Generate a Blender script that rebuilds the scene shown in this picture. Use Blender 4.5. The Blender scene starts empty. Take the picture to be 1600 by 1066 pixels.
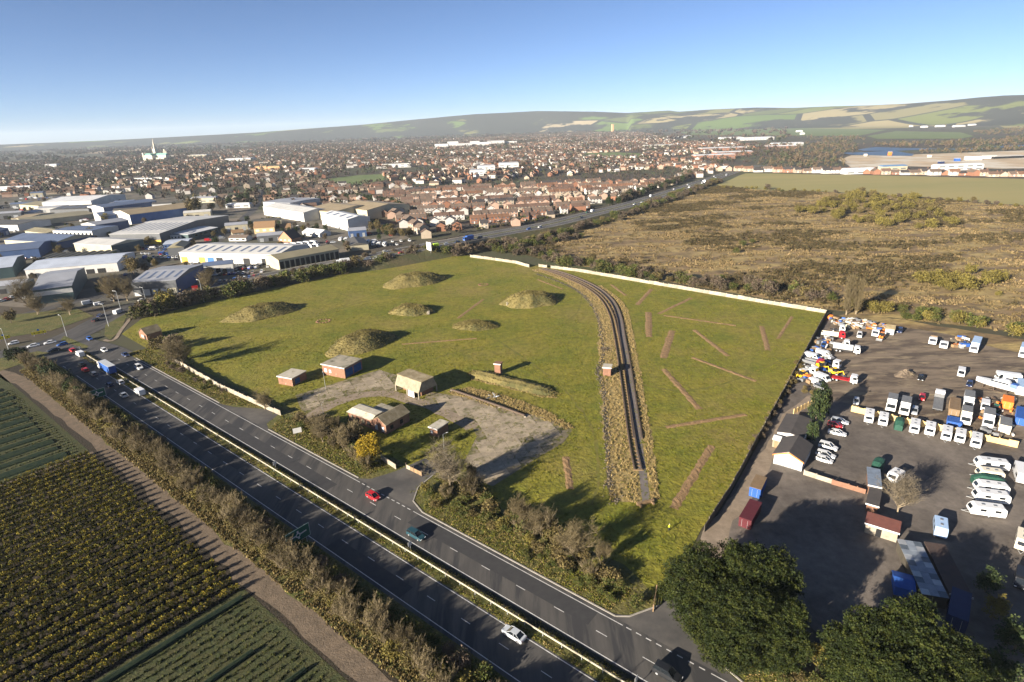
import bpy, math, random
import numpy as np
from mathutils import Vector, Matrix

random.seed(7)
RNG = np.random.default_rng(11)
scene = bpy.context.scene
COL = scene.collection
R = math.radians

# ------------------------------------------------------------------ camera
CAM_H = 84.0
FOC, ROLL, HORIZON = 905.0, 0.034, 197.0        # surveyed from the photograph (1600 px wide)
PITCH = math.atan((533 - HORIZON) * math.cos(ROLL) / FOC)
RT = np.array([1.0, 0, 0])
FW = np.array([0, math.cos(PITCH), -math.sin(PITCH)])
DN = np.array([0, -math.sin(PITCH), -math.cos(PITCH)])
CR, SR = math.cos(ROLL), math.sin(ROLL)
cam_d = bpy.data.cameras.new('camera')
cam_d.sensor_width = 36.0
cam_d.lens = FOC / 1600 * 36
cam_d.clip_start = 1.0
cam_d.clip_end = 60000
cam = bpy.data.objects.new('camera', cam_d)
COL.objects.link(cam)
CX = RT * CR + DN * SR
CU = RT * SR - DN * CR
_m = Matrix(((CX[0], CU[0], -FW[0], 0), (CX[1], CU[1], -FW[1], 0), (CX[2], CU[2], -FW[2], CAM_H), (0, 0, 0, 1)))
cam.matrix_world = _m
scene.camera = cam

# ------------------------------------------------------------------ sky, sun, exposure
SHADOW_AZ, SUN_EL = 50.0, 17.0                  # shadows run to azimuth 50 (from +Y towards +X)
world = bpy.data.worlds.new('World')
scene.world = world
world.use_nodes = True
wn = world.node_tree
for n in list(wn.nodes):
    wn.nodes.remove(n)
w_out = wn.nodes.new('ShaderNodeOutputWorld')
w_bg = wn.nodes.new('ShaderNodeBackground')
w_sky = wn.nodes.new('ShaderNodeTexSky')
w_sky.sky_type = 'NISHITA'
w_sky.sun_disc = False
w_sky.sun_elevation = R(SUN_EL)
w_sky.sun_rotation = R(SHADOW_AZ + 180)
w_sky.altitude = 0
w_sky.air_density = 0.42
w_sky.dust_density = 0.45
w_sky.ozone_density = 3.0
w_bg.inputs['Strength'].default_value = 0.05
wn.links.new(w_sky.outputs[0], w_bg.inputs['Color'])
wn.links.new(w_bg.outputs[0], w_out.inputs['Surface'])
sun_d = bpy.data.lights.new('sun', 'SUN')
sun_d.energy = 5.0
sun_d.angle = R(0.5)
sun_d.color = (1.0, 0.90, 0.76)
sun = bpy.data.objects.new('sun', sun_d)
COL.objects.link(sun)
_sd = Vector((math.sin(R(SHADOW_AZ)) * math.cos(R(SUN_EL)), math.cos(R(SHADOW_AZ)) * math.cos(R(SUN_EL)), -math.sin(R(SUN_EL))))
sun.rotation_euler = _sd.to_track_quat('-Z', 'Y').to_euler()
sun.location = (-200, -200, 300)
scene.view_settings.view_transform = 'Standard'
scene.view_settings.look = 'None'
scene.view_settings.exposure = 1.72
scene.view_settings.gamma = 1.0
scene.view_settings.use_curve_mapping = False
scene.cycles.max_bounces = 5
scene.cycles.diffuse_bounces = 2
scene.cycles.glossy_bounces = 2
scene.cycles.transmission_bounces = 2
scene.cycles.volume_bounces = 0
scene.cycles.transparent_max_bounces = 6
scene.cycles.use_denoising = True

# ------------------------------------------------------------------ survey helpers
def ray(u, v):
    x, y = u - 800.0, v - 533.0
    xr, yr = x * CR - y * SR, x * SR + y * CR
    return RT * xr + DN * yr + FW * FOC

def P(u, v, z=0.0):
    """ground plan position (x, y) of a surveyed point at height z"""
    d = ray(u, v)
    t = -(CAM_H - z) / d[2]
    return (d[0] * t, d[1] * t)

ROAD_AZ = R(-50.6)
DV = np.array([math.sin(ROAD_AZ), math.cos(ROAD_AZ)])
NV = np.array([DV[1], -DV[0]])
RP0 = np.array(P(800, 959, 0.7))

def S(s, t):
    p = RP0 + DV * s + NV * t
    return (p[0], p[1])

def head(u, v, du, dv):
    a, b = P(u, v), P(u + du, v + dv)
    return math.atan2(b[1] - a[1], b[0] - a[0])

def smooth_path(pts, step=8.0):
    pts = [np.array(p, float) for p in pts]
    out = []
    n = len(pts)
    for i in range(n - 1):
        p0 = pts[i - 1] if i > 0 else 2 * pts[0] - pts[1]
        p1, p2 = pts[i], pts[i + 1]
        p3 = pts[i + 2] if i + 2 < n else 2 * pts[-1] - pts[-2]
        k = max(2, int(np.linalg.norm(p2 - p1) / step))
        for j in range(k):
            t = j / k
            out.append(0.5 * ((2 * p1) + (-p0 + p2) * t + (2 * p0 - 5 * p1 + 4 * p2 - p3) * t * t + (-p0 + 3 * p1 - 3 * p2 + p3) * t ** 3))
    out.append(pts[-1])
    return out

def inside(p, poly):
    x, y = p[0], p[1]
    c = False
    j = len(poly) - 1
    for i in range(len(poly)):
        xi, yi, xj, yj = poly[i][0], poly[i][1], poly[j][0], poly[j][1]
        if (yi > y) != (yj > y) and x < (xj - xi) * (y - yi) / (yj - yi + 1e-12) + xi:
            c = not c
        j = i
    return c

def inside_np(X, Y, poly):
    c = np.zeros(len(X), bool)
    j = len(poly) - 1
    for i in range(len(poly)):
        xi, yi, xj, yj = poly[i][0], poly[i][1], poly[j][0], poly[j][1]
        c ^= ((yi > Y) != (yj > Y)) & (X < (xj - xi) * (Y - yi) / (yj - yi + 1e-12) + xi)
        j = i
    return c

# ------------------------------------------------------------------ materials
MATS = {}

def mat(name, c, c2=None, scale=1.0, detail=4.0, rough=0.85, c3=None, scale3=None, bump=0.0, bscale=None, rnd=0.0,
        metal=0.0, spec=0.3, lo=0.35, hi=0.65, stretch=None, lo3=0.45, hi3=0.6, emit=None, rot=0.0, fine=0.0, fscale=1.0, pos=False):
    if name in MATS:
        return MATS[name]
    m = bpy.data.materials.new(name)
    m.use_nodes = True
    nt = m.node_tree
    b = nt.nodes['Principled BSDF']
    b.inputs['Roughness'].default_value = rough
    b.inputs['Metallic'].default_value = metal
    b.inputs['Specular IOR Level'].default_value = spec
    L = nt.links.new
    def rgb(col):
        return (col[0], col[1], col[2], 1)
    tc = nt.nodes.new('ShaderNodeTexCoord')
    src = tc.outputs['Object']
    if pos:
        src = nt.nodes.new('ShaderNodeNewGeometry').outputs['Position']
    plain = src
    if stretch or rot:
        mp = nt.nodes.new('ShaderNodeMapping')
        mp.inputs['Scale'].default_value = stretch or (1, 1, 1)
        mp.inputs['Rotation'].default_value = (0, 0, rot)
        L(src, mp.inputs['Vector'])
        src = mp.outputs['Vector']
    def noise(s, d):
        n = nt.nodes.new('ShaderNodeTexNoise')
        n.inputs['Scale'].default_value = s
        n.inputs['Detail'].default_value = d
        n.inputs['Roughness'].default_value = 0.65
        L(src, n.inputs['Vector'])
        return n.outputs['Fac']
    def ramp(fac, a, bb):
        r = nt.nodes.new('ShaderNodeMapRange')
        r.inputs['From Min'].default_value = a
        r.inputs['From Max'].default_value = bb
        L(fac, r.inputs['Value'])
        return r.outputs['Result']
    def mix(fac, A, B, mode='MIX'):
        x = nt.nodes.new('ShaderNodeMix')
        x.data_type = 'RGBA'
        x.blend_type = mode
        if isinstance(fac, float):
            x.inputs[0].default_value = fac
        else:
            L(fac, x.inputs[0])
        for val, idx in ((A, 6), (B, 7)):
            if isinstance(val, tuple):
                x.inputs[idx].default_value = val
            else:
                L(val, x.inputs[idx])
        return x.outputs[2]
    col = rgb(c)
    if c2:
        col = mix(ramp(noise(scale, detail), lo, hi), col, rgb(c2))
    if c3:
        col = mix(ramp(noise(scale3 or scale * 0.2, 5.0), lo3, hi3), col, rgb(c3))
    if fine:
        fn = nt.nodes.new('ShaderNodeTexNoise')
        fn.inputs['Scale'].default_value = fscale
        fn.inputs['Detail'].default_value = 6.0
        fn.inputs['Roughness'].default_value = 0.75
        L(plain, fn.inputs['Vector'])
        fr = nt.nodes.new('ShaderNodeMapRange')
        fr.inputs['From Min'].default_value = 0.3
        fr.inputs['From Max'].default_value = 0.7
        fr.inputs['To Min'].default_value = 1 - fine
        fr.inputs['To Max'].default_value = 1 + fine
        L(fn.outputs['Fac'], fr.inputs['Value'])
        hv = nt.nodes.new('ShaderNodeHueSaturation')
        L(fr.outputs['Result'], hv.inputs['Value'])
        if isinstance(col, tuple):
            hv.inputs['Color'].default_value = col
        else:
            L(col, hv.inputs['Color'])
        col = hv.outputs['Color']
    if rnd:
        oi = nt.nodes.new('ShaderNodeObjectInfo')
        hs = nt.nodes.new('ShaderNodeHueSaturation')
        rr = nt.nodes.new('ShaderNodeMapRange')
        rr.inputs['To Min'].default_value = 1 - rnd
        rr.inputs['To Max'].default_value = 1 + rnd
        L(oi.outputs['Random'], rr.inputs['Value'])
        L(rr.outputs['Result'], hs.inputs['Value'])
        if isinstance(col, tuple):
            hs.inputs['Color'].default_value = col
        else:
            L(col, hs.inputs['Color'])
        col = hs.outputs['Color']
    if isinstance(col, tuple):
        b.inputs['Base Color'].default_value = col
    else:
        L(col, b.inputs['Base Color'])
    if bump:
        bp = nt.nodes.new('ShaderNodeBump')
        bp.inputs['Strength'].default_value = 1.0
        bp.inputs['Distance'].default_value = bump
        L(noise(bscale or scale * 3, 3.0), bp.inputs['Height'])
        L(bp.outputs['Normal'], b.inputs['Normal'])
    MATS[name] = m
    return m

# ------------------------------------------------------------------ mesh helpers
def link(o, parent=None):
    COL.objects.link(o)
    if parent is not None:
        o.parent = parent
    return o

def np_mesh(name, V, F, mats, MI=None, smooth=False):
    """V (n,3), F list/array of equal-length faces or ragged list"""
    me = bpy.data.meshes.new(name)
    V = np.asarray(V, np.float32)
    me.vertices.add(len(V))
    me.vertices.foreach_set('co', V.ravel())
    if isinstance(F, np.ndarray):
        k = F.shape[1]
        n = F.shape[0]
        loops = F.ravel().astype(np.int32)
        starts = np.arange(0, n * k, k, dtype=np.int32)
        tot = np.full(n, k, np.int32)
    else:
        n = len(F)
        tot = np.array([len(f) for f in F], np.int32)
        starts = np.concatenate(([0], np.cumsum(tot)[:-1])).astype(np.int32)
        loops = np.array([i for f in F for i in f], np.int32)
    me.loops.add(len(loops))
    me.polygons.add(n)
    me.loops.foreach_set('vertex_index', loops)
    me.polygons.foreach_set('loop_start', starts)
    me.polygons.foreach_set('loop_total', tot)
    if MI is not None:
        me.polygons.foreach_set('material_index', np.asarray(MI, np.int32))
    me.polygons.foreach_set('use_smooth', np.full(n, bool(smooth)))
    for mm in (mats if isinstance(mats, (list, tuple)) else [mats]):
        me.materials.append(mm)
    me.update(calc_edges=True)
    me.validate()
    return me

class MB:
    def __init__(s):
        s.v, s.f, s.m = [], [], []
    def add(s, vs, fs, m=0):
        o = len(s.v)
        s.v += [tuple(p) for p in vs]
        s.f += [tuple(i + o for i in f) for f in fs]
        s.m += [m] * len(fs)
        return s
    def box(s, x0, x1, y0, y1, z0, z1, m=0, bottom=True):
        f = [(4, 5, 6, 7), (0, 1, 5, 4), (1, 2, 6, 5), (2, 3, 7, 6), (3, 0, 4, 7)]
        if bottom:
            f.append((3, 2, 1, 0))
        return s.add([(x0, y0, z0), (x1, y0, z0), (x1, y1, z0), (x0, y1, z0), (x0, y0, z1), (x1, y0, z1), (x1, y1, z1), (x0, y1, z1)], f, m)
    def frustum(s, x0, x1, y0, y1, z0, X0, X1, Y0, Y1, z1, m=0):
        return s.add([(x0, y0, z0), (x1, y0, z0), (x1, y1, z0), (x0, y1, z0), (X0, Y0, z1), (X1, Y0, z1), (X1, Y1, z1), (X0, Y1, z1)],
                     [(3, 2, 1, 0), (4, 5, 6, 7), (0, 1, 5, 4), (1, 2, 6, 5), (2, 3, 7, 6), (3, 0, 4, 7)], m)
    def cyl(s, a, b, r, n=8, m=0, r2=None):
        a, b = Vector(a), Vector(b)
        d = (b - a).normalized()
        q = d.orthogonal().normalized()
        w = d.cross(q)
        r2 = r if r2 is None else r2
        vs = []
        for c, rr in ((a, r), (b, r2)):
            for i in range(n):
                t = 2 * math.pi * i / n
                vs.append(c + q * (rr * math.cos(t)) + w * (rr * math.sin(t)))
        fs = [(i, (i + 1) % n, n + (i + 1) % n, n + i) for i in range(n)]
        fs += [tuple(range(n))[::-1], tuple(range(n, 2 * n))]
        return s.add(vs, fs, m)
    def prism(s, poly, y0, y1, m=0):
        """x-z outline extruded along y"""
        n = len(poly)
        vs = [(x, y0, z) for x, z in poly] + [(x, y1, z) for x, z in poly]
        fs = [(i, (i + 1) % n, n + (i + 1) % n, n + i) for i in range(n)]
        fs += [tuple(range(n))[::-1], tuple(range(n, 2 * n))]
        return s.add(vs, fs, m)
    def slab(s, poly, z0, z1, m=0):
        n = len(poly)
        vs = [(x, y, z0) for x, y in poly] + [(x, y, z1) for x, y in poly]
        fs = [(i, (i + 1) % n, n + (i + 1) % n, n + i) for i in range(n)]
        fs += [tuple(range(n))[::-1], tuple(range(n, 2 * n))]
        return s.add(vs, fs, m)
    def loft(s, secs, m=0, cap=True):
        n = len(secs[0])
        vs = [p for sec in secs for p in sec]
        fs = []
        for k in range(len(secs) - 1):
            for i in range(n):
                j = (i + 1) % n
                fs.append((k * n + i, k * n + j, (k + 1) * n + j, (k + 1) * n + i))
        if cap:
            fs += [tuple(range(n))[::-1], tuple(range((len(secs) - 1) * n, len(secs) * n))]
        return s.add(vs, fs, m)
    def mesh(s, name, mats, smooth=False):
        return np_mesh(name, s.v, s.f, mats, s.m, smooth)
    def obj(s, name, mats, parent=None, smooth=False):
        return link(bpy.data.objects.new(name, s.mesh(name, mats, smooth)), parent)

def tag(o, label=None, cat=None, group=None, kind=None):
    if label:
        o['label'] = label
    if cat:
        o['category'] = cat
    if group:
        o['group'] = group
    if kind:
        o['kind'] = kind
    return o

def empty(name, x, y, z=0.0, rz=0.0, label=None, cat=None, group=None):
    o = bpy.data.objects.new(name, None)
    o.location = (x, y, z)
    o.rotation_euler = (0, 0, rz)
    o.empty_display_size = 0.5
    COL.objects.link(o)
    return tag(o, label, cat, group)

def place(name, me, x, y, z=0.0, rz=0.0, sc=1.0, label=None, cat=None, group=None, parent=None):
    o = bpy.data.objects.new(name, me)
    o.location = (x, y, z)
    o.rotation_euler = (0, 0, rz)
    o.scale = (sc, sc, sc) if not isinstance(sc, (tuple, list)) else sc
    link(o, parent)
    return tag(o, label, cat, group)

def stamp(proto, name, x, y, z, rz, sc, label, cat, group=None):
    """proto: list of (part name, mesh, offset, children) under a fresh Empty"""
    e = empty(name, x, y, z, rz, label, cat, group)
    e.scale = (sc, sc, sc)
    for pn, me, off, kids in proto:
        o = bpy.data.objects.new(pn, me)
        o.location = off
        link(o, e)
        for kn, km, koff in kids:
            k = bpy.data.objects.new(kn, km)
            k.location = koff
            link(k, o)
    return e

def densify(pts, step, jit, rng=RNG):
    out = []
    n = len(pts)
    for i in range(n):
        a, b = np.array(pts[i][:2], float), np.array(pts[(i + 1) % n][:2], float)
        d = np.linalg.norm(b - a)
        k = max(1, int(d / step))
        nn = np.array([-(b - a)[1], (b - a)[0]]) / (d + 1e-9)
        for j in range(k):
            q = a + (b - a) * j / k
            if j:
                q = q + nn * rng.normal(0, jit) + (b - a) / d * rng.normal(0, jit * 0.3)
            out.append((q[0], q[1]))
    return out

def sheet(name, pts, z, m, jit=0.0, step=6.0, parent=None):
    pts = densify(pts, step, jit) if jit else [p[:2] for p in pts]
    me = np_mesh(name, [(p[0], p[1], z) for p in pts], [tuple(range(len(pts)))], m)
    if me.polygons[0].normal.z < 0:
        me.flip_normals()
    o = link(bpy.data.objects.new(name, me), parent)
    if parent is None:
        tag(o, kind='structure')
    return o

def ribbon_mesh(name, path, w, z, m, jit=0.0, off=0.0):
    """flat strip along path (2-d or 3-d points); z added to the path's own height"""
    V, F = [], []
    n = len(path)
    for i, p in enumerate(path):
        a, b = np.array(path[max(0, i - 1)][:2]), np.array(path[min(n - 1, i + 1)][:2])
        d = (b - a) / (np.linalg.norm(b - a) + 1e-9)
        nn = np.array([d[1], -d[0]])
        zz = z + (p[2] if len(p) > 2 else 0)
        wl = w / 2 + (RNG.normal(0, jit) if jit else 0)
        wr = w / 2 + (RNG.normal(0, jit) if jit else 0)
        q = np.array(p[:2]) + nn * off
        V += [(*(q - nn * wl), zz), (*(q + nn * wr), zz)]
        if i:
            F.append((2 * i - 2, 2 * i - 1, 2 * i + 1, 2 * i))
    return np_mesh(name, V, F, m)

def ribbon(name, path, w, z, m, jit=0.0, off=0.0, parent=None):
    o = link(bpy.data.objects.new(name, ribbon_mesh(name, path, w, z, m, jit, off)), parent)
    if parent is None:
        tag(o, kind='structure')
    return o

def ordinal(n):
    one = ['', 'first', 'second', 'third', 'fourth', 'fifth', 'sixth', 'seventh', 'eighth', 'ninth', 'tenth', 'eleventh', 'twelfth', 'thirteenth', 'fourteenth', 'fifteenth', 'sixteenth', 'seventeenth', 'eighteenth', 'nineteenth']
    tens = ['', '', 'twent', 'thirt', 'fort', 'fift', 'sixt', 'sevent', 'eight', 'ninet']
    if n < 20:
        return one[n]
    if n < 100:
        return tens[n // 10] + ('ieth' if n % 10 == 0 else 'y-' + one[n % 10])
    h = ('one', 'two', 'three')[n // 100 - 1] + '-hundred'
    return h + ('th' if n % 100 == 0 else '-and-' + ordinal(n % 100))
ORD = [ordinal(i + 1) for i in range(399)]

# ------------------------------------------------------------------ foliage variants (V, F tris, MI)
def leaf_tris(pts, size, rng, flat=0.0):
    n = len(pts)
    a = rng.normal(size=(n, 3))
    a /= np.linalg.norm(a, axis=1)[:, None]
    b = rng.normal(size=(n, 3))
    b -= a * (a * b).sum(1)[:, None]
    b /= np.linalg.norm(b, axis=1)[:, None]
    s = size * rng.uniform(0.6, 1.4, (n, 1))
    V = np.empty((n * 3, 3))
    V[0::3] = pts + a * s
    V[1::3] = pts - a * s * 0.5 + b * s * 0.8
    V[2::3] = pts - a * s * 0.5 - b * s * 0.8
    F = np.arange(n * 3).reshape(-1, 3)
    return V, F

def crown(rng, lobes, nclump, clr, per, leaf, nm=3, skin=0.75):
    """leaf clumps through several ellipsoid lobes (cx,cy,cz,rx,ry,rz)"""
    Vs, Fs, Ms = [], [], []
    vol = np.array([l[3] * l[4] * l[5] for l in lobes]) ** 0.7
    cnt = np.maximum(1, (nclump * vol / vol.sum()).astype(int))
    o = 0
    for l, c in zip(lobes, cnt):
        d = rng.normal(size=(c, 3))
        d /= np.linalg.norm(d, axis=1)[:, None]
        r = np.where(rng.random(c) < skin, rng.uniform(0.8, 1.08, c), rng.uniform(0.2, 0.8, c))
        cen = np.array(l[:3]) + d * r[:, None] * np.array(l[3:])
        cen = cen[cen[:, 2] > 0.15 * leaf]
        for q in cen:
            pts = q + rng.normal(size=(per, 3)) * clr * np.array([1, 1, 0.7]) * 0.55
            pts[:, 2] = np.maximum(pts[:, 2], 0.05)
            V, F = leaf_tris(pts, leaf, rng)
            Vs.append(V)
            Fs.append(F + o)
            o += len(V)
            Ms.append(np.full(len(F), rng.integers(0, nm)))
    return np.concatenate(Vs), np.concatenate(Fs), np.concatenate(Ms)

def seg_tris(segs, sides=3):
    segs = np.array(segs)
    a, b, r0, r1 = segs[:, 0:3], segs[:, 3:6], segs[:, 6], segs[:, 7]
    d = b - a
    d /= (np.linalg.norm(d, axis=1)[:, None] + 1e-9)
    ref = np.where(np.abs(d[:, 2:3]) < 0.9, np.array([[0, 0, 1.0]]), np.array([[1.0, 0, 0]]))
    q = np.cross(d, ref)
    q /= np.linalg.norm(q, axis=1)[:, None]
    w = np.cross(d, q)
    n = len(segs)
    V = np.empty((n, 2 * sides, 3))
    for i in range(sides):
        t = 2 * math.pi * i / sides
        off = q * math.cos(t) + w * math.sin(t)
        V[:, i] = a + off * r0[:, None]
        V[:, sides + i] = b + off * r1[:, None]
    f = []
    for i in range(sides):
        j = (i + 1) % sides
        f += [(i, j, sides + j), (i, sides + j, sides + i)]
    F = (np.arange(n)[:, None, None] * 2 * sides + np.array(f)[None]).reshape(-1, 3)
    return V.reshape(-1, 3), F

def bare_segs(rng, h, spread, trunk=0.22, n1=9, n2=6, n3=6, n4=0, up=0.55, multi=1):
    segs, tw = [], []
    def grow(p, d, ln, r, lev):
        k = (4, 3, 2, 2, 1)[min(lev, 4)]
        pts = [p]
        for i in range(k):
            d = d + rng.normal(size=3) * 0.13 + np.array([0, 0, 0.06])
            d /= np.linalg.norm(d)
            q = p + d * ln / k
            rr = r * (1 - 0.75 * (i + 1) / k)
            (segs if lev < 3 else tw).append([*p, *q, r * (1 - 0.75 * i / k), rr])
            p = q
            pts.append(p)
        cn = (n1, n2, n3, n4, 0)[min(lev, 4)]
        for c in range(cn):
            t = rng.uniform(0.25 if lev == 0 else 0.2, 1.0)
            ix = t * (len(pts) - 1)
            i0 = min(int(ix), len(pts) - 2)
            base = pts[i0] + (pts[i0 + 1] - pts[i0]) * (ix - i0)
            az = rng.uniform(0, 2 * math.pi)
            side = np.array([math.cos(az), math.sin(az), 0])
            nd = side * (1 - up) * 1.1 + d * 0.55 + np.array([0, 0, up * 0.6])
            nd /= np.linalg.norm(nd)
            grow(base, nd, ln * rng.uniform(0.42, 0.68) * (spread if lev == 0 else 1), r * 0.5 * (1.1 - 0.5 * t), lev + 1)
    for m in range(multi):
        d = np.array([rng.normal(0, 0.25 if multi > 1 else 0.05), rng.normal(0, 0.25 if multi > 1 else 0.05), 1.0])
        grow(np.array([rng.normal(0, .3), rng.normal(0, .3), -0.1]) if multi > 1 else np.array([0, 0, -0.1]), d / np.linalg.norm(d), h * 0.62, trunk, 0)
    return segs, tw

def bare_tree_mesh(name, rng, h, spread, mt, mtw, **k):
    s, t = bare_segs(rng, h, spread, **k)
    V1, F1 = seg_tris(s, 4)
    V2, F2 = seg_tris([x[:6] + [max(x[6], 0.016), max(x[7], 0.012)] for x in t], 3)
    return np_mesh(name + '_trunk', V1, F1, mt), np_mesh(name + '_crown', V2, F2, mtw)

def join_variants(variants, idx, pos, sc, rot, zsc=None):
    """numpy-join of copies of (V,F,MI) variants"""
    Vs, Fs, Ms = [], [], []
    o = 0
    for k, (V, F, M) in enumerate(variants):
        sel = np.where(idx == k)[0]
        if not len(sel):
            continue
        c, s_ = np.cos(rot[sel]), np.sin(rot[sel])
        X = (V[None, :, 0] * c[:, None] - V[None, :, 1] * s_[:, None]) * sc[sel, None] + pos[sel, 0:1]
        Y = (V[None, :, 0] * s_[:, None] + V[None, :, 1] * c[:, None]) * sc[sel, None] + pos[sel, 1:2]
        zs = sc[sel] if zsc is None else zsc[sel]
        Z = V[None, :, 2] * zs[:, None] + pos[sel, 2:3]
        VV = np.stack([X, Y, Z], -1).reshape(-1, 3)
        FF = (F[None] + (np.arange(len(sel)) * len(V))[:, None, None]).reshape(-1, F.shape[1]) + o
        Vs.append(VV)
        Fs.append(FF)
        Ms.append(np.tile(M, len(sel)))
        o += len(VV)
    return np.concatenate(Vs), np.concatenate(Fs), np.concatenate(Ms)

# ================================================================== SETTING
M_land = mat('land', (0.052, 0.044, 0.028), (0.072, 0.054, 0.038), 0.012, 10, c3=(0.058, 0.064, 0.026), scale3=0.004)
M_meadow = mat('meadow', (0.108, 0.118, 0.009), (0.178, 0.152, 0.018), 0.06, 12, c3=(0.19, 0.145, 0.036), scale3=0.022, lo3=0.5, hi3=0.72,
               bump=0.35, bscale=0.9, lo=0.36, hi=0.64, fine=.42, fscale=.38)
M_verge = mat('verge', (0.066, 0.078, 0.016), (0.12, 0.10, 0.032), 0.15, 8, bump=0.3, bscale=1.5, fine=.4, fscale=.7)
M_asph = mat('asphalt', (0.056, 0.053, 0.049), (0.088, 0.081, 0.072), 0.5, 9, rough=0.7, c3=(0.040, 0.039, 0.039), scale3=0.22, lo3=.5, hi3=.58, bump=0.01, bscale=20,
             stretch=(1, 0.12, 1), rot=ROAD_AZ)
M_asph2 = mat('asphalt_worn', (0.085, 0.079, 0.072), (0.11, 0.10, 0.088), 0.3, 6, rough=0.8, c3=(0.06, 0.057, 0.054), scale3=0.07)
M_paint = mat('road_paint', (0.62, 0.61, 0.58), (0.4, 0.39, 0.37), 1.5, 5, rough=0.6)
M_conc = mat('concrete', (0.33, 0.27, 0.19), (0.22, 0.18, 0.125), 0.18, 10, c3=(0.12, 0.11, 0.05), scale3=0.3, lo3=.54, hi3=.66, rnd=0.06, fine=.3, fscale=.5, pos=True)
M_concpale = mat('concrete_pale', (0.36, 0.315, 0.245), (0.235, 0.205, 0.155), 0.8, 8, rnd=0.2)
M_kerb = mat('kerb_stone', (0.33, 0.30, 0.26), (0.24, 0.22, 0.19), 1.0, 4)
M_heath = mat('heath', (0.205, 0.140, 0.068), (0.092, 0.064, 0.033), 0.085, 12, c3=(0.29, 0.215, 0.085), scale3=0.06, stretch=(0.55, 1.3, 1), bump=0.5, bscale=0.5, lo=.40, hi=.60, fine=.4, fscale=.22)
M_tan = mat('dry_grass_bed', (0.30, 0.222, 0.09), (0.215, 0.16, 0.058), 0.5, 8, bump=0.3, bscale=2.0, fine=.35, fscale=.6)
M_soil = mat('turned_soil', (0.26, 0.158, 0.076), (0.17, 0.11, 0.05), 0.7, 8, bump=0.25, bscale=2.5)
M_crop = mat('nursery_soil', (0.038, 0.027, 0.018), (0.026, 0.022, 0.012), 0.6, 8, bump=0.2, bscale=2.0)
M_cropgreen = mat('nursery_sward', (0.036, 0.046, 0.014), (0.056, 0.052, 0.018), 0.5, 8, bump=0.2, bscale=2.0)
M_track = mat('farm_track', (0.155, 0.115, 0.078), (0.105, 0.080, 0.055), 0.35, 8, bump=0.1, bscale=2.5, fine=.25, fscale=.8)
M_yard = mat('yard_dirt', (0.185, 0.142, 0.098), (0.080, 0.060, 0.044), 0.11, 12, c3=(0.255, 0.20, 0.125), scale3=0.16, lo3=0.54, hi3=0.66,
             lo=.42, hi=.58, stretch=(0.6, 2.0, 1), bump=0.1, bscale=1.5)
M_yard2 = mat('yard_hardcore', (0.115, 0.097, 0.081), (0.082, 0.069, 0.058), 0.25, 12, c3=(0.145, 0.122, 0.10), scale3=0.05, bump=0.05, bscale=3, fine=.25, fscale=.45)
M_path = mat('lane_surface', (0.25, 0.195, 0.14), (0.19, 0.148, 0.105), 0.3, 9, fine=.22, fscale=.5)
M_fieldpale = mat('pasture_pale', (0.27, 0.225, 0.085), (0.22, 0.20, 0.07), 0.012, 6, stretch=(0.3, 1, 1))
M_green = mat('pasture_green', (0.095, 0.135, 0.042), (0.125, 0.15, 0.052), 0.008, 5)
M_tanfield = mat('stubble', (0.34, 0.25, 0.16), (0.27, 0.215, 0.125), 0.006, 5)
M_gravel = mat('gravel_pit', (0.46, 0.345, 0.215), (0.32, 0.25, 0.165), 0.02, 7, c3=(0.5, 0.45, 0.36), scale3=0.012)
M_water = mat('lake_water', (0.035, 0.055, 0.075), rough=0.35, spec=0.3)
M_estate = mat('estate_ground', (0.085, 0.076, 0.066), (0.060, 0.062, 0.035), 0.03, 9, c3=(0.15, 0.125, 0.095), scale3=0.02)

# ground: one sheet to the horizon
sheet('ground', [(-17000, -900), (17000, -900), (17000, 17000), (-17000, 17000)], -0.06, M_land)

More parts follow.
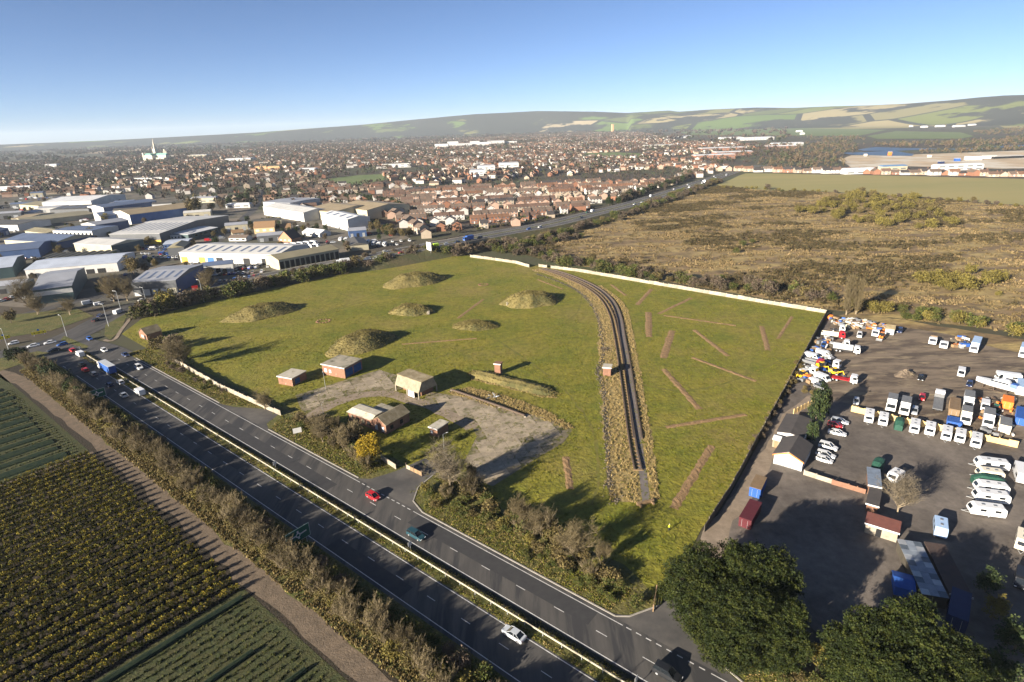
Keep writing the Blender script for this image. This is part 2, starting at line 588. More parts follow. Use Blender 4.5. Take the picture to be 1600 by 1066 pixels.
# far hills, a real heightfield rising behind the plain
SIL = [(-300, 229), (0, 226), (150, 220), (300, 212.5), (400, 207), (480, 201), (560, 195.5), (640, 187.5), (700, 182), (740, 178.5), (840, 173.5), (930, 174.5), (980, 176.5), (1045, 172.5), (1060, 174.5),
       (1110, 171), (1180, 168), (1240, 168.5), (1300, 166), (1360, 164.5), (1420, 161.5), (1480, 157), (1530, 152), (1570, 149), (1600, 148), (1750, 140), (2000, 139)]
def hill_field():
    rng = np.random.default_rng(5)
    az, zc, rc = [], [], []
    for u, v in SIL:
        d = ray(u, v)
        hor = math.hypot(d[0], d[1])
        f = (u - 300) / 1300
        r = 9000 - 3300 * min(1, max(0, f))
        if u < 300:
            r = 9500
        az.append(math.atan2(d[0], d[1]))
        rc.append(r)
        zc.append(CAM_H + d[2] / hor * r)
    A = np.linspace(az[0], az[-1], 360)
    ZC = np.interp(A, az, zc)
    RC = np.interp(A, az, rc)
    T = np.concatenate([np.linspace(0, 1, 44), [1.05, 1.15, 1.4]])
    ph = rng.uniform(0, 6.28, 8)
    V = []
    for t in T:
        for a, z1, r1 in zip(A, ZC, RC):
            r0 = r1 * (0.80 if a < 0.2 else 0.72)
            r = r0 + (r1 - r0) * t
            x, y = math.sin(a) * r, math.cos(a) * r
            if t <= 1:
                z = max(z1, 0) * (t * t * (3 - 2 * t)) ** 1.25
                n = math.sin(x / 310 + ph[0] + math.sin(y / 420)) * math.cos(y / 350 + ph[1]) + 0.6 * math.sin(x / 170 + y / 230 + ph[2])
                z += n * 13 * t * (1 - t) * 2.2 * min(1, max(z1, 0) / 120)
            else:
                z = max(z1, 0) * (1 - (t - 1) * 1.2) - 2
            V.append((x, y, z - 1.5 + (0 if t > 0 else -3)))
    n = len(A)
    F = np.array([(k * n + i, k * n + i + 1, (k + 1) * n + i + 1, (k + 1) * n + i) for k in range(len(T) - 1) for i in range(n - 1)])
    return np.array(V), F
def hill_material():
    m = bpy.data.materials.new('downland')
    m.use_nodes = True
    nt = m.node_tree
    L = nt.links.new
    b = nt.nodes['Principled BSDF']
    b.inputs['Roughness'].default_value = 0.95
    b.inputs['Specular IOR Level'].default_value = 0.1
    tc = nt.nodes.new('ShaderNodeTexCoord')
    def vor(sc, feat):
        mp = nt.nodes.new('ShaderNodeMapping')
        mp.inputs['Scale'].default_value = (sc * 0.55, sc * 0.9, sc)
        mp.inputs['Rotation'].default_value = (0, 0, 0.3)
        L(tc.outputs['Object'], mp.inputs['Vector'])
        v = nt.nodes.new('ShaderNodeTexVoronoi')
        v.voronoi_dimensions = '2D'
        v.feature = feat
        v.inputs['Scale'].default_value = 1.0
        L(mp.outputs[0], v.inputs['Vector'])
        return v
    v = vor(1 / 430, 'F1')
    sp = nt.nodes.new('ShaderNodeSeparateColor')
    L(v.outputs['Color'], sp.inputs[0])
    cr = nt.nodes.new('ShaderNodeValToRGB')
    cr.color_ramp.interpolation = 'CONSTANT'
    cols = [(0, (0.14, 0.16, 0.05)), (0.2, (0.105, 0.155, 0.045)), (0.38, (0.30, 0.25, 0.13)), (0.52, (0.17, 0.165, 0.065)), (0.66, (0.33, 0.27, 0.17)), (0.76, (0.10, 0.12, 0.045)), (0.88, (0.20, 0.18, 0.085))]
    e = cr.color_ramp.elements
    e[0].position, e[0].color = 0, (*cols[0][1], 1)
    e[1].position, e[1].color = cols[1][0], (*cols[1][1], 1)
    for p, c in cols[2:]:
        x = e.new(p)
        x.color = (*c, 1)
    L(sp.outputs[0], cr.inputs[0])
    n = nt.nodes.new('ShaderNodeTexNoise')
    n.inputs['Scale'].default_value = 0.0016
    n.inputs['Detail'].default_value = 7
    n.inputs['Roughness'].default_value = 0.6
    L(tc.outputs['Object'], n.inputs['Vector'])
    mr = nt.nodes.new('ShaderNodeMapRange')
    mr.inputs['From Min'].default_value = 0.47
    mr.inputs['From Max'].default_value = 0.50
    sx = nt.nodes.new('ShaderNodeSeparateXYZ')
    L(tc.outputs['Object'], sx.inputs[0])
    sh = nt.nodes.new('ShaderNodeMapRange')          # the western and central downs are wooded, the eastern ones open
    sh.inputs['From Min'].default_value = 200
    sh.inputs['From Max'].default_value = 2200
    sh.inputs['To Min'].default_value = 0.06
    sh.inputs['To Max'].default_value = -0.035
    L(sx.outputs['X'], sh.inputs['Value'])
    ad = nt.nodes.new('ShaderNodeMath')
    ad.operation = 'ADD'
    L(n.outputs['Fac'], ad.inputs[0])
    L(sh.outputs[0], ad.inputs[1])
    L(ad.outputs[0], mr.inputs['Value'])
    d = vor(1 / 430, 'DISTANCE_TO_EDGE')
    lt = nt.nodes.new('ShaderNodeMath')
    lt.operation = 'LESS_THAN'
    lt.inputs[1].default_value = 0.035
    L(d.outputs['Distance'], lt.inputs[0])
    mx = nt.nodes.new('ShaderNodeMath')
    mx.operation = 'MAXIMUM'
    L(mr.outputs[0], mx.inputs[0])
    L(lt.outputs[0], mx.inputs[1])
    mix = nt.nodes.new('ShaderNodeMix')
    mix.data_type = 'RGBA'
    L(mx.outputs[0], mix.inputs[0])
    L(cr.outputs[0], mix.inputs[6])
    mix.inputs[7].default_value = (0.040, 0.043, 0.036, 1)
    L(mix.outputs[2], b.inputs['Base Color'])
    return m
_V, _F = hill_field()
tag(link(bpy.data.objects.new('hills', np_mesh('hills', _V, _F, hill_material(), smooth=True))), kind='structure')

# far fields, gravel pit and lakes on the plain (own heights so that no two sheets share a plane)
def pxpoly(l, z=0.0):
    return [P(u, v, z) for u, v in l]
for nm, z, m, pts in [
    ('field', 0.30, M_green, [(1062, 207), (1130, 201), (1250, 200), (1385, 203), (1340, 213), (1210, 212), (1080, 211)]),
    ('field', 0.35, M_green, [(1355, 213), (1400, 205), (1500, 207), (1522, 213), (1500, 217), (1370, 217)]),
    ('field', 0.40, M_tanfield, [(1082, 202), (1130, 197), (1185, 196), (1192, 200), (1120, 204)]),
    ('field', 0.45, M_fieldpale, [(1200, 199), (1270, 190), (1420, 190), (1420, 200), (1330, 202)]),
    ('field', 0.25, M_fieldpale, [(1560, 196), (1600, 194), (1640, 196), (1640, 201), (1570, 200)]),
    ('field', 0.20, M_green, [(908, 240), (960, 238), (1000, 240), (1010, 245), (960, 247), (912, 245)]),
    ('field', 0.15, M_green, [(500, 281), (560, 274), (604, 272), (600, 282), (560, 289), (520, 290)]),
    ('field', 0.22, M_tanfield, [(430, 221), (490, 217.5), (545, 216.5), (540, 219), (480, 221.5)]),
    ('field', 0.24, M_tanfield, [(120, 240), (190, 233), (235, 231.5), (232, 235), (170, 240)]),
    ('gravel_pit', 0.10, M_gravel, [(1310, 250), (1330, 243), (1420, 242), (1440, 241), (1640, 234), (1660, 262), (1560, 264), (1420, 260), (1330, 262)]),
    ('lake', 0.32, M_water, [(1338, 234), (1370, 230), (1440, 232), (1470, 233), (1400, 236), (1350, 236)]),
    ('lake', 0.33, M_water, [(1312, 239), (1350, 238), (1395, 235.5), (1428, 241), (1425, 244), (1380, 243.5), (1330, 242)]),
    ('lake', 0.34, M_water, [(1550, 229), (1640, 225), (1640, 229), (1570, 231)]),
    ('lake', 0.36, M_water, [(1480, 233), (1530, 231.5), (1545, 233), (1500, 235)]),
    ('field', 0.05, M_fieldpale, [(1118, 289), (1165, 271), (1300, 273), (1450, 276), (1660, 281), (1680, 325), (1550, 318), (1440, 308), (1300, 300), (1180, 297)]),
]:
    sheet(nm, pxpoly(pts), z, m, jit=1.5, step=40)

# estate hardstanding under the business park
sheet('estate_ground', pxpoly([(-120, 470), (-200, 330), (60, 290), (300, 310), (420, 330), (600, 350), (640, 372), (420, 428), (300, 456), (200, 480), (60, 482)]), 0.0, M_estate)
# heath
HEATH = pxpoly([(850, 405), (770, 388), (800, 372), (900, 350), (985, 326), (1045, 310), (1125, 290), (1180, 297), (1300, 301), (1440, 309), (1550, 319), (1680, 326), (1720, 540), (1600, 520), (1420, 500), (1300, 484), (1100, 450), (960, 425)])
sheet('heath', HEATH, 0.0, M_heath, jit=1.0, step=20)
# the enclosed meadow
SITE = pxpoly([(190, 522), (222, 498), (300, 478), (420, 452), (560, 424), (660, 404), (735, 399), (826, 413), (845, 416), (960, 431), (1100, 455), (1200, 472), (1291, 489),
               (1252, 560), (1215, 630), (1140, 765), (1095, 828), (1060, 900), (1035, 940), (985, 962), (665, 800), (640, 770), (445, 655), (300, 585)])
sheet('meadow', SITE, 0.010, M_meadow)
# verges and nursery ground
sheet('nursery_field', [S(-60, -20), S(-60, -170), S(330, -170), S(330, -20)], -0.02, M_crop)
sheet('verge', [S(-70, -9.0), S(-70, -21.5), S(232, -21.5), S(240, -9.0)], 0.006, M_verge, jit=0.3, step=4)
sheet('verge', [S(-70, 10.6), S(-70, 21), S(-22, 19), S(-10, 24), S(40, 23), S(190, 21), S(215, 17), S(218, 10.6)], 0.016, M_verge, jit=0.25, step=4)
sheet('verge', [S(-70, -2.1), S(-70, 2.6), S(236, 2.6), S(236, -2.1)], 0.020, M_verge)
# field track beside the nursery
ribbon('farm_track', smooth_path([S(-60, -23.6), S(0, -23.8), S(60, -23.3), S(140, -22.6), S(190, -23.0), S(225, -25), S(260, -32)], 4), 4.4, 0.0, M_track, jit=0.35)

# ------------------------------------------------------------------ dual carriageway
def strip(s0, s1, t0, t1, z, m, name, parent=None):
    n = max(1, int((s1 - s0) / 12))
    path = [S(s0 + (s1 - s0) * i / n, (t0 + t1) / 2) for i in range(n + 1)]
    return ribbon(name, path, abs(t1 - t0), z, m, parent=parent)
road_near = strip(-75, 232, -10.4, -1.8, 0.028, M_asph, 'road')
road_far = strip(-75, 240, 2.2, 11.2, 0.028, M_asph, 'road')
for (par, t) in ((road_near, -9.6), (road_near, -2.2), (road_far, 2.7), (road_far, 10.3)):
    a, b = (-75, 222)
    if t > 10:
        strip(-75, -33, t - .08, t + .08, 0.033, M_paint, 'edge_line', par)
        strip(-17, 38, t - .08, t + .08, 0.033, M_paint, 'edge_line', par)
        strip(58, 205, t - .08, t + .08, 0.033, M_paint, 'edge_line', par)
    else:
        strip(a, b, t - .08, t + .08, 0.033, M_paint, 'edge_line', par)
dash_me = None
for par, t in ((road_near, -5.9), (road_far, 6.5)):
    for k in range(33):
        s = -70 + 9 * k
        o = strip(s, s + 2.2, t - .07, t + .07, 0.033, M_paint, 'lane_dash', par) if par is road_far else strip(s + 3, s + 5.2, t - .07, t + .07, 0.033, M_paint, 'lane_dash', par)
for k in range(10):      # give-way dashes at the two site entrances
    strip(39 + 1.9 * k, 40.1 + 1.9 * k, 10.2, 10.4, 0.034, M_paint, 'entry_dash', road_far)
for k in range(8):
    strip(-32 + 1.9 * k, -31 + 1.9 * k, 10.2, 10.4, 0.034, M_paint, 'entry_dash', road_far)
def kerb(name, path, w=0.3, z0=0.0, z1=0.13):
    b = MB()
    n = len(path)
    secs = []
    for i, p in enumerate(path):
        a, c = np.array(path[max(0, i - 1)][:2]), np.array(path[min(n - 1, i + 1)][:2])
        d = (c - a) / np.linalg.norm(c - a)
        nn = np.array([d[1], -d[0]]) * w / 2
        q = np.array(p[:2])
        secs.append([(*(q - nn), z0), (*(q + nn), z0), (*(q + nn), z1), (*(q - nn), z1)])
    b.loft(secs)
    o = b.obj(name, [M_kerb])
    return tag(o, kind='structure')
M_patch = mat('asphalt_new', (0.036, 0.035, 0.036), (0.046, 0.045, 0.044), 0.6, 6, rough=.75)
for a, b, t0, t1 in ((-12, 36, 6.7, 10.1), (62, 118, 2.9, 6.3), (-60, -38, 2.9, 6.3), (150, 172, 6.7, 10.1)):
    strip(a, b, t0, t1, 0.0305, M_patch, 'resurfaced_patch', road_far)
for a, b, t0, t1 in ((20, 44, -9.4, -6.1), (90, 128, -5.7, -2.4)):
    strip(a, b, t0, t1, 0.0305, M_patch, 'resurfaced_patch', road_near)
# side entrances
sheet('entrance_road', [S(36, 11.0), S(60, 11.0), S(57, 13.0), S(54.5, 19), S(53, 28), S(45.5, 28), S(44.5, 18), S(41, 13.2)], 0.034, M_asph2)
sheet('entrance_road', [S(-38, 11.0), S(-13, 11.0), S(-17, 13.0), S(-20.5, 19), S(-22, 32), S(-29.5, 32), S(-30, 20), S(-33, 13)], 0.034, M_asph2)
sheet('entrance_road', [S(103, 11.0), S(135, 11.0), S(128, 12.6), S(117, 18.5), S(110.5, 18.5), S(108, 13)], 0.034, M_asph2)
kerb('kerb', [S(60, 11.35), S(80, 11.35), S(104, 11.35)])
kerb('kerb', [S(135, 11.35), S(170, 11.35), S(206, 11.35)])
kerb('kerb', [S(-15, 11.35), S(10, 11.35), S(36, 11.35)])
kerb('kerb', [S(-75, 11.4), S(-45, 11.4), S(-38, 11.6), S(-33, 13.2), S(-30.3, 17), S(-29.6, 24)])
kerb('kerb', [S(36, 11.35), S(41, 13.0), S(44.3, 17.6), S(45.2, 24)])
kerb('kerb', [S(-15, 11.35), S(-17, 12.8), S(-20.2, 18.4)])

# roundabout west of the straight
RB = np.array(P(40, 500))
ring_path = []
road_rb = smooth_path([P(-160, 592), P(-60, 572), P(0, 556), P(50, 545), P(100, 530), P(140, 512), P(168, 497), P(215, 477), P(262, 466), P(340, 449)], 5)
ribbon('road', road_rb, 16, 0.040, M_asph)
ribbon('road', smooth_path([P(100, 532), P(130, 540), P(160, 548), S(215, 7)], 4), 13, 0.044, M_asph)
ribbon('road', smooth_path([P(20, 548), P(70, 556), P(120, 562), S(205, -6)], 4), 11, 0.048, M_asph)
sheet('verge', pxpoly([(100, 525), (138, 541), (135, 546), (108, 537), (95, 531)]), 0.054, M_verge)
sheet('verge', pxpoly([(165, 508), (200, 488), (190, 515), (172, 531), (163, 524)]), 0.054, M_verge)
sheet('verge', pxpoly([(-60, 534), (20, 526), (80, 517), (146, 494), (120, 482), (0, 494), (-80, 506)]), 0.052, M_verge)
sheet('verge', pxpoly([(-40, 572), (0, 560), (60, 549), (78, 552), (50, 563), (0, 580)]), 0.054, M_verge)
ribbon('footpath', smooth_path([P(206, 495), P(190, 515), P(180, 530), P(170, 533), P(163, 531)], 2), 1.6, 0.060, M_path)
ribbon('road', smooth_path([P(-140, 510), P(-40, 505), P(20, 497), P(90, 478), P(150, 465), P(190, 458)], 6), 9, 0.036, M_asph)

# ------------------------------------------------------------------ bypass on its embankment
BY = [(262, 466, 0.1), (340, 449, 0.3), (420, 432, 1.0), (500, 416, 2.6), (575, 403, 4.2), (650, 388, 5.0), (720, 375.5, 5.2), (790, 362.5, 5.0), (860, 350, 4.2), (930, 332.5, 3.2), (985, 319, 2.4), (1035, 304.5, 1.6), (1080, 290, 1.0), (1120, 277, 0.5), (1160, 264, 0.2), (1190, 258, 0.1)]
BYP = smooth_path([(*P(u, v, z), z) for u, v, z in BY], 9)
M_bank = mat('bank_scrub', (0.055, 0.06, 0.022), (0.095, 0.075, 0.035), 0.12, 8, bump=0.5, bscale=0.5)
def embank():
    V, F = [], []
    n = len(BYP)
    gap = [i for i, p in enumerate(BYP) if np.linalg.norm(np.array(p[:2]) - np.array(P(719, 378, 5))) < 15]
    for i, p in enumerate(BYP):
        a, b = BYP[max(0, i - 1)], BYP[min(n - 1, i + 1)]
        d = (b - a)[:2]
        d /= np.linalg.norm(d)
        nn = np.array([d[1], -d[0]])
        h = p[2]
        for o, z in ((-13.5 - 2 * h, -0.05), (-13, h - .06), (13, h - .06), (13.5 + 2 * h, -0.05)):
            V.append((*(np.array(p[:2]) + nn * o), z))
        if i and not (i in gap or (i - 1) in gap):
            for k in range(3):
                F.append((4 * i - 4 + k, 4 * i - 3 + k, 4 * i + 1 + k, 4 * i + k))
    for g in (gap[0] - 1, gap[-1] + 1):
        F.append((4 * g, 4 * g + 1, 4 * g + 2, 4 * g + 3))
    tag(link(bpy.data.objects.new('embankment', np_mesh('embankment', V, F, M_bank))), kind='structure')
    return gap
GAP = embank()
by_road = ribbon('road', BYP, 23, 0.02, M_asph2)
ribbon('central_reserve', BYP, 2.6, 0.06, M_verge, parent=by_road)
for off in (-10.6, -3.2, 3.2, 10.6):
    ribbon('edge_line', BYP, 0.3, 0.05, M_paint, off=off, parent=by_road)
# bridge over the old line
def bridge():
    e = empty('road_bridge', *P(719, 378, 5)[:2], 0, 0, 'concrete bypass bridge with round piers over the overgrown railway cutting', 'bridge')
    org = np.array(e.location)
    seg = [BYP[i] for i in range(GAP[0] - 1, GAP[-1] + 2)]
    b = MB()
    secs, rail = [], {-1: [], 1: []}
    for i, p in enumerate(seg):
        a, c = seg[max(0, i - 1)], seg[min(len(seg) - 1, i + 1)]
        d = (c - a)[:2]
        d /= np.linalg.norm(d)
        nn = np.array([d[1], -d[0]])
        q = np.array(p[:2]) - org[:2]
        z = p[2]
        secs.append([(*(q - nn * 13), z - 1.1), (*(q + nn * 13), z - 1.1), (*(q + nn * 13), z - 0.03), (*(q - nn * 13), z - 0.03)])
        for sg in (-1, 1):
            rail[sg].append([(*(q + nn * sg * 12.9), z), (*(q + nn * sg * 13.2), z), (*(q + nn * sg * 13.2), z + 1.0), (*(q + nn * sg * 12.9), z + 1.0)])
    b.loft(secs)
    b.obj('deck', [M_conc], e)
    for sg in (-1, 1):
        MB().loft(rail[sg]).obj('parapet', [M_conc], e)
    mid = seg[len(seg) // 2]
    d = (seg[-1] - seg[0])[:2]
    d /= np.linalg.norm(d)
    nn = np.array([d[1], -d[0]])
    for along in (-6, 7):
        for t in (-8, 0, 8, 12):
            q = np.array(mid[:2]) - org[:2] + d * along + nn * t
            MB().cyl((*q, -0.05), (*q, mid[2] - 1.0), 0.55, 10).obj('pier', [M_conc], e)
bridge()

# ================================================================== THE ENCLOSED SITE
M_brick = mat('brick_red', (0.235, 0.125, 0.08), (0.175, 0.09, 0.058), 1.2, 6, c3=(0.30, 0.21, 0.15), scale3=0.5, lo3=.6, hi3=.72)
M_brickd = mat('brick_dark', (0.20, 0.105, 0.065), (0.15, 0.08, 0.05), 1.2, 6)
M_feltroof = mat('felt_roof', (0.33, 0.29, 0.22), (0.22, 0.20, 0.15), 0.4, 7, c3=(0.10, 0.095, 0.06), scale3=0.35, lo3=.52, hi3=.65)
M_paleroof = mat('pale_roof', (0.44, 0.40, 0.32), (0.33, 0.30, 0.235), 0.6, 7, c3=(0.17, 0.15, 0.09), scale3=0.3, lo3=.6, hi3=.7)
M_asbestos = mat('cement_sheet_roof', (0.235, 0.185, 0.105), (0.17, 0.135, 0.075), 0.6, 7, c3=(0.29, 0.24, 0.15), scale3=0.4)
M_sheetwall = mat('cement_sheet_wall', (0.27, 0.235, 0.165), (0.18, 0.158, 0.108), 0.7, 6)
M_dark = mat('dark_opening', (0.012, 0.012, 0.013), rough=0.6)
M_white = mat('white_paint', (0.56, 0.55, 0.52), (0.46, 0.45, 0.43), 1.0, 4)
M_bluepaint = mat('blue_paint', (0.025, 0.085, 0.22), (0.02, 0.06, 0.16), 1.0, 4)
M_timber = mat('timber', (0.26, 0.17, 0.09), (0.19, 0.125, 0.07), 1.5, 5, rnd=0.12)
M_rust = mat('rusty_steel', (0.10, 0.07, 0.05), (0.07, 0.052, 0.04), 1.5, 5)
M_galv = mat('galvanised_steel', (0.42, 0.43, 0.43), (0.34, 0.35, 0.35), 1.0, 4, rough=0.5, metal=0.4)
M_moundgrass = mat('mound_grass', (0.185, 0.148, 0.050), (0.135, 0.108, 0.036), 0.5, 9, c3=(0.072, 0.068, 0.022), scale3=0.11, lo3=.45, hi3=.62, bump=0.5, bscale=1.0)

# concrete apron of cast slabs, each slab its own piece
def slabs(name, poly, az, size, gap, z, m, jitter=0.06, drop=0.04, seed=3):
    rng = random.Random(seed)
    base = sheet(name, poly, z - 0.02, mat('worn_concrete', (0.23, 0.185, 0.125), (0.15, 0.125, 0.075), 0.25, 10, c3=(0.095, 0.09, 0.03), scale3=.35, lo3=.5, hi3=.6, fine=.3, fscale=.6))
    d = np.array([math.cos(az), math.sin(az)])
    n = np.array([-d[1], d[0]])
    c = np.mean(np.array(poly), axis=0)
    me = MB().box(-size[0] / 2, size[0] / 2, -size[1] / 2, size[1] / 2, -0.1, 0.03, 0, False).mesh('slab', [m])
    k = 0
    for i in range(-22, 23):
        for j in range(-22, 23):
            q = c + d * i * (size[0] + gap) + n * j * (size[1] + gap)
            ok = all(inside(q + d * sx * size[0] * .42 + n * sy * size[1] * .42, poly) for sx in (-1, 1) for sy in (-1, 1))
            if not ok or rng.random() < drop:
                continue
            o = bpy.data.objects.new('slab', me)
            o.location = (q[0], q[1], z + rng.uniform(-.02, .02))
            o.rotation_euler = (rng.uniform(-.004, .004), rng.uniform(-.004, .004), az + rng.uniform(-.01, .01))
            link(o, base)
            k += 1
    return base
AZ_SITE = head(760, 715, 130, -28)
slabs('concrete_apron', pxpoly([(725, 722), (745, 682), (735, 662), (690, 640), (660, 632), (668, 612), (735, 622), (800, 640), (862, 655), (895, 672), (880, 692), (830, 722), (770, 760), (745, 750)]), AZ_SITE, (4.0, 3.2), 0.09, 0.05, M_conc, drop=.02)
slabs('concrete_apron', pxpoly([(462, 618), (500, 606), (560, 588), (592, 578), (625, 588), (640, 606), (610, 612), (560, 616), (530, 622), (505, 636), (482, 650), (470, 640)]), head(540, 610, 60, -14), (4.2, 3.4), 0.12, 0.05, M_conc, drop=0.10, seed=5)
ribbon('access_lane', smooth_path([P(478, 655), P(520, 631), P(565, 618), P(610, 616), P(655, 630), P(700, 647), P(740, 668)], 3), 4.6, 0.045, M_path, jit=0.3)
# long dry growth beside the apron
for pts in ([(700, 612), (735, 605), (800, 622), (860, 645), (898, 668), (885, 672), (840, 652), (760, 634)],
            [(738, 578), (780, 585), (850, 606), (872, 622), (850, 622), (790, 606), (735, 594)]):
    sheet('rough_grass', pxpoly(pts), 0.024, M_tan, jit=0.5, step=3)
# green island with the derelict house
# soil strips (evaluation trenches)
STRIPS = []
for n_, (a, b, w) in enumerate([((1013, 488), (1014, 527), 3.0), ((1050, 517), (1036, 560), 3.0), ((1080, 466), (1028, 491), 2.0), ((1037, 577), (1093, 640), 2.2), ((1037, 493), (1150, 509), 1.8),
                  ((1085, 516), (1138, 557), 2.0), ((1082, 559), (1182, 596), 1.8), ((1190, 510), (1200, 548), 2.2), ((1040, 668), (1165, 648), 1.9), ((1112, 697), (1052, 795), 2.3),
                  ((884, 714), (891, 765), 2.0), ((1018, 452), (995, 477), 2.2), ((955, 445), (978, 462), 1.8), ((628, 538), (745, 529), 1.4), ((755, 468), (715, 498), 1.8), ((1238, 495), (1215, 530), 1.4), ((840, 437), (880, 452), 1.5)]):
    A, B = np.array(P(*a)), np.array(P(*b))
    L_ = np.linalg.norm(B - A)
    d = (B - A) / L_
    nn = np.array([-d[1], d[0]])
    k = max(6, int(L_ / 1.0))
    V, F = [], []
    rng = random.Random(n_)
    for i in range(k + 1):
        q = A + d * L_ * i / k
        wl, wr = w / 2 * rng.uniform(.75, 1.15), w / 2 * rng.uniform(.75, 1.15)
        V += [(*(q - nn * wl), 0.02), (*(q - nn * wl * .4), 0.07 + rng.uniform(0, .14)), (*(q + nn * wr * .4), 0.07 + rng.uniform(0, .14)), (*(q + nn * wr), 0.02)]
        if i:
            F += [(4 * i - 4 + j, 4 * i - 3 + j, 4 * i + 1 + j, 4 * i + j) for j in range(3)]
    STRIPS.append((A, B, w))
    me = np_mesh('soil_strip', V, F, M_soil)
    tag(link(bpy.data.objects.new('soil_strip', me)), kind='structure')

M_worn = mat('worn_grass', (0.15, 0.125, 0.026), (0.10, 0.10, 0.015), .25, 10, fine=.4, fscale=.5, lo=.4, hi=.6)
for pts_, w_ in (([(215, 528), (300, 520), (400, 510), (500, 490), (560, 470), (620, 462), (700, 470)], .9), ([(218, 530), (302, 523), (402, 513), (502, 493), (562, 473), (622, 465), (702, 473)], .9),
                 ([(620, 590), (680, 560), (760, 540), (840, 520), (900, 490), (910, 450)], .8), ([(1000, 600), (1060, 610), (1130, 600), (1230, 560)], .8), ([(760, 520), (860, 590), (920, 660), (935, 740), (925, 790)], .8)):
    ribbon('worn_track', smooth_path([P(*q) for q in pts_], 2), w_, .0145, M_worn, jit=.2)
# earth-covered mounds
def mound(label, u, v, lu, lw, h, az_px, seed, ridge=0.35):
    rng = np.random.default_rng(seed)
    x, y = P(u, v, h * .4)
    rz = head(u, v, *az_px)
    nr, na = 16, 48
    ph = rng.uniform(0, 6.3, 6)
    V, F = [(0, 0, h)], []
    for i in range(1, nr + 1):
        t = i / nr
        for j in range(na):
            a = 2 * math.pi * j / na
            wob = 1 + .07 * math.sin(2 * a + ph[0]) + .05 * math.sin(5 * a + ph[1]) + .03 * math.sin(9 * a + ph[2])
            px_, py_ = math.cos(a) * lu / 2 * t * wob, math.sin(a) * lw / 2 * t * wob
            prof = 1 - max(0, (t - ridge) / (1 - ridge)) ** 1.25 if t > ridge else 1
            z = h * prof * (1 + .05 * math.sin(px_ * .9 + ph[3]) + .05 * math.sin(py_ * 1.3 + ph[4])) + (rng.normal(0, .07) if i < nr else 0)
            V.append((px_, py_, z if i < nr else -0.05))
    for j in range(na):
        F.append((0, 1 + j, 1 + (j + 1) % na))
    for i in range(nr - 1):
        for j in range(na):
            a, b = 1 + i * na + j, 1 + i * na + (j + 1) % na
            F.append((a, a + na, b + na, b))
    me = np_mesh('grassy_mound', V, F, M_moundgrass, smooth=True)
    o = place('grassy_mound', me, x, y, 0, rz, 1.25, label, 'mound', 'earth mounds on the meadow')
    c, s_ = math.cos(rz), math.sin(rz)
    for q in V[:-na]:
        for _k in range(2):
            jx, jy = rng.normal(0, .35, 2)
            MOUND_PTS.append((x + 1.25 * ((q[0] + jx) * c - (q[1] + jy) * s_), y + 1.25 * ((q[0] + jx) * s_ + (q[1] + jy) * c), 1.25 * q[2] - .05))
    return o
MOUND_PTS = []
MOUNDS = [('long grassy earth mound closest to the roundabout hedge', 410, 486, 30, 17, 3.6, (60, -14), 1),
          ('tall grassy mound behind all others, below the bypass hedge', 648, 437, 30, 19, 4.2, (60, -10), 2),
          ('small grassy mound with pale blocks in the middle of the meadow', 643, 484, 18, 12, 2.8, (60, 4), 3),
          ('biggest grassy mound, right behind the blue and brick flat-roofed block', 565, 533, 27, 15, 4.0, (60, -16), 4),
          ('rounded grassy mound beside the bend of the old siding', 828, 467, 26, 17, 4.0, (60, -4), 5),
          ('low stony mound with white rubble on its near side', 741, 508, 17, 9, 1.9, (60, 0), 6)]
for l, u, v, a, b, h, d, sd in MOUNDS:
    mound(l, u, v, a, b, h, d, sd)
for u, v, sc_, lb in ((505, 502, 1.2, 'low ring of stones and weeds between the mounds'), (755, 445, 1.0, 'small weedy stone ring near the white wall')):
    x, y = P(u, v)
    rr = random.Random(u)
    e = empty('stone_ring', x, y, 0, 0, lb, 'stone ring')
    for i in range(14):
        a = i / 14 * 6.28
        cx, cy, s_ = math.cos(a) * 2.6 * sc_, math.sin(a) * 2.2 * sc_, rr.uniform(.25, .5)
        MB().frustum(cx - s_, cx + s_, cy - s_, cy + s_, -.05, cx - s_ * .6, cx + s_ * .5, cy - s_ * .5, cy + s_ * .6, s_ * .9).obj('stone', [M_brickd], e)
# rubble blocks on the stony mounds
for u, v, n_, lb in ((727, 506, 5, 'white concrete rubble lying on the low stony mound'), (670, 488, 3, 'pale concrete blocks at the end of the small middle mound'), (795, 474, 3, 'pale concrete lumps on the mound by the siding bend')):
    x, y = P(u, v, 1)
    b = MB()
    rr = random.Random(u)
    for i in range(n_):
        cx, cy, s_ = rr.uniform(-2, 2), rr.uniform(-1, 1), rr.uniform(.22, .42)
        b.frustum(cx - s_ * 1.5, cx + s_ * 1.5, cy - s_, cy + s_, 0, cx - s_, cx + s_ * 1.2, cy - s_ * .8, cy + s_ * .7, 1.1 * s_ + .9)
    place('rubble', b.mesh('rubble', [M_concpale]), x, y, .3, .4, 1, lb, 'rubble')

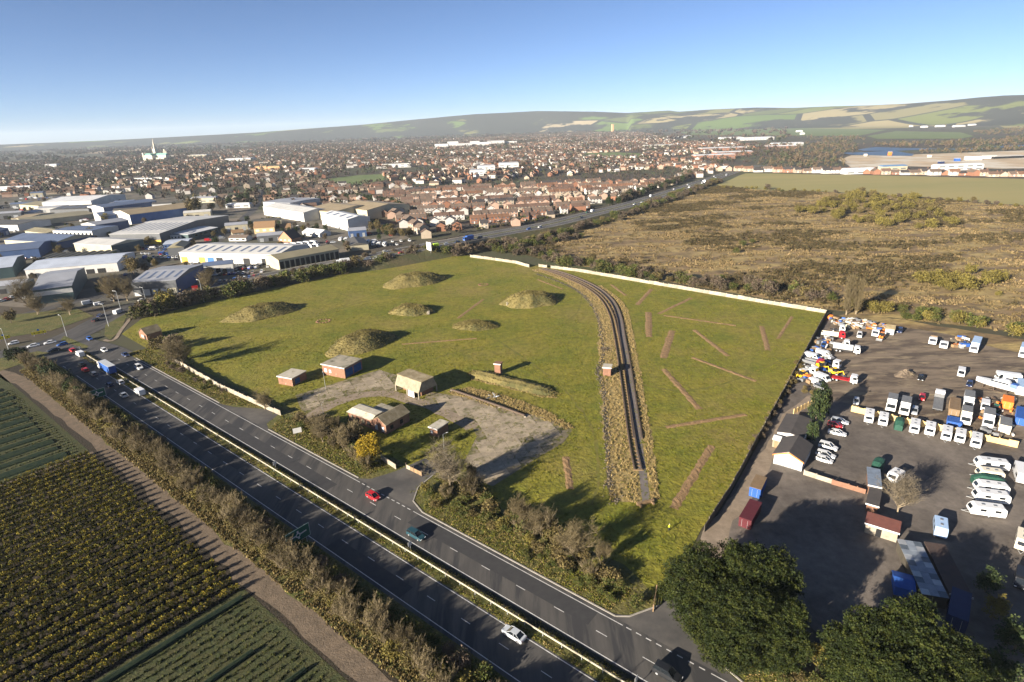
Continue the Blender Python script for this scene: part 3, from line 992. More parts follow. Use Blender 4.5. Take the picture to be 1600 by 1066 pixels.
# long bank with the little brick vent
def long_bank(label, A, B, w, h, seed):
    A, B = np.array(P(*A)), np.array(P(*B))
    L_ = np.linalg.norm(B - A)
    rz = math.atan2(*(B - A)[::-1])
    rng = np.random.default_rng(seed)
    k = int(L_ / 1.5)
    secs = []
    for i in range(k + 1):
        e = min(1, min(i, k - i) / 3)
        x = L_ * i / k - L_ / 2
        hh = h * e * rng.uniform(.85, 1.1) + .02
        ww = w / 2 * (.5 + .5 * e)
        secs.append([(x, -ww, -.05), (x, -ww * .55, hh * .7), (x, 0, hh), (x, ww * .55, hh * .7), (x, ww, -.05)])
    b = MB().loft(secs)
    c = (A + B) / 2
    cs, sn = math.cos(rz), math.sin(rz)
    for q in b.v:
        for _k in range(6):
            jx, jy = q[0] + rng.normal(0, .7), q[1] * rng.uniform(.6, 1.05)
            MOUND_PTS.append((c[0] + jx * cs - jy * sn, c[1] + jx * sn + jy * cs, max(q[2], 0) * .9))
    return place('grassy_bank', b.mesh('grassy_bank', [M_moundgrass]), c[0], c[1], 0, rz, 1, label, 'bank')
long_bank('long straw-coloured bank running past the small brick vent', (735, 583), (868, 617), 7.0, 1.7, 9)

def site_building(name, label, A, B, depth, h, wallm, roofm, overhang=0.25, wins=(), doors=(), side_wins=(), cat='building', parapet=False):
    """flat-roofed block; A-B near base edge (pixels), body runs away from the camera"""
    A, B = np.array(P(*A)), np.array(P(*B))
    L_ = np.linalg.norm(B - A)
    rz = math.atan2(*(B - A)[::-1])
    e = empty(name, A[0], A[1], 0, rz, label, cat)
    MB().box(0, L_, 0, depth, -.1, h, 0).obj('wall', [wallm], e)
    MB().box(-overhang, L_ + overhang, -overhang, depth + overhang, h + .003, h + .28).obj('roof', [roofm], e)
    MB().box(-overhang - .03, L_ + overhang + .03, -overhang - .06, -overhang - .003, h - .05, h + .32).obj('fascia', [M_white], e)
    for x0, x1, z0, z1, m in wins:
        MB().box(x0, x1, -.05, -.003, z0, z1).obj('window', [m], e)
    for x0, x1, z1, m in doors:
        MB().box(x0, x1, -.06, -.003, 0, z1).obj('door', [m], e)
    for y0, y1, z0, z1, m in side_wins:
        MB().box(L_ + .003, L_ + .05, y0, y1, z0, z1).obj('window', [m], e)
    return e
site_building('flat_roofed_block', 'large red brick flat-roofed block with a blue painted end', (505, 585), (540, 592), 9.5, 4.0, M_brick, M_feltroof,
              wins=((1.0, 2.2, 1.2, 2.6, M_white), (3.2, 4.2, 1.2, 2.4, M_white)), side_wins=((0.4, 4.2, 0.4, 3.3, M_bluepaint), (4.8, 8.8, 0.4, 3.3, M_bluepaint)))
site_building('flat_roofed_block', 'small red brick hut with a pale flat roof beside the boundary wall', (436, 600), (458, 604), 7.0, 2.9, M_brick, M_paleroof,
              wins=((1.2, 2.2, 1.0, 2.1, M_brickd),), side_wins=((1.2, 3.6, .3, 2.3, M_bluepaint),))
def gable_block(name, label, A, B, depth, h, rise, wallm, roofm, ridge='depth', over=.3, cat='building', gablem=None, eave=M_white):
    """pitched building; ridge along 'depth' (away from camera) or along 'front'"""
    A, B = np.array(P(*A)), np.array(P(*B))
    L_ = np.linalg.norm(B - A)
    rz = math.atan2(*(B - A)[::-1])
    e = empty(name, A[0], A[1], 0, rz, label, cat)
    b = MB()
    r = MB()
    if ridge == 'depth':
        b.prism([(0, -.1), (L_, -.1), (L_, h), (L_ / 2, h + rise), (0, h)], 0, depth)
        sl = rise / (L_ / 2)
        for sg in (-1, 1):
            x0, x1 = L_ / 2, L_ / 2 + sg * (L_ / 2 + over)
            z0, z1 = h + rise + .02, h - over * sl + .02
            r.add([(x0, -over, z0), (x1, -over, z1), (x1, depth + over, z1), (x0, depth + over, z0), (x0, -over, z0 + .15), (x1, -over, z1 + .15), (x1, depth + over, z1 + .15), (x0, depth + over, z0 + .15)],
                  [(3, 2, 1, 0), (4, 5, 6, 7), (0, 1, 5, 4), (1, 2, 6, 5), (2, 3, 7, 6), (3, 0, 4, 7)])
    else:
        b.add([(x, y, z) for x in (0, L_) for y, z in ((0, -.1), (depth, -.1), (depth, h), (depth / 2, h + rise), (0, h))],
              [(0, 4, 3, 2, 1), (5, 6, 7, 8, 9), (0, 5, 9, 4), (1, 2, 7, 6), (0, 1, 6, 5), (2, 3, 8, 7), (3, 4, 9, 8)])
        sl = rise / (depth / 2)
        for sg in (-1, 1):
            y0, y1 = depth / 2, depth / 2 + sg * (depth / 2 + over)
            z0, z1 = h + rise + .02, h - over * sl + .02
            r.add([(-over, y0, z0), (L_ + over, y0, z0), (L_ + over, y1, z1), (-over, y1, z1), (-over, y0, z0 + .15), (L_ + over, y0, z0 + .15), (L_ + over, y1, z1 + .15), (-over, y1, z1 + .15)],
                  [(3, 2, 1, 0), (4, 5, 6, 7), (0, 1, 5, 4), (1, 2, 6, 5), (2, 3, 7, 6), (3, 0, 4, 7)])
    b.obj('wall', [wallm], e)
    ro = r.obj('roof', [roofm], e)
    return e, L_, ro
# raised timber-legged store with cement-sheet roof
def store():
    A, B = np.array(P(618, 611)), np.array(P(655, 625))
    L_ = np.linalg.norm(B - A)
    rz = math.atan2(*(B - A)[::-1])
    D_ = 8.5
    e = empty('canopy_store', A[0], A[1], 0, rz, 'tall store with brown cement-sheet roof and pale hanging side sheets beside the apron', 'store')
    h = 5.6
    b = MB()
    b.add([(0, 0, 2.3), (L_, 0, 2.3), (L_, 1.6, h), (0, 1.6, h), (0, D_, 2.3), (L_, D_, 2.3), (L_, D_ - 1.6, h), (0, D_ - 1.6, h)],
          [(0, 1, 2, 3), (5, 4, 7, 6), (1, 5, 6, 2), (4, 0, 3, 7)])
    b.obj('cladding', [M_sheetwall], e)
    MB().box(-.2, L_ + .2, 1.4, D_ - 1.4, h + .003, h + .25).obj('roof', [M_asbestos], e)
    for i in range(6):
        MB().box(L_ * i / 6 + .1, L_ * i / 6 + .2, -.06, -.0, 2.3, 2.4).obj('batten', [M_timber], e)
    for x in (0.2, L_ / 2, L_ - .2):
        for y in (.2, D_ - .2):
            MB().box(x - .15, x + .15, y - .15, y + .15, -.1, 2.3).obj('post', [M_concpale], e)
    MB().box(L_ * .55, L_ * .8, .05, .25, 0, 2.2).obj('panel', [M_white], e)
    MB().box(1.0, L_ - 1.5, 2.5, D_ - .6, 0, 2.2).obj('inner_wall', [M_brickd], e)
store()
# derelict house: brick, flat pale part and a gabled part
def derelict():
    A, B = np.array(P(545, 657)), np.array(P(605, 679))
    L_ = np.linalg.norm(B - A)
    rz = math.atan2(*(B - A)[::-1])
    e = empty('derelict_house', A[0], A[1], 0, rz, 'derelict L-shaped brick house with patched pale roof on the green island', 'house')
    g = 6.0
    MB().box(0, L_ - g, 0, 6.0, -.1, 3.0).obj('wall', [M_brick], e)
    b = MB().prism([(L_ - g, -.1), (L_, -.1), (L_, 3.2), (L_ - g / 2, 5.0), (L_ - g, 3.2)], -.2, 9.5)
    b.obj('wall', [M_brick], e)
    MB().box(L_ - g - 6, L_ - g - .01, 6.003, 9.5, -.1, 2.8).obj('wall', [M_brickd], e)
    rng = random.Random(4)
    MB().frustum(-.3, L_ - g + .05, -.3, 6.3, 3.003, .6, L_ - g + .05, 1.6, 4.4, 4.0).obj('roof', [M_paleroof], e)
    MB().box(L_ - g - 6.2, L_ - g - .02, 6.32, 9.8, 2.803, 3.0).obj('roof', [M_feltroof], e)
    for sg in (-1, 1):
        x0, x1 = L_ - g / 2, L_ - g / 2 + sg * (g / 2 + .3)
        z0, z1 = 5.02, 3.02
        r = MB().add([(x0, -.4, z0), (x1, -.4, z1), (x1, 9.8, z1), (x0, 9.8, z0), (x0, -.4, z0 + .12), (x1, -.4, z1 + .12), (x1, 9.8, z1 + .12), (x0, 9.8, z0 + .12)],
                     [(3, 2, 1, 0), (4, 5, 6, 7), (0, 1, 5, 4), (1, 2, 6, 5), (2, 3, 7, 6), (3, 0, 4, 7)])
        r.obj('roof', [M_asbestos], e)
    for i in range(4):
        x = 1.2 + i * (L_ - g - 1) / 4
        w = MB().box(x, x + 1.3, -.06, -.003, .9, 2.3).obj('window', [M_dark if i % 2 else M_sheetwall], e)
    for x in (L_ - 4.6, L_ - 1.9):
        MB().box(x, x + 1.1, -.26, -.203, .6, 2.2).obj('window', [M_white], e)
    for y in (1.5, 5.5):
        MB().box(L_ + .003, L_ + .06, y, y + 1.2, .9, 2.2).obj('window', [M_dark], e)
derelict()
site_building('brick_hut', 'little brick hut with a pale slab roof beside the curved apron edge', (672, 680), (684, 684), 5.0, 2.6, M_brickd, M_paleroof, wins=((.5, 1.2, .8, 1.8, M_white),), cat='hut')
site_building('brick_kiosk', 'cube-shaped brick kiosk with pale flat roof standing beside the old siding', (942, 587), (954, 588), 3.2, 3.0, M_brick, M_paleroof, wins=((.6, 1.6, 1.0, 2.0, M_brickd),), cat='kiosk')
site_building('brick_vent', 'tiny brick vent tower on the straw-coloured bank', (773, 585), (782, 586), 2.2, 4.0, M_brick, M_brickd, cat='vent')
def small_house():
    e, L_, ro = gable_block('gatekeeper_house', 'small brick house with mossy pitched roof by the roundabout hedge', (219, 528), (231, 532), 6.5, 2.8, 2.2, M_brick, M_asbestos, ridge='depth', cat='house')
    MB().box(L_ * .3, L_ * .55, -.05, -.003, .8, 1.9).obj('window', [M_white], e)
    MB().box(L_ * .65, L_ * .85, -.05, -.003, 0, 2.0).obj('door', [M_dark], e)
small_house()

# boundary walls of precast panels and posts
def panel_wall(name, label, path, h, m, pw=3.0, th=.14, broken=0.0, seed=1, cat='wall', postm=None, capm=None):
    rng = random.Random(seed)
    path = [np.array(p, float) for p in path]
    e = empty(name, path[0][0], path[0][1], 0, 0, label, cat)
    org = path[0]
    pm = MB().box(0, pw - .16, -th / 2, th / 2, 0, 1).mesh('panel', [m])
    qm = MB().box(-.11, .11, -.11, .11, -.3, 1.06).mesh('post', [postm or m])
    for a, b in zip(path[:-1], path[1:]):
        L_ = np.linalg.norm(b - a)
        d = (b - a) / L_
        rz = math.atan2(d[1], d[0])
        n = max(1, int(round(L_ / pw)))
        for i in range(n):
            q = a + d * (L_ * i / n) - org
            o = bpy.data.objects.new('post', qm)
            o.location = (q[0], q[1], 0)
            o.rotation_euler = (0, 0, rz)
            o.scale = (1, 1, h)
            link(o, e)
            if rng.random() < broken:
                continue
            o = bpy.data.objects.new('panel', pm)
            qq = q + d * .1
            o.location = (qq[0], qq[1], -.02)
            o.rotation_euler = (rng.uniform(-.02, .02), 0, rz)
            o.scale = (L_ / n / pw, 1, h * rng.uniform(.84, 1.03))
            link(o, e)
    return e
panel_wall('boundary_wall', 'white precast panel wall from the bypass hedge to the siding gap', [P(735, 402), P(780, 408), P(806, 412), P(827, 418)], 1.9, M_concpale, seed=2)
panel_wall('boundary_wall', 'long white precast panel wall between meadow and brown heath', [P(842, 417), P(900, 424), P(1000, 441), P(1100, 458), P(1200, 475), P(1292, 490)], 1.9, M_concpale, broken=0.02, seed=3)
panel_wall('boundary_wall', 'pale wall along the roadside shrubs west of the apron', [S(192, 19.0), S(172, 18.2), S(146, 17.4), S(125, 18.0), S(109, 18.6)], 1.9, M_concpale, seed=4)
panel_wall('boundary_wall', 'short pale wall behind the yellow tree by the entrance', [S(62, 20.6), S(55, 19.8)], 1.5, M_concpale, seed=5)
M_darkfence = mat('weathered_boards', (0.10, 0.085, 0.06), (0.07, 0.06, 0.045), 1.0, 5, rnd=.15)
panel_wall('boundary_fence', 'dark weathered fence between the meadow and the scrap yard lane', [P(1291, 492), P(1270, 530), P(1245, 577), P(1215, 632), P(1175, 705), P(1140, 770), P(1100, 832)], 2.2, M_darkfence, seed=6, cat='fence')

# old siding: rails on sleepers, path and ditch
SID = smooth_path([P(845, 420), P(880, 432), P(915, 448), P(940, 467), P(955, 492), P(963, 525), P(969, 560), P(978, 620), P(988, 690), P(997, 735)], 2.0)
PTH = smooth_path([P(850, 419), P(890, 431), P(930, 449), P(955, 470), P(967, 495), P(973, 530), P(980, 570), P(990, 640), P(1001, 715), P(1010, 785)], 2.0)
DIT = smooth_path([P(838, 428), P(880, 443), P(912, 462), P(932, 490), P(940, 525), P(942, 560), P(935, 580), P(943, 610), P(948, 680), P(954, 760), P(962, 785)], 2.0)
BED = smooth_path([P(842, 420), P(885, 434), P(925, 458), P(950, 492), P(956, 540), P(962, 590), P(970, 650), P(980, 720), P(988, 785)], 2.0)
ribbon('rough_grass', BED, 10.5, 0.018, M_tan, jit=0.7)
TAN2 = smooth_path([P(936, 447), P(970, 474), P(982, 510), P(990, 560), P(1000, 620), P(1012, 700), P(1022, 780)], 2.0)
ribbon('rough_grass', TAN2, 3.2, 0.020, M_tan, jit=0.3)
path_o = ribbon('concrete_path', PTH, 1.9, 0.05, mat('path_grey', (0.17, 0.145, 0.13), (0.12, 0.105, 0.095), 0.8, 7))
def rail_along(name, path, off, w, h, m, parent, z=0.05):
    n = len(path)
    secs = []
    for i, p in enumerate(path):
        a, c = path[max(0, i - 1)], path[min(n - 1, i + 1)]
        d = (c - a) / np.linalg.norm(c - a)
        nn = np.array([d[1], -d[0]])
        q = p + nn * off
        secs.append([(*(q - nn * w / 2), z), (*(q + nn * w / 2), z), (*(q + nn * w / 2), z + h), (*(q - nn * w / 2), z + h)])
    return MB().loft(secs).obj(name, [m], parent)
for off in (-1.15, 1.15):
    rail_along('edge_beam', PTH[4:-14], off, .38, .45, M_rust, path_o)
siding = empty('railway_siding', 0, 0, 0, 0, 'disused rusty railway siding with sleepers curving through the meadow', 'railway track')
for off in (-.9, .9):
    rail_along('rail', SID, off, .34, .38, M_rust, siding, .12)
slm = MB().box(-1.35, 1.35, -.16, .16, 0, .14).mesh('sleeper', [M_timber])
acc = 0
for i in range(1, len(SID)):
    d = SID[i] - SID[i - 1]
    for k in range(1):
        o = bpy.data.objects.new('sleeper', slm)
        o.location = (*(SID[i]), .04)
        o.rotation_euler = (0, 0, math.atan2(d[1], d[0]) + math.pi / 2)
        link(o, siding)
# rubble-edged ditch
ditch_v = []
ribbon('ditch', DIT, 1.3, 0.03, mat('ditch_soil', (0.055, 0.045, 0.028), (0.08, 0.065, 0.04), 1.0, 6), jit=.25)
rng_ = np.random.default_rng(8)
_b = MB()
for p in DIT:
    for k in range(7):
        q = p + rng_.normal(0, .75, 2)
        s_ = rng_.uniform(.07, .22)
        _b.frustum(q[0] - s_, q[0] + s_, q[1] - s_, q[1] + s_, 0, q[0] - s_ * .5, q[0] + s_ * .6, q[1] - s_ * .6, q[1] + s_ * .5, s_ * 1.5)
tag(_b.obj('rubble', [mat('ditch_rubble', (0.13, 0.105, 0.075), (0.085, 0.07, 0.05), 1.0, 5)]), 'broken brick rubble strewn along the ditch beside the siding', 'rubble', kind='stuff')
# buffer beam at the path end, scrap by the kiosk
_x, _y = P(1008, 787)
place('buffer_beam', MB().box(-2.2, 2.2, -.3, .3, 0, .7).box(-1.8, -1.4, -1.2, .3, 0, .5).box(1.4, 1.8, -1.2, .3, 0, .5).mesh('buffer_beam', [M_timber]), _x, _y, 0, .3, 1, 'timber buffer beam across the end of the concrete path', 'buffer stop')
for u, v, lb in ((944, 547, 'tangle of rusty steel beside the ditch above the kiosk'), (770, 622, 'broken white posts in the dry growth beside the apron')):
    x, y = P(u, v)
    rr = random.Random(u)
    b = MB()
    for i in range(7):
        a = rr.uniform(0, 6.28)
        l_ = rr.uniform(.8, 2.2)
        c = (rr.uniform(-1, 1), rr.uniform(-1, 1), rr.uniform(.1, .6))
        b.cyl(c, (c[0] + math.cos(a) * l_, c[1] + math.sin(a) * l_, c[2] + rr.uniform(-.05, .8)), .12, 5)
    place('scrap_heap', b.mesh('scrap_heap', [M_rust if u == 944 else M_galv]), x, y, 0, 0, 1, lb, 'scrap')
# pipe along the apron edge
_pp = smooth_path([P(705, 611), P(740, 623), P(780, 637), P(820, 652)], 3)
_po = rail_along('pipe_run', _pp, 0, .5, .5, M_rust, None, .35)
tag(_po, 'low rusty pipe run on the dry bank beside the apron', 'pipe')
for p in _pp[::3]:
    MB().box(p[0] - .3, p[0] + .3, p[1] - .3, p[1] + .3, -.1, .34).obj('support', [M_concpale], _po)

# concrete step barrier down the middle of the dual carriageway
e = empty('crash_barrier', *S(-75, 0), 0, math.atan2(DV[1], DV[0]), 'pale steel crash barrier down the middle of the dual carriageway', 'barrier')
M_barrier = mat('barrier_concrete', (0.40, 0.36, 0.27), (0.30, 0.27, 0.20), 0.6, 5, rnd=.1)
strip(-75, 236, .35, 2.2, 0.026, mat('reserve_soil_shade', (0.030, 0.028, 0.018), (0.045, 0.042, 0.02), .6, 8, fine=.3, fscale=1.0), 'central_reserve')  # dark ground strip; the barrier's shadow band is put into its colour
bm_ = MB().add([(x, y, z) for y in (0, 4.0) for x, z in ((-.05, .40), (-.13, .46), (-.13, .53), (-.07, .58), (-.13, .63), (-.13, .70), (-.05, .76), (.04, .76), (.04, .40))],
               [(i, (i + 1) % 9, 9 + (i + 1) % 9, 9 + i) for i in range(9)] + [tuple(range(9))[::-1], tuple(range(9, 18))]).mesh('beam', [M_barrier])
pm_ = MB().box(.045, .16, -.06, .06, -.2, .72).mesh('post', [M_galv])
for i in range(76):
    for nm_, me_, off_ in (('beam', bm_, 0), ('post', pm_, 0)):
        o = bpy.data.objects.new(nm_, me_)
        o.location = (4.0 * i + 4.0 - off_, 0, .03)
        o.rotation_euler = (0, 0, math.pi / 2)
        link(o, e)

# lamp posts
def lamp_mesh(h):
    a = MB().cyl((0, 0, -.2), (0, 0, h * .35), .13, 8, 0, .11).cyl((0, 0, h * .35), (0, 0, h), .11, 8, 0, .06).cyl((0, 0, h), (1.4, 0, h + .25), .05, 6).mesh('pole', [M_galv])
    b = MB().frustum(1.3, 2.1, -.16, .16, h + .18, 1.35, 2.0, -.1, .1, h + .34).mesh('lantern', [M_white])
    return a, b
LA, LB = lamp_mesh(10.0)
for u, v, h, az, lb in ((319, 472, 12, 2.6, 'tall grey lamp post beside the bypass slip road with red sign'), (170, 510, 11, 3.0, 'lamp post at the kerb of the roundabout exit'), (189, 484, 10, 3.0, 'lamp post behind the white van on the roundabout'),
                        (105, 526, 10, 2.6, 'lamp post on the grass tip inside the roundabout approach'), (14, 548, 10, 3.1, 'lamp post beside the yellow chevron board at the picture edge'), (230, 478, 10, 2.8, 'lamp post in front of the dark glazed showroom'),
                        (509, 608, 6, 2.0, 'slim grey post on the slabs between the brick blocks'), (695, 714, 7, 0.5, 'lamp post with white lantern above the hedge by the little hut'), (505, 648, 4, 1, 'short post at the start of the access lane')):
    x, y = P(u, v)
    stamp([('pole', LA, (0, 0, 0), []), ('lantern', LB, (0, 0, 0), [])], 'lamp_post', x, y, 0, az, h / 10, lb, 'lamp post', 'lamp posts')

# traffic signs
M_signgreen = mat('sign_green', (0.012, 0.085, 0.055), rough=.5)
M_signblue = mat('sign_blue', (0.02, 0.13, 0.42), rough=.5)
M_signyellow = mat('sign_yellow', (0.78, 0.60, 0.03), rough=.5)
M_black = mat('black_paint', (0.015, 0.015, 0.016), rough=.5)
def big_sign(label, s, t, w, h, lift, face, rz_off=0.0, cross=True):
    x, y = S(s, t)
    e = empty('road_sign', x, y, 0, math.atan2(-DV[1], -DV[0]) + rz_off, label, 'road sign')   # face looks back along the road (local +x)
    for yy in (-w * .32, w * .32):
        MB().cyl((-.12, yy, -.1), (-.12, yy, lift + h), .07, 6).obj('post', [M_galv], e)
    p = MB().box(-.05, .0, -w / 2, w / 2, lift, lift + h).obj('panel', [face], e)
    fr = MB()
    for a in ((-w / 2, w / 2, lift, lift + .08), (-w / 2, w / 2, lift + h - .08, lift + h), (-w / 2, -w / 2 + .08, lift + .085, lift + h - .085), (w / 2 - .08, w / 2, lift + .085, lift + h - .085)):
        fr.box(.003, .012, *a)
    fr.obj('border', [M_white], p)
    if cross:
        c = MB()
        zc = lift + h * .48
        n = 20
        for i in range(n):
            a0, a1 = 2 * math.pi * i / n, 2 * math.pi * (i + 1) / n
            ri, ro = .32, .58
            c.add([(.012, math.cos(a) * r_, zc + math.sin(a) * r_) for a, r_ in ((a0, ri), (a1, ri), (a1, ro), (a0, ro))], [(0, 1, 2, 3)])
        for dy, dz, l_, th in ((1, .08, w * .36, .16), (-1, .05, w * .36, .16), (0, 1, h * .34, .2), (.12, -1, h * .30, .22)):
            q = np.array([dy, dz]) / math.hypot(dy, dz)
            nn = np.array([-q[1], q[0]]) * th
            a, b = q * .5, q * max(l_, .8)
            c.add([(.012, a[0] - nn[0], zc + a[1] - nn[1]), (.012, b[0] - nn[0], zc + b[1] - nn[1]), (.012, b[0] + nn[0], zc + b[1] + nn[1]), (.012, a[0] + nn[0], zc + a[1] + nn[1])], [(0, 1, 2, 3)])
        c.obj('junction_symbol', [M_white], p)
    return e
big_sign('large green direction sign with white roundabout symbol in the hedge', 48.5, -12.8, 5.6, 3.2, 1.6, M_signgreen)
big_sign('green and blue direction sign beside the queueing traffic', 172, -12.5, 5.0, 3.0, 1.2, M_signgreen)
def small_sign(label, s, t, kind):
    x, y = S(s, t)
    e = empty('traffic_sign', x, y, 0, math.atan2(DV[1], DV[0]), label, 'traffic sign')
    MB().cyl((0, 0, -.1), (0, 0, 2.0), .05, 6).obj('post', [M_galv], e)
    if kind == 'round':
        p = MB().cyl((.05, 0, 1.75), (.09, 0, 1.75), .42, 14).obj('disc', [M_white], e)
        MB().cyl((.092, 0, 1.75), (.10, 0, 1.75), .30, 14).obj('symbol', [M_signblue], p)
    else:
        MB().box(.05, .09, -.45, .45, 1.1, 2.1).obj('plate', [M_white], e)
small_sign('white direction marker on the reserve across from the red car', 28.5, .95, 'plate')
small_sign('white direction marker on the reserve at the picture bottom', -24.5, .95, 'plate')
small_sign('white direction marker on the reserve near the wooden fence gate', 82, .95, 'plate')
small_sign('white disc sign at the tip of the central reserve by the roundabout', 236, 0.5, 'round')
for u, v, w, lb in ((62, 524, 5.5, 'yellow chevron board with blue discs above on the roundabout'), (7, 532, 4.5, 'yellow chevron board at the left picture edge')):
    x, y = P(u, v)
    e = empty('chevron_board', x, y, 0, head(u, v, 10, 40), lb, 'traffic sign')
    for yy in (-w * .35, w * .35):
        MB().cyl((-.1, yy, -.1), (-.1, yy, 2.2), .07, 6).obj('post', [M_galv], e)
    p = MB().box(-.04, .0, -w / 2, w / 2, .7, 2.0).obj('panel', [M_signyellow], e)
    for k in range(3):
        yy = -w * .3 + k * w * .3
        MB().add([(.006, yy - .3, 1.0), (.006, yy, 1.0), (.006, yy + .35, 1.35), (.006, yy, 1.7), (.006, yy - .3, 1.7), (.006, yy + .05, 1.35)], [(0, 1, 2, 5), (5, 2, 3, 4)]).obj('chevron', [M_black], p)
    d = MB().cyl((.02, 0, 2.6), (.06, 0, 2.6), .45, 14).obj('disc', [M_signblue], e)
# estate agent board and entrance boards
x, y = P(466, 682)
e = empty('notice_board', x, y, 0, head(466, 682, 4, 20), 'white notice board on posts in the verge shrubs', 'notice board')
MB().box(-.04, .04, -1.2, 1.2, 1.2, 2.8).obj('board', [M_white], e)
for yy in (-1, 1):
    MB().cyl((-.1, yy, -.1), (-.1, yy, 2.8), .06, 6).obj('post', [M_timber], e)
x, y = S(50, 21.5)
e = empty('site_gate', x, y, 0, math.atan2(NV[1], NV[0]) + 1.57, 'pale closed gate with white boards at the entrance splay', 'gate')
for i in range(4):
    MB().box(-3 + i * 1.5, -1.6 + i * 1.5, -.05, .05, .2, 1.4).obj('panel', [M_timber if i < 3 else M_concpale], e)
for i in range(3):
    MB().box(-3.1 + i * 3, -2.95 + i * 3, -.1, .1, -.1, 2.0).obj('post', [M_rust], e)
x, y = P(1023, 940)
e = empty('lane_gate', x, y, 0, head(1023, 940, 5, -30), 'leaning timber gate at the hedge end by the lower entrance', 'gate')
for i in range(5):
    MB().box(-2.4, 2.4, -.04, .04, .2 + i * .28, .36 + i * .28).obj('rail', [M_timber], e)
for xx in (-2.5, 2.5):
    MB().box(xx - .1, xx + .1, -.1, .1, -.2, 1.7).obj('post', [M_timber], e)

# ================================================================== VEGETATION
M_bark = mat('bark', (0.13, 0.10, 0.07), (0.09, 0.07, 0.05), 2.0, 4)
M_barkpale = mat('bark_pale', (0.24, 0.19, 0.12), (0.18, 0.14, 0.09), 2.0, 4)
M_twig = mat('twig_tan', (0.135, 0.104, 0.050), (0.10, 0.078, 0.038), 1.0, 3, rnd=.18)
M_twig2 = mat('twig_grey', (0.135, 0.11, 0.072), (0.10, 0.082, 0.055), 1.0, 3, rnd=.18)
def leafm(name, c, r=.2):
    return mat(name, c, tuple(x * .72 for x in c), .8, 3, rough=.7, rnd=r, spec=.15)
M_pine = [leafm('pine_a', (0.024, 0.034, 0.006), .08), leafm('pine_b', (0.014, 0.021, 0.005), .08), leafm('pine_c', (0.040, 0.047, 0.008), .08)]
M_shrub = [leafm('shrub_a', (0.072, 0.086, 0.018)), leafm('shrub_b', (0.050, 0.062, 0.015)), leafm('shrub_c', (0.10, 0.088, 0.026))]
M_brownb = [leafm('brown_a', (0.128, 0.096, 0.038)), leafm('brown_b', (0.092, 0.070, 0.030)), leafm('brown_c', (0.145, 0.115, 0.040))]
M_yellow = [leafm('gold_a', (0.30, 0.20, 0.015), .05), leafm('gold_b', (0.22, 0.16, 0.015), .05), leafm('gold_c', (0.36, 0.25, 0.02), .05)]
M_olive = [leafm('olive_a', (0.15, 0.125, 0.028)), leafm('olive_b', (0.115, 0.095, 0.026)), leafm('olive_c', (0.175, 0.14, 0.032))]
M_wint = [leafm('winter_a', (0.115, 0.083, 0.058)), leafm('winter_b', (0.088, 0.066, 0.048)), leafm('winter_c', (0.10, 0.082, 0.045))]
M_dkgreen = [leafm('conifer_a', (0.032, 0.048, 0.016)), leafm('conifer_b', (0.024, 0.038, 0.015)), leafm('conifer_c', (0.048, 0.062, 0.018))]

def leafy(name, seed, mats, lobes, ncl, clr, per, leaf, trunk_h=0, tr=.15):
    V, F, M = crown(np.random.default_rng(seed), lobes, ncl, clr, per, leaf, 3)
    me = np_mesh(name, V, F, mats, M)
    tm = MB().cyl((0, 0, -.2), (0, 0, max(trunk_h, .6)), tr, 6, 0, tr * .6).mesh('trunk', [M_bark])
    return [('crown', me, (0, 0, 0), []), ('trunk', tm, (0, 0, 0), [])]

def lobes_round(rng, r, h, n=6, z0=.15):
    l = [(0, 0, h * .55, r * .75, r * .75, h * .42)]
    for i in range(n):
        a = rng.uniform(0, 6.28)
        d = rng.uniform(.3, .65) * r
        rr = rng.uniform(.3, .5) * r
        l.append((math.cos(a) * d, math.sin(a) * d, rng.uniform(z0 + .15, .8) * h, rr, rr, rr * rng.uniform(.7, 1.0) * h / (2 * r) * 1.6))
    return l

_r = np.random.default_rng(21)
BUSH = {}
for key, mats in (('shrub', M_shrub), ('brown', M_brownb), ('olive', M_olive), ('winter', M_wint)):
    BUSH[key] = [leafy('%s_bush' % key, 100 + i, mats, lobes_round(_r, 1.6, 2.4, 6), 110, .42, 9, .15, .8, .08) for i in range(4)]
TREEN = {}
for key, mats in (('winter', M_wint), ('brown', M_brownb), ('olive', M_olive), ('conifer', M_dkgreen)):
    TREEN[key] = [leafy('%s_tree' % key, 200 + i, mats, lobes_round(_r, 3.4, 8.0, 8, .3), 200, .7, 9, .30, 4.5, .25) for i in range(3)]
PINE = []
for i in range(3):
    rr = np.random.default_rng(300 + i)
    lob = [(0, 0, 6.4, 5.2, 5.2, 6.2), (rr.normal(0, 1), rr.normal(0, 1), 9.5, 3.4, 3.4, 3.6)]
    for k in range(26):
        a = rr.uniform(0, 6.28)
        ph_ = rr.uniform(-.75, 1.1)
        q = rr.uniform(1.1, 1.9)
        lob.append((math.cos(a) * math.cos(ph_) * 5.0, math.sin(a) * math.cos(ph_) * 5.0, 6.6 + math.sin(ph_) * 6.0, q, q, q * .75))
    PINE.append(leafy('pine', 310 + i, M_pine, lob, 3300, .40, 18, .135, 9.0, .38))
BARE = []
for i, kw in enumerate((dict(h=8, spread=1.5, n1=13, n2=8, n3=7, n4=4, up=.3), dict(h=7.5, spread=1.35, n1=11, n2=8, n3=7, n4=4, multi=2, up=.38), dict(h=8, spread=.95, n1=12, n2=8, n3=7, n4=3, multi=3, trunk=.14))):
    h_ = kw.pop('h')
    sp_ = kw.pop('spread')
    a, b = bare_tree_mesh('bare_tree', np.random.default_rng(400 + i), h_, sp_, M_barkpale, M_twig2 if i == 0 else M_twig, **kw)
    BARE.append([('trunk', a, (0, 0, 0), []), ('crown', b, (0, 0, 0), [])])
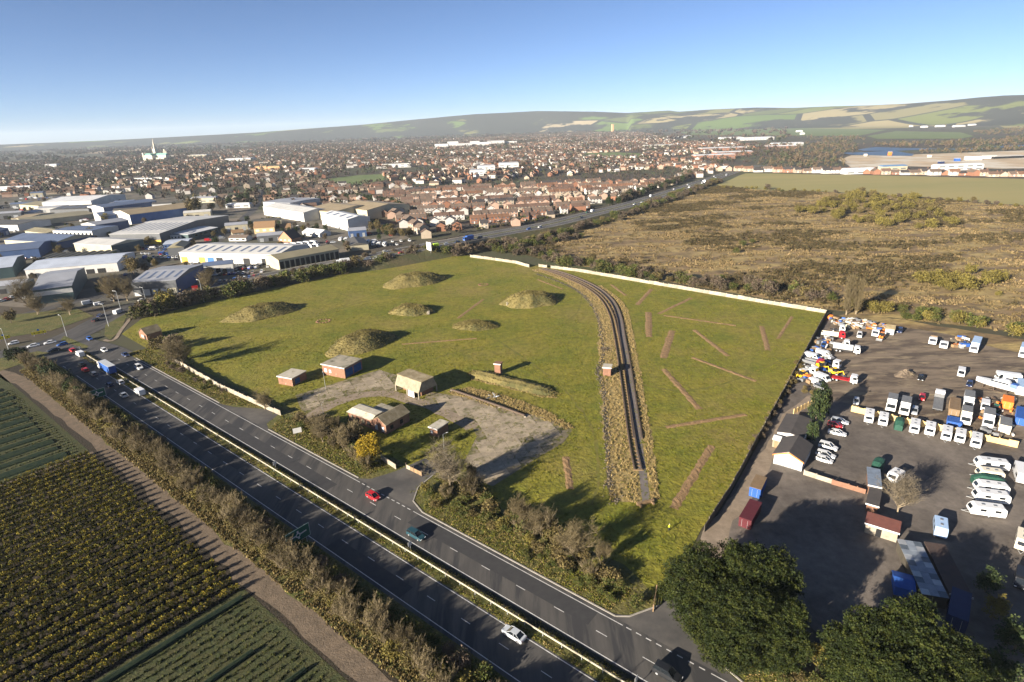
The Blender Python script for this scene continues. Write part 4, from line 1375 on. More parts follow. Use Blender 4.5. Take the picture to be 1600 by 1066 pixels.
BUSHB = []     # twiggy hedgerow bushes
for i in range(5):
    rr = np.random.default_rng(430 + i)
    s_, t_ = bare_segs(rr, 4.4, 1.0, trunk=.06, n1=8, n2=6, n3=4, multi=6, up=.62)
    V1, F1 = seg_tris([x[:6] + [max(x[6], .02), max(x[7], .014)] for x in s_], 3)
    V2, F2 = seg_tris([x[:6] + [.018, .012] for x in t_], 3)
    V3, F3, M3 = crown(rr, lobes_round(rr, 1.6, 3.5, 7), 190, .5, 9, .12, 2)
    V = np.concatenate([V2, V3])
    F = np.concatenate([F2, F3 + len(V2)])
    M = np.concatenate([np.zeros(len(F2), int), M3 + 1])
    BUSHB.append([('stems', np_mesh('stems', V1, F1, M_barkpale), (0, 0, 0), []), ('crown', np_mesh('hedge_twigs', V, F, [M_twig, leafm('hedge_dry_a', (0.135, 0.102, 0.038)), leafm('hedge_dry_b', (0.10, 0.086, 0.026))], M), (0, 0, 0), [])])
POPLAR = []
for i in range(2):
    rr = np.random.default_rng(450 + i)
    segs = [[0, 0, -.2, 0, 0, 6, .35, .25], [0, 0, 6, .1, 0, 16, .25, .05]]
    tw = []
    for k in range(420):
        z0 = rr.uniform(1.0, 14.5)
        a_ = rr.uniform(0, 6.28)
        ln = rr.uniform(2.0, 4.6) * (1.15 - .5 * abs(z0 - 6) / 9)
        sp = rr.uniform(.25, .75)
        b0 = np.array([0, 0, z0])
        b1 = b0 + np.array([math.cos(a_) * sp, math.sin(a_) * sp, 1.0]) * ln
        tw.append([*b0, *b1, .05, .025])
        for j in range(6):
            t = rr.uniform(.25, 1)
            q = b0 + (b1 - b0) * t
            e_ = q + np.array([rr.normal(0, .4), rr.normal(0, .4), rr.uniform(.5, 1.5)])
            tw.append([*q, *e_, .03, .018])
    V1, F1 = seg_tris(segs, 5)
    V2, F2 = seg_tris(tw, 3)
    POPLAR.append([('trunk', np_mesh('poplar_trunk', V1, F1, M_barkpale), (0, 0, 0), []), ('crown', np_mesh('poplar_crown', V2, F2, M_twig), (0, 0, 0), [])])

def veg(proto, name, x, y, sc, label, cat, group=None, z=0.0):
    return stamp(proto, name, x, y, z, random.uniform(0, 6.28), sc, label, cat, group)
RV = random.Random(99)

# roadside hedgerow between the nursery track and the near carriageway
s = -66.0
while s < 238:
    t = -17.3 + RV.uniform(-1.7, 1.9)
    sc = RV.uniform(.8, 1.28)
    x, y = S(s, t)
    pr_ = RV.choice(BUSHB + BUSHB + BUSH['olive'][:2] + BUSH['brown'][:2])
    veg(pr_, 'hedge_bush', x, y, sc * (1.0 if RV.random() < .8 else 1.2), '%s bush in the hedgerow between nursery track and road' % ('tan twiggy' if pr_ in BUSHB else 'yellowish leafy' if pr_ in BUSH['olive'] else 'brown leafy'), 'bush', 'twiggy hedgerow bushes by the track')
    s += RV.uniform(1.15, 1.75)
s = -66.0
while s < 236:
    x, y = S(s, -13.6 + RV.uniform(-.9, .9))
    veg(RV.choice(BUSH['shrub'] + BUSH['winter'][:1]), 'hedge_shrub', x, y, RV.uniform(.8, 1.35), 'dark low shrub on the road side of the hedgerow', 'shrub', 'dark shrubs on the hedgerow verge')
    s += RV.uniform(2.6, 4.2)
for s, t, k in ((186, -16, 1.4), (196, -15.5, 1.5), (205, -17, 1.7), (178, -15, 1.2), (214, -17, 1.4)):
    x, y = S(s, t)
    veg(RV.choice(TREEN['conifer']), 'evergreen_tree', x, y, k * .55, 'dark evergreen in the hedgerow beside the queueing cars', 'tree', 'evergreens beside the queue')
for u, v, k, lb in ((22, 565, .75, 'round dark evergreen on the roundabout verge, closest to the edge'), (38, 562, .7, 'round dark evergreen next to the edge one on the roundabout verge')):
    veg(RV.choice(TREEN['conifer']), 'evergreen_tree', *P(u, v), k, lb, 'tree')

# meadow-side roadside growth (far verge)
def hedge_run(pts, step, protos, sc, jit, name, label, cat, group, skip=()):
    pts = [np.array(p) for p in pts]
    for a, b in zip(pts[:-1], pts[1:]):
        L_ = np.linalg.norm(b - a)
        n = max(1, int(L_ / step))
        for i in range(n):
            q = a + (b - a) * (i + RV.random() * .6) / n + np.array([RV.gauss(0, jit), RV.gauss(0, jit)])
            veg(RV.choice(protos), name, q[0], q[1], RV.uniform(*sc), label, cat, group)
hedge_run([S(187, 15.5), S(140, 15.2)], 3.2, BUSH['shrub'] + BUSH['winter'], (.5, .95), .8, 'verge_shrub', 'low scrubby shrub between the kerb and the pale roadside wall', 'shrub', 'verge shrubs west of the apron')
hedge_run([S(102, 18), S(80, 19), S(62, 18.5)], 1.6, BUSHB[:3] + BUSH['shrub'] + BUSH['olive'][:1], (.7, 1.2), 1.7, 'verge_bush', 'bare brown bush in the thicket around the yellow tree', 'bush', 'bushes around the yellow tree')
hedge_run([S(42, 17.5), S(20, 18.5), S(0, 18.0), S(-17, 17.0)], 1.7, BUSH['shrub'] + BUSH['brown'] + BUSH['olive'][:1] + BUSHB[:2], (.75, 1.25), 1.5, 'verge_bush', 'mixed green-brown bush along the verge between the two entrances', 'bush', 'bushes between the entrances')
hedge_run([S(40, 22), S(18, 22.5), S(0, 22.5)], 2.2, BUSHB[:2] + BUSH['brown'] + BUSH['shrub'], (1.0, 1.6), 1.4, 'hedge_bush', 'taller bare bush behind the verge between the two entrances', 'bush', 'tall bushes between the entrances')
hedge_run([S(8, 14.5), S(-14, 14.2)], 1.6, BUSH['shrub'], (.35, .6), .7, 'bramble_clump', 'low green bramble clump on the tip by the lower entrance', 'bramble', 'brambles by the lower entrance')
for u, v, k, pr, lb in ((707, 772, 1.45, BARE[0], 'big bare tree above the entrance splay by the meadow corner'), (898, 872, .95, BARE[1], 'bare spreading tree in the middle of the lower hedge'),
                        (808, 822, .9, BARE[2], 'pale bare multi-stemmed tree between the big bare tree and the soil strip'), (835, 838, .75, BARE[1], 'small bare tree left of the spreading hedge tree'),
                        (505, 690, .8, BARE[1], 'bare tree beside the white notice board'), (540, 705, .7, BARE[2], 'small bare tree left of the yellow tree'), (940, 880, .6, BARE[2], 'thin bare tree close to the tip of the hedge'),
                        (1402, 803, 1.0, BARE[0], 'bare tree beside the white caravan in the middle of the yard'), (740, 752, .6, BARE[2], 'bare thorn at the lower apron corner'), (262, 548, .55, BARE[1], 'bare shrub tree by the small brick house')):
    veg(pr, 'bare_tree', *P(u, v), k, lb, 'tree')
hedge_run([P(735, 676), P(700, 692), P(660, 712), P(640, 722)], 1.5, BUSH['shrub'], (.35, .6), .5, 'clipped_shrub', 'low green shrub in the strip beside the little brick hut', 'shrub', 'green strip by the little hut')
hedge_run([P(470, 668), P(505, 672), P(545, 690), P(560, 705)], 1.7, BUSHB[:3] + BUSH['winter'] + BUSH['brown'], (.9, 1.5), 1.6, 'thicket_bush', 'tall bare bush in the thicket left of the yellow tree', 'bush', 'thicket left of the yellow tree')
for u, v, k, lb in ((286, 575, 1.3, 'bare roadside tree casting a long shadow over the meadow'), (272, 566, 1.0, 'smaller bare tree next to the long-shadow tree'), (415, 640, .7, 'bare thorn at the end of the pale roadside wall')):
    veg(BARE[1], 'bare_tree', *P(u, v), k, lb, 'tree')
GOLD = leafy('gold_tree', 500, M_yellow, lobes_round(np.random.default_rng(2), 3.1, 7.6, 9, .2), 420, .6, 14, .16, 3.5, .2)
veg(GOLD, 'yellow_tree', *P(577, 724), 1.12, 'golden-leaved autumn tree on the roadside verge', 'tree')

# big evergreen pines, bottom right
for u, v, k, zc, lb in ((1098, 905, 1.12, 7, 'large dark pine nearest to the lower entrance'), (1180, 892, 1.2, 8, 'large dark pine touching the yard, right of the entrance pine'), (1150, 955, 1.1, 7, 'large dark pine filling the gap in front of the two entrance pines'),
                        (1212, 955, .95, 7, 'dark pine overhanging the shaded yard corner'), (1368, 1008, 1.1, 8, 'large dark pine at the bottom, left of the pair by the bottom edge'), (1432, 990, 1.2, 9, 'large dark pine at the bottom, right of the blue tarpaulin'),
                        (1405, 1062, 1.1, 7, 'dark pine cut by the bottom edge'), (1490, 1050, 1.0, 6, 'dark pine at the bottom next to the dark blue container')):
    x, y = P(u, v, zc + 3)
    veg(RV.choice(PINE), 'pine_tree', x, y, k, lb, 'tree', 'pines at the lower corner')
for u, v, k, key, lb in ((1545, 905, .62, 'conifer', 'evergreen beside the long glazed roof, close to the side edge'), (1556, 948, .6, 'olive', 'yellow-green shrubby tree below the edge evergreen'), (1590, 1000, .8, 'conifer', 'dark tree in the bottom corner'), (1560, 1050, .8, 'conifer', 'dark tree at the bottom edge near the corner'),
                         (1283, 1020, .5, 'olive', 'yellowish bush between the two pine groups'), (1250, 1015, .45, 'brown', 'brown bush under the entrance pines'), (1275, 652, 1.0, 'conifer', 'tall green conifer beside the dark shed roof'), (1285, 640, .95, 'conifer', 'dark conifer behind the tall green one by the shed'), (1270, 678, .6, 'conifer', 'small dark conifer by the white parked cars')):
    x, y = P(u, v, 3)
    _e = veg(RV.choice(TREEN[key]), 'garden_tree', x, y, k, lb, 'tree')
    if 'conifer' in lb:
        _e.scale = (k * .75, k * .75, k * 1.45)
for i in range(24):
    x, y = S(RV.uniform(-75, -36), RV.uniform(15, 20))
    veg(RV.choice(BUSH['shrub'] + BUSH['brown'][:1]), 'verge_bush', x, y, RV.uniform(.5, .9), 'green bush on the rusty verge under the pines', 'bush', 'bushes under the pines')
# east lane hedge
hedge_run([P(1252, 572), P(1225, 618), P(1205, 650), P(1170, 712)], 3.2, BUSH['brown'] + BUSH['winter'], (.45, .85), .5, 'fence_shrub', 'brown shrub growing along the dark yard fence', 'shrub', 'shrubs on the yard fence')
hedge_run([P(1258, 620), P(1240, 590), P(1262, 560)], 2.5, BUSH['brown'], (.5, .8), 1.2, 'fence_shrub', 'brown bramble behind the stacked vehicles in the yard corner', 'shrub', 'brambles in the yard corner')
# poplars
for u, v, k, lb in ((1322, 492, 1.05, 'tall pale poplar at the yard corner, on the meadow side'), (1337, 491, .95, 'tall pale poplar at the yard corner, on the heath side')):
    veg(RV.choice(POPLAR), 'poplar_tree', *P(u, v), k, lb, 'tree')
# hedge behind the north wall, beside the heath
hedge_run([P(855, 409), P(940, 420), P(1020, 437), P(1110, 447), P(1200, 455), P(1300, 472)], 2.3, BUSH['shrub'] + BUSH['brown'][:1] + BUSH['winter'], (1.4, 2.7), 3.6, 'heath_hedge_bush', 'dense bush in the hedge behind the white wall', 'bush', 'hedge behind the white wall')
hedge_run([P(1340, 478), P(1420, 494), P(1500, 505), P(1610, 528)], 2.4, BUSH['shrub'] + BUSH['olive'][:1], (1.2, 2.2), 4.0, 'heath_hedge_bush', 'green bush in the hedge above the scrap yard', 'bush', 'hedge above the scrap yard')
for u, v, lb in ((926, 412, 'orange-brown oak standing in the hedge beyond the siding'),):
    veg(TREEN['brown'][0], 'oak_tree', *P(u, v), .85, lb, 'tree')
# growth on the bypass embankment, meadow side and heath side
hedge_run([P(215, 497), P(300, 474), P(420, 448), P(560, 421), P(650, 403), P(725, 395)], 3.6, BUSH['shrub'] + BUSH['winter'] + BUSH['brown'][:1], (2.0, 3.4), 3.0, 'bank_bush', 'bush in the thick belt between meadow and bypass', 'bush', 'bushes below the bypass')
hedge_run([P(420, 440), P(560, 413), P(650, 397)], 5, TREEN['winter'] + BUSH['shrub'], (.6, 1.0), 2.0, 'bank_tree', 'small bare tree on the bypass bank', 'tree', 'small trees on the bypass bank')
hedge_run([P(748, 392), P(800, 385), P(870, 368), P(930, 352), P(985, 335), P(1045, 313), P(1125, 283)], 4.2, BUSH['shrub'] + BUSH['winter'] + BUSH['brown'][:1], (1.5, 2.8), 3.5, 'bank_bush', 'dark bush on the heath side of the bypass', 'bush', 'bushes on the heath side of the bypass')
hedge_run([P(755, 392), P(800, 396), P(838, 402), P(800, 388), P(850, 380), P(900, 372)], 3.0, BUSH['winter'] + BUSH['shrub'], (1.5, 2.6), 4.0, 'thicket_bush', 'brown bush in the thicket beyond the wall gap', 'bush', 'thicket beyond the wall gap')
hedge_run([P(955, 322), P(1010, 302), P(1060, 286), P(1085, 272)], 6, TREEN['conifer'] + TREEN['winter'], (.8, 1.25), 3, 'bank_tree', 'tall dark tree in the belt between houses and bypass', 'tree', 'tree belt behind the bypass')
hedge_run([P(745, 360), P(840, 345), P(930, 326)], 4, BUSH['shrub'], (.6, 1.0), 1.0, 'bank_bush', 'clipped dark bush along the house side of the bypass', 'bush', 'bushes on the house side of the bypass')
for u, v, k, key, lb in ((215, 497, 1.1, 'shrub', 'dark round bush left of the grey-brown one on the roundabout corner'), (238, 492, 1.5, 'shrub', 'big dark bush behind the small brick house'), (263, 482, 1.7, 'olive', 'big yellowish bush at the meadow corner by the slip road'), (275, 545, 1.1, 'winter', 'bare bush on the roadside wall by the small house'), (247, 545, 1.0, 'brown', 'brown bush beside the small brick house')):
    veg(RV.choice(BUSH[key]), 'corner_bush', *P(u, v), k * 2.3, lb, 'bush')
# roundabout and estate trees
for u, v, k, key, lb in ((42, 478, 1.05, 'winter', 'tall tawny tree in front of the grey warehouse'), (178, 472, 1.0, 'winter', 'broad bare tree on the roundabout edge before the dark showroom'), (200, 470, .9, 'winter', 'second broad tree next to the one before the dark showroom'), (60, 492, .7, 'winter', 'low bare tree on the roundabout island'), (110, 492, .6, 'winter', 'small bare tree on the roundabout island centre'), (18, 505, .5, 'brown', 'tawny bush on the roundabout island edge'),
                         (305, 338, 1.6, 'brown', 'very tall tawny poplar beyond the sheds'), (325, 455, .8, 'winter', 'bare tree by the dark-glazed showroom corner'), (210, 430, .9, 'brown', 'brown tree behind the showroom'), (165, 350, .8, 'olive', 'olive tree between warehouses'), (95, 400, .6, 'brown', 'small brown tree beside the office with square windows'), (145, 372, .7, 'olive', 'olive tree at the corner of the square-windowed office')):
    veg(RV.choice(BARE[:2]) if key == 'winter' else RV.choice(TREEN[key]), 'street_tree', *P(u, v), k * 1.65, lb, 'tree')
hedge_run([P(230, 446), P(260, 440), P(285, 432)], 5, TREEN['winter'] + BUSH['shrub'], (.5, .9), 2, 'estate_shrub', 'dark shrub on the estate bank behind the showroom', 'shrub', 'shrubs on the estate bank')
hedge_run([P(470, 312), P(540, 310), P(610, 318), P(632, 330)], 5.5, TREEN['conifer'], (.8, 1.05), 1.5, 'conifer_tree', 'dark conifer in the tall screen behind the pale warehouses', 'tree', 'conifer screen behind the warehouses')
hedge_run([P(395, 352), P(430, 345), P(445, 365), P(500, 360)], 6, TREEN['conifer'] + TREEN['olive'][:1], (.5, .8), 3, 'garden_tree', 'dark garden tree around the large tan house', 'tree', 'garden trees by the tan house')
hedge_run([P(570, 345), P(600, 365), P(620, 372), P(585, 355)], 5, TREEN['brown'] + TREEN['conifer'][:1], (.6, .95), 4, 'garden_tree', 'tree on the bank between the white warehouse and the terrace', 'tree', 'trees beside the white warehouse')
hedge_run([P(330, 330), P(380, 315), P(400, 300)], 9, TREEN['conifer'] + TREEN['winter'], (.9, 1.3), 5, 'street_tree', 'dark tree lining the road into town', 'tree', 'trees lining the road into town')

# heath scrub: patches nobody could count, plus single bushes
def scatter(poly, n, rng):
    a = np.array(poly)
    lo, hi = a.min(0), a.max(0)
    out = []
    tot = 0
    while tot < n:
        X = rng.uniform(lo[0], hi[0], n * 2)
        Y = rng.uniform(lo[1], hi[1], n * 2)
        k = inside_np(X, Y, poly)
        out.append(np.stack([X[k], Y[k]], 1))
        tot += k.sum()
    return np.concatenate(out)[:n]
def fractal(X, Y, sc, seed):
    r = np.random.default_rng(seed)
    z = 0
    for o in range(5):
        for k in range(3):
            a = r.uniform(0, 6.28)
            f = 2 ** o / sc
            z = z + np.sin((X * math.cos(a) + Y * math.sin(a)) * f + r.uniform(0, 6.28) + 1.3 * np.sin((X * math.sin(a) - Y * math.cos(a)) * f * .7)) / 1.6 ** o
    return z
def lowpoly_bush(seed, r, h, n, leaf):
    rr = np.random.default_rng(seed)
    V, F, M = crown(rr, lobes_round(rr, r, h, 4), n, r * .3, 4, leaf, 3)
    return V, F, M
def tuft_variant0(seed):
    rr = np.random.default_rng(seed)
    V, F = [], []
    for i in range(9):
        x, y = rr.normal(0, .8, 2)
        b = rr.uniform(0, 6.28)
        q = rr.uniform(.3, .6)
        V += [(x - math.cos(b) * q, y - math.sin(b) * q, -.05), (x + math.cos(b) * q, y + math.sin(b) * q, -.05), (x + rr.normal(0, .15), y + rr.normal(0, .15), rr.uniform(.35, .8))]
        F.append((3 * i, 3 * i + 1, 3 * i + 2))
    return np.array(V), np.array(F), rr.integers(0, 3, 9)
HV = [lowpoly_bush(600 + i, 1.7, 1.5, 16, .34) for i in range(5)]
pts = scatter(HEATH, 26000, np.random.default_rng(31))
fz = fractal(pts[:, 0] * .55, pts[:, 1] * 1.25, 22.0, 4)
pts = pts[(fz > .8) | ((fz > .2) & (np.random.default_rng(3).random(len(fz)) < .12))][:7500]
n = len(pts)
rg = np.random.default_rng(33)
V, F, M = join_variants(HV, rg.integers(0, 5, n), np.c_[pts, np.zeros(n)], rg.uniform(.4, 1.25, n), rg.uniform(0, 6.28, n))
tag(link(bpy.data.objects.new('heath_scrub', np_mesh('heath_scrub', V, F, [leafm('heath_a', (0.098, 0.070, 0.032)), leafm('heath_b', (0.066, 0.056, 0.025)), leafm('heath_c', (0.125, 0.097, 0.034))], M))),
    'low dark scrub in drifts over the tan heath', 'scrub', kind='stuff')
HT = [tuft_variant0(740 + i) for i in range(5)]
hp = scatter(HEATH, 30000, np.random.default_rng(35))
hz = fractal(hp[:, 0] * .5, hp[:, 1] * 1.3, 9.0, 14)
for nm_, sel_, mats_, lb_ in (('heath_tussocks', (hz > .5) & (hz < 1.5), [leafm('tuss_a', (0.155, 0.11, 0.048)), leafm('tuss_b', (0.105, 0.08, 0.036)), leafm('tuss_c', (0.20, 0.145, 0.06))], 'brown tussocks over the heath'),
                              ('heath_tussocks', hz < -.9, [leafm('tuss_d', (0.125, 0.094, 0.042)), leafm('tuss_e', (0.225, 0.158, 0.075)), leafm('tuss_f', (0.155, 0.112, 0.05))], 'straw and olive tussocks over the heath')):
    q_ = hp[sel_][:8000]
    m_ = len(q_)
    V, F, M = join_variants(HT, rg.integers(0, 5, m_), np.c_[q_, np.zeros(m_)], rg.uniform(.6, 1.5, m_), rg.uniform(0, 6.28, m_))
    tag(link(bpy.data.objects.new(nm_, np_mesh(nm_, V, F, mats_, M))), lb_, 'tussocks', kind='stuff')
BX = pxpoly([(1270, 322), (1340, 302), (1430, 312), (1500, 340), (1490, 362), (1380, 356), (1290, 345), (1240, 335)])
for p in scatter(BX, 110, np.random.default_rng(41)):
    veg(RV.choice(BUSH['olive'] + BUSH['brown'][:1]), 'heath_willow', p[0], p[1], RV.uniform(1.7, 3.2), 'yellow-brown willow in the thicket on the far heath', 'willow', 'willow thicket on the far heath')
for p in scatter(pxpoly([(1430, 452), (1440, 428), (1500, 424), (1560, 440), (1550, 452), (1500, 458)]), 16, np.random.default_rng(43)):
    veg(RV.choice(BUSH['olive']), 'gorse_bush', p[0], p[1], RV.uniform(1.7, 3.0), 'rounded yellow-green gorse in the cluster above the scrap yard', 'bush', 'gorse cluster above the scrap yard')
for u, v, k, key in ((1520, 316, 2.0, 'brown'), (1200, 296, 2.6, 'winter'), (1222, 300, 1.3, 'shrub'), (1560, 463, 1.1, 'olive'), (1160, 385, 1.6, 'shrub'), (1150, 395, 1.5, 'shrub'), (1175, 380, 1.3, 'shrub')):
    veg(RV.choice(BUSH[key]), 'heath_bush', *P(u, v), k, 'lone rounded bush on the open heath near pixel-wide grass tracks' if False else {1520: 'bare brown tree-like bush on the edge of the pale pasture', 1200: 'big bare bush on the corner of the pale pasture', 1222: 'dark bush right of the big bare pasture bush', 1560: 'small lone gorse close to the edge, right of the gorse cluster', 1160: 'middle bush of the dark oblong scrub on the heath', 1150: 'lower bush of the dark oblong scrub on the heath', 1175: 'upper bush of the dark oblong scrub on the heath'}[u], 'bush')
hedge_run([P(1130, 294), P(1200, 297), P(1300, 302), P(1440, 310), P(1560, 322), P(1640, 328)], 8, BUSH['olive'] + BUSH['winter'], (1.0, 1.8), 3, 'field_hedge_bush', 'bush in the hedge between heath and pale pasture', 'bush', 'hedge between heath and pasture')

# meadow tussocks, dry grass and verge growth (uncountable)
def tuft_variant(seed, n, h, w):
    rr = np.random.default_rng(seed)
    V, F = [], []
    for i in range(n):
        a, r = rr.uniform(0, 6.28), rr.uniform(0, w)
        x, y = math.cos(a) * r, math.sin(a) * r
        b = rr.uniform(0, 6.28)
        q = .09 * w / .3
        lean = rr.normal(0, .22, 2) * h
        V += [(x - math.cos(b) * q, y - math.sin(b) * q, -.02), (x + math.cos(b) * q, y + math.sin(b) * q, -.02), (x + lean[0], y + lean[1], h * rr.uniform(.6, 1.2))]
        F.append((3 * i, 3 * i + 1, 3 * i + 2))
    return np.array(V), np.array(F), rr.integers(0, 3, n)
def tufts(name, label, pts, var, mats, sc=(.6, 1.3), seed=1, z=0.0):
    rg = np.random.default_rng(seed)
    n = len(pts)
    V, F, M = join_variants(var, rg.integers(0, len(var), n), np.c_[pts, np.full(n, z)], rg.uniform(*sc, n), rg.uniform(0, 6.28, n))
    return tag(link(bpy.data.objects.new(name, np_mesh(name, V, F, mats, M))), label, 'grass', kind='stuff')
TV = [tuft_variant(700 + i, 7, .22, .45) for i in range(4)]
M_g = [leafm('blade_a', (0.13, 0.136, 0.013)), leafm('blade_b', (0.185, 0.155, 0.022)), leafm('blade_c', (0.10, 0.112, 0.011))]
M_dry = [leafm('straw_a', (0.34, 0.25, 0.105)), leafm('straw_b', (0.27, 0.20, 0.08)), leafm('straw_c', (0.39, 0.29, 0.125))]
pts = scatter(SITE, 52000, np.random.default_rng(51))
d_ = np.hypot(pts[:, 0], pts[:, 1])
pts = pts[np.random.default_rng(52).random(len(pts)) < np.clip(1.5 - d_ / 300, .25, 1)]
for A, B, w in STRIPS:
    d = (B - A) / np.linalg.norm(B - A)
    al = (pts - A) @ d
    ac = np.abs((pts - A) @ np.array([-d[1], d[0]]))
    pts = pts[~((al > -.5) & (al < np.linalg.norm(B - A) + .5) & (ac < w / 2 + .15))]
fz = fractal(pts[:, 0], pts[:, 1], 9.0, 9)
tufts('meadow_grass', 'green tussocky grass over the meadow', pts[fz > -1.0], TV, M_g, (.5, 1.15), 5, .01)
TD = [tuft_variant(720 + i, 9, .55, .5) for i in range(4)]
def along(path, w, per, seed):
    rg = np.random.default_rng(seed)
    out = []
    for i in range(1, len(path)):
        a, b = path[i - 1][:2], path[i][:2]
        d = (b - a) / (np.linalg.norm(b - a) + 1e-9)
        nn = np.array([d[1], -d[0]])
        for k in range(per):
            out.append(a + (b - a) * rg.random() + nn * rg.uniform(-w / 2, w / 2))
    return np.array(out)
dp = np.concatenate([along(BED, 10.5, 24, 1), along(TAN2, 3.0, 10, 2), scatter(pxpoly([(700, 612), (735, 605), (800, 622), (860, 645), (898, 668), (885, 672), (840, 652), (760, 634)]), 900, np.random.default_rng(3)),
                     scatter(pxpoly([(738, 578), (780, 585), (850, 606), (872, 622), (850, 622), (790, 606), (735, 594)]), 500, np.random.default_rng(4))])
sidn = np.array([p[:2] for p in np.concatenate([SID, PTH])])
keep = np.array([np.min(np.hypot(*(sidn - q).T)) > 1.5 for q in dp])
tufts('dry_grass', 'straw-coloured tall dry grass along the siding', dp[keep], TD, M_dry, (.55, 1.05), 6)
vp = np.array([S(random.uniform(-70, 215), random.uniform(11.8, 19)) for _ in range(9000)] + [S(random.uniform(-70, 230), random.uniform(-17.5, -10.8)) for _ in range(7000)] + [S(random.uniform(-74, 234), random.choice([-1, 1]) * random.uniform(.6, 1.7)) for _ in range(3500)])
drv = [[S(36, 11), S(60, 11), S(54, 28), S(45, 28)], [S(-38, 11), S(-13, 11), S(-20, 32), S(-31, 32)], [S(103, 11), S(135, 11), S(117, 19), S(109, 19)]]
kk = np.ones(len(vp), bool)
for q in drv:
    kk &= ~inside_np(vp[:, 0], vp[:, 1], q)
tufts('verge_grass', 'rough grass and weeds on the road verges', vp[kk], TV, [M_g[0], M_dry[1], M_shrub[2]], (.6, 1.5), 7)
tp_ = np.array([S(random.uniform(-70, 230), random.uniform(-21.6, -17.5)) for _ in range(5000)])
tufts('dry_grass', 'straw-coloured grass along the nursery track hedge', tp_, TD, [M_dry[1], M_brownb[0], M_brownb[2]], (.5, 1.2), 17)
mp = np.array(MOUND_PTS)
rgm = np.random.default_rng(77)
_V, _F, _M = join_variants(TD, rgm.integers(0, 4, len(mp)), mp, rgm.uniform(.5, 1.0, len(mp)), rgm.uniform(0, 6.28, len(mp)), rgm.uniform(.3, .75, len(mp)))
tag(link(bpy.data.objects.new('mound_grass', np_mesh('mound_grass', _V, _F, [leafm('mgrass_a', (0.20, 0.16, 0.055)), leafm('mgrass_b', (0.155, 0.128, 0.04)), leafm('mgrass_c', (0.115, 0.10, 0.03))], _M))), 'long rough grass covering the earth mounds', 'grass', kind='stuff')

# ------------------------------------------------------------------ nursery rows
M_vine = [leafm('vine_a', (0.165, 0.142, 0.012), .3), leafm('vine_b', (0.085, 0.092, 0.014), .3), leafm('vine_c', (0.22, 0.165, 0.016), .3)]
M_net = mat('windbreak_net', (0.012, 0.022, 0.017), (0.028, 0.038, 0.02), 1.2, 8, rough=.95, spec=.05)
sheet('nursery_sward', [S(135, -26.5), S(330, -27.5), S(330, -170), S(135, -170)], 0.0, M_cropgreen)
sheet('nursery_sward', [S(47, -26.5), S(-60, -26.5), S(-60, -120), S(47, -120)], 0.0, M_cropgreen)
ribbon('farm_track', [S(133, -26), S(134, -70), S(135, -170)], 2.6, 0.012, M_track, jit=.2)
PV = []
for i in range(6):
    rr = np.random.default_rng(800 + i)
    V, F, M = crown(rr, [(0, 0, .85, .36, .36, .5), (rr.normal(0, .12), rr.normal(0, .12), .7, .3, .3, .4), (rr.normal(0, .14), rr.normal(0, .14), 1.25, .2, .2, .3)], 20, .2, 7, .105, 3, .75)
    sV, sF = seg_tris([[0, 0, -.05, 0, 0, 1.2, .03, .02]], 3)
    PV.append((np.concatenate([V, sV]), np.concatenate([F, sF + len(V)]), np.concatenate([M, np.full(len(sF), 3)])))
PVM = [np_mesh('vine_plant', v, f, M_vine + [M_bark], m) for v, f, m in PV]
plants, plant_id = [], []
ROW_AZ = R(41.0)
rd = np.array([-math.sin(ROW_AZ), -math.cos(ROW_AZ)])
for k in range(32):
    s0 = 47.6 + k * 2.75
    base = np.array(S(s0, -27.2 + RV.uniform(-.6, .4)))
    off = .0
    cnt_ = 0
    while off < 84:
        q = base + rd * off + np.array([RV.gauss(0, .07), RV.gauss(0, .07)])
        off += RV.uniform(.55, .75)
        if RV.random() < .05:
            continue
        plants.append((q[0], q[1]))
        plant_id.append((k, cnt_))
        cnt_ += 1
plants = np.array(plants)
dd = np.hypot(plants[:, 0], plants[:, 1])
orr = np.argsort(dd)
def in_view(x, y, z=0, mar=0):
    d = np.array([x, y, z - CAM_H])
    f = d @ FW
    if f <= 1:
        return False
    a, b = d @ CX * FOC / f + 800, -(d @ CU) * FOC / f + 533
    return -mar < a < 1600 + mar and -mar < b < 1066 + mar
near, far = [], []
for i in orr:
    (near if len(near) < 300 and in_view(*plants[i]) else far).append(i)
for i in near:
    place('nursery_plant', RV.choice(PVM), plants[i][0], plants[i][1], 0, RV.uniform(0, 6.28), RV.uniform(.9, 1.3), 'yellow-green nursery bush, %s from the track in the %s row above the netted bed' % (ordinal(plant_id[i][1] + 1), ordinal(plant_id[i][0] + 1)), 'plant', 'nearest nursery plants')
pf = np.array([plants[i] for i in far if in_view(plants[i][0], plants[i][1], 0, 160)])
rg = np.random.default_rng(61)
n = len(pf)
V, F, M = join_variants(PV, rg.integers(0, 6, n), np.c_[pf, np.zeros(n)], rg.uniform(.9, 1.3, n), rg.uniform(0, 6.28, n))
tag(link(bpy.data.objects.new('nursery_plants', np_mesh('nursery_plants', V, F, M_vine + [M_bark], M))), 'rows of small yellow-green nursery bushes', 'plants', kind='stuff')
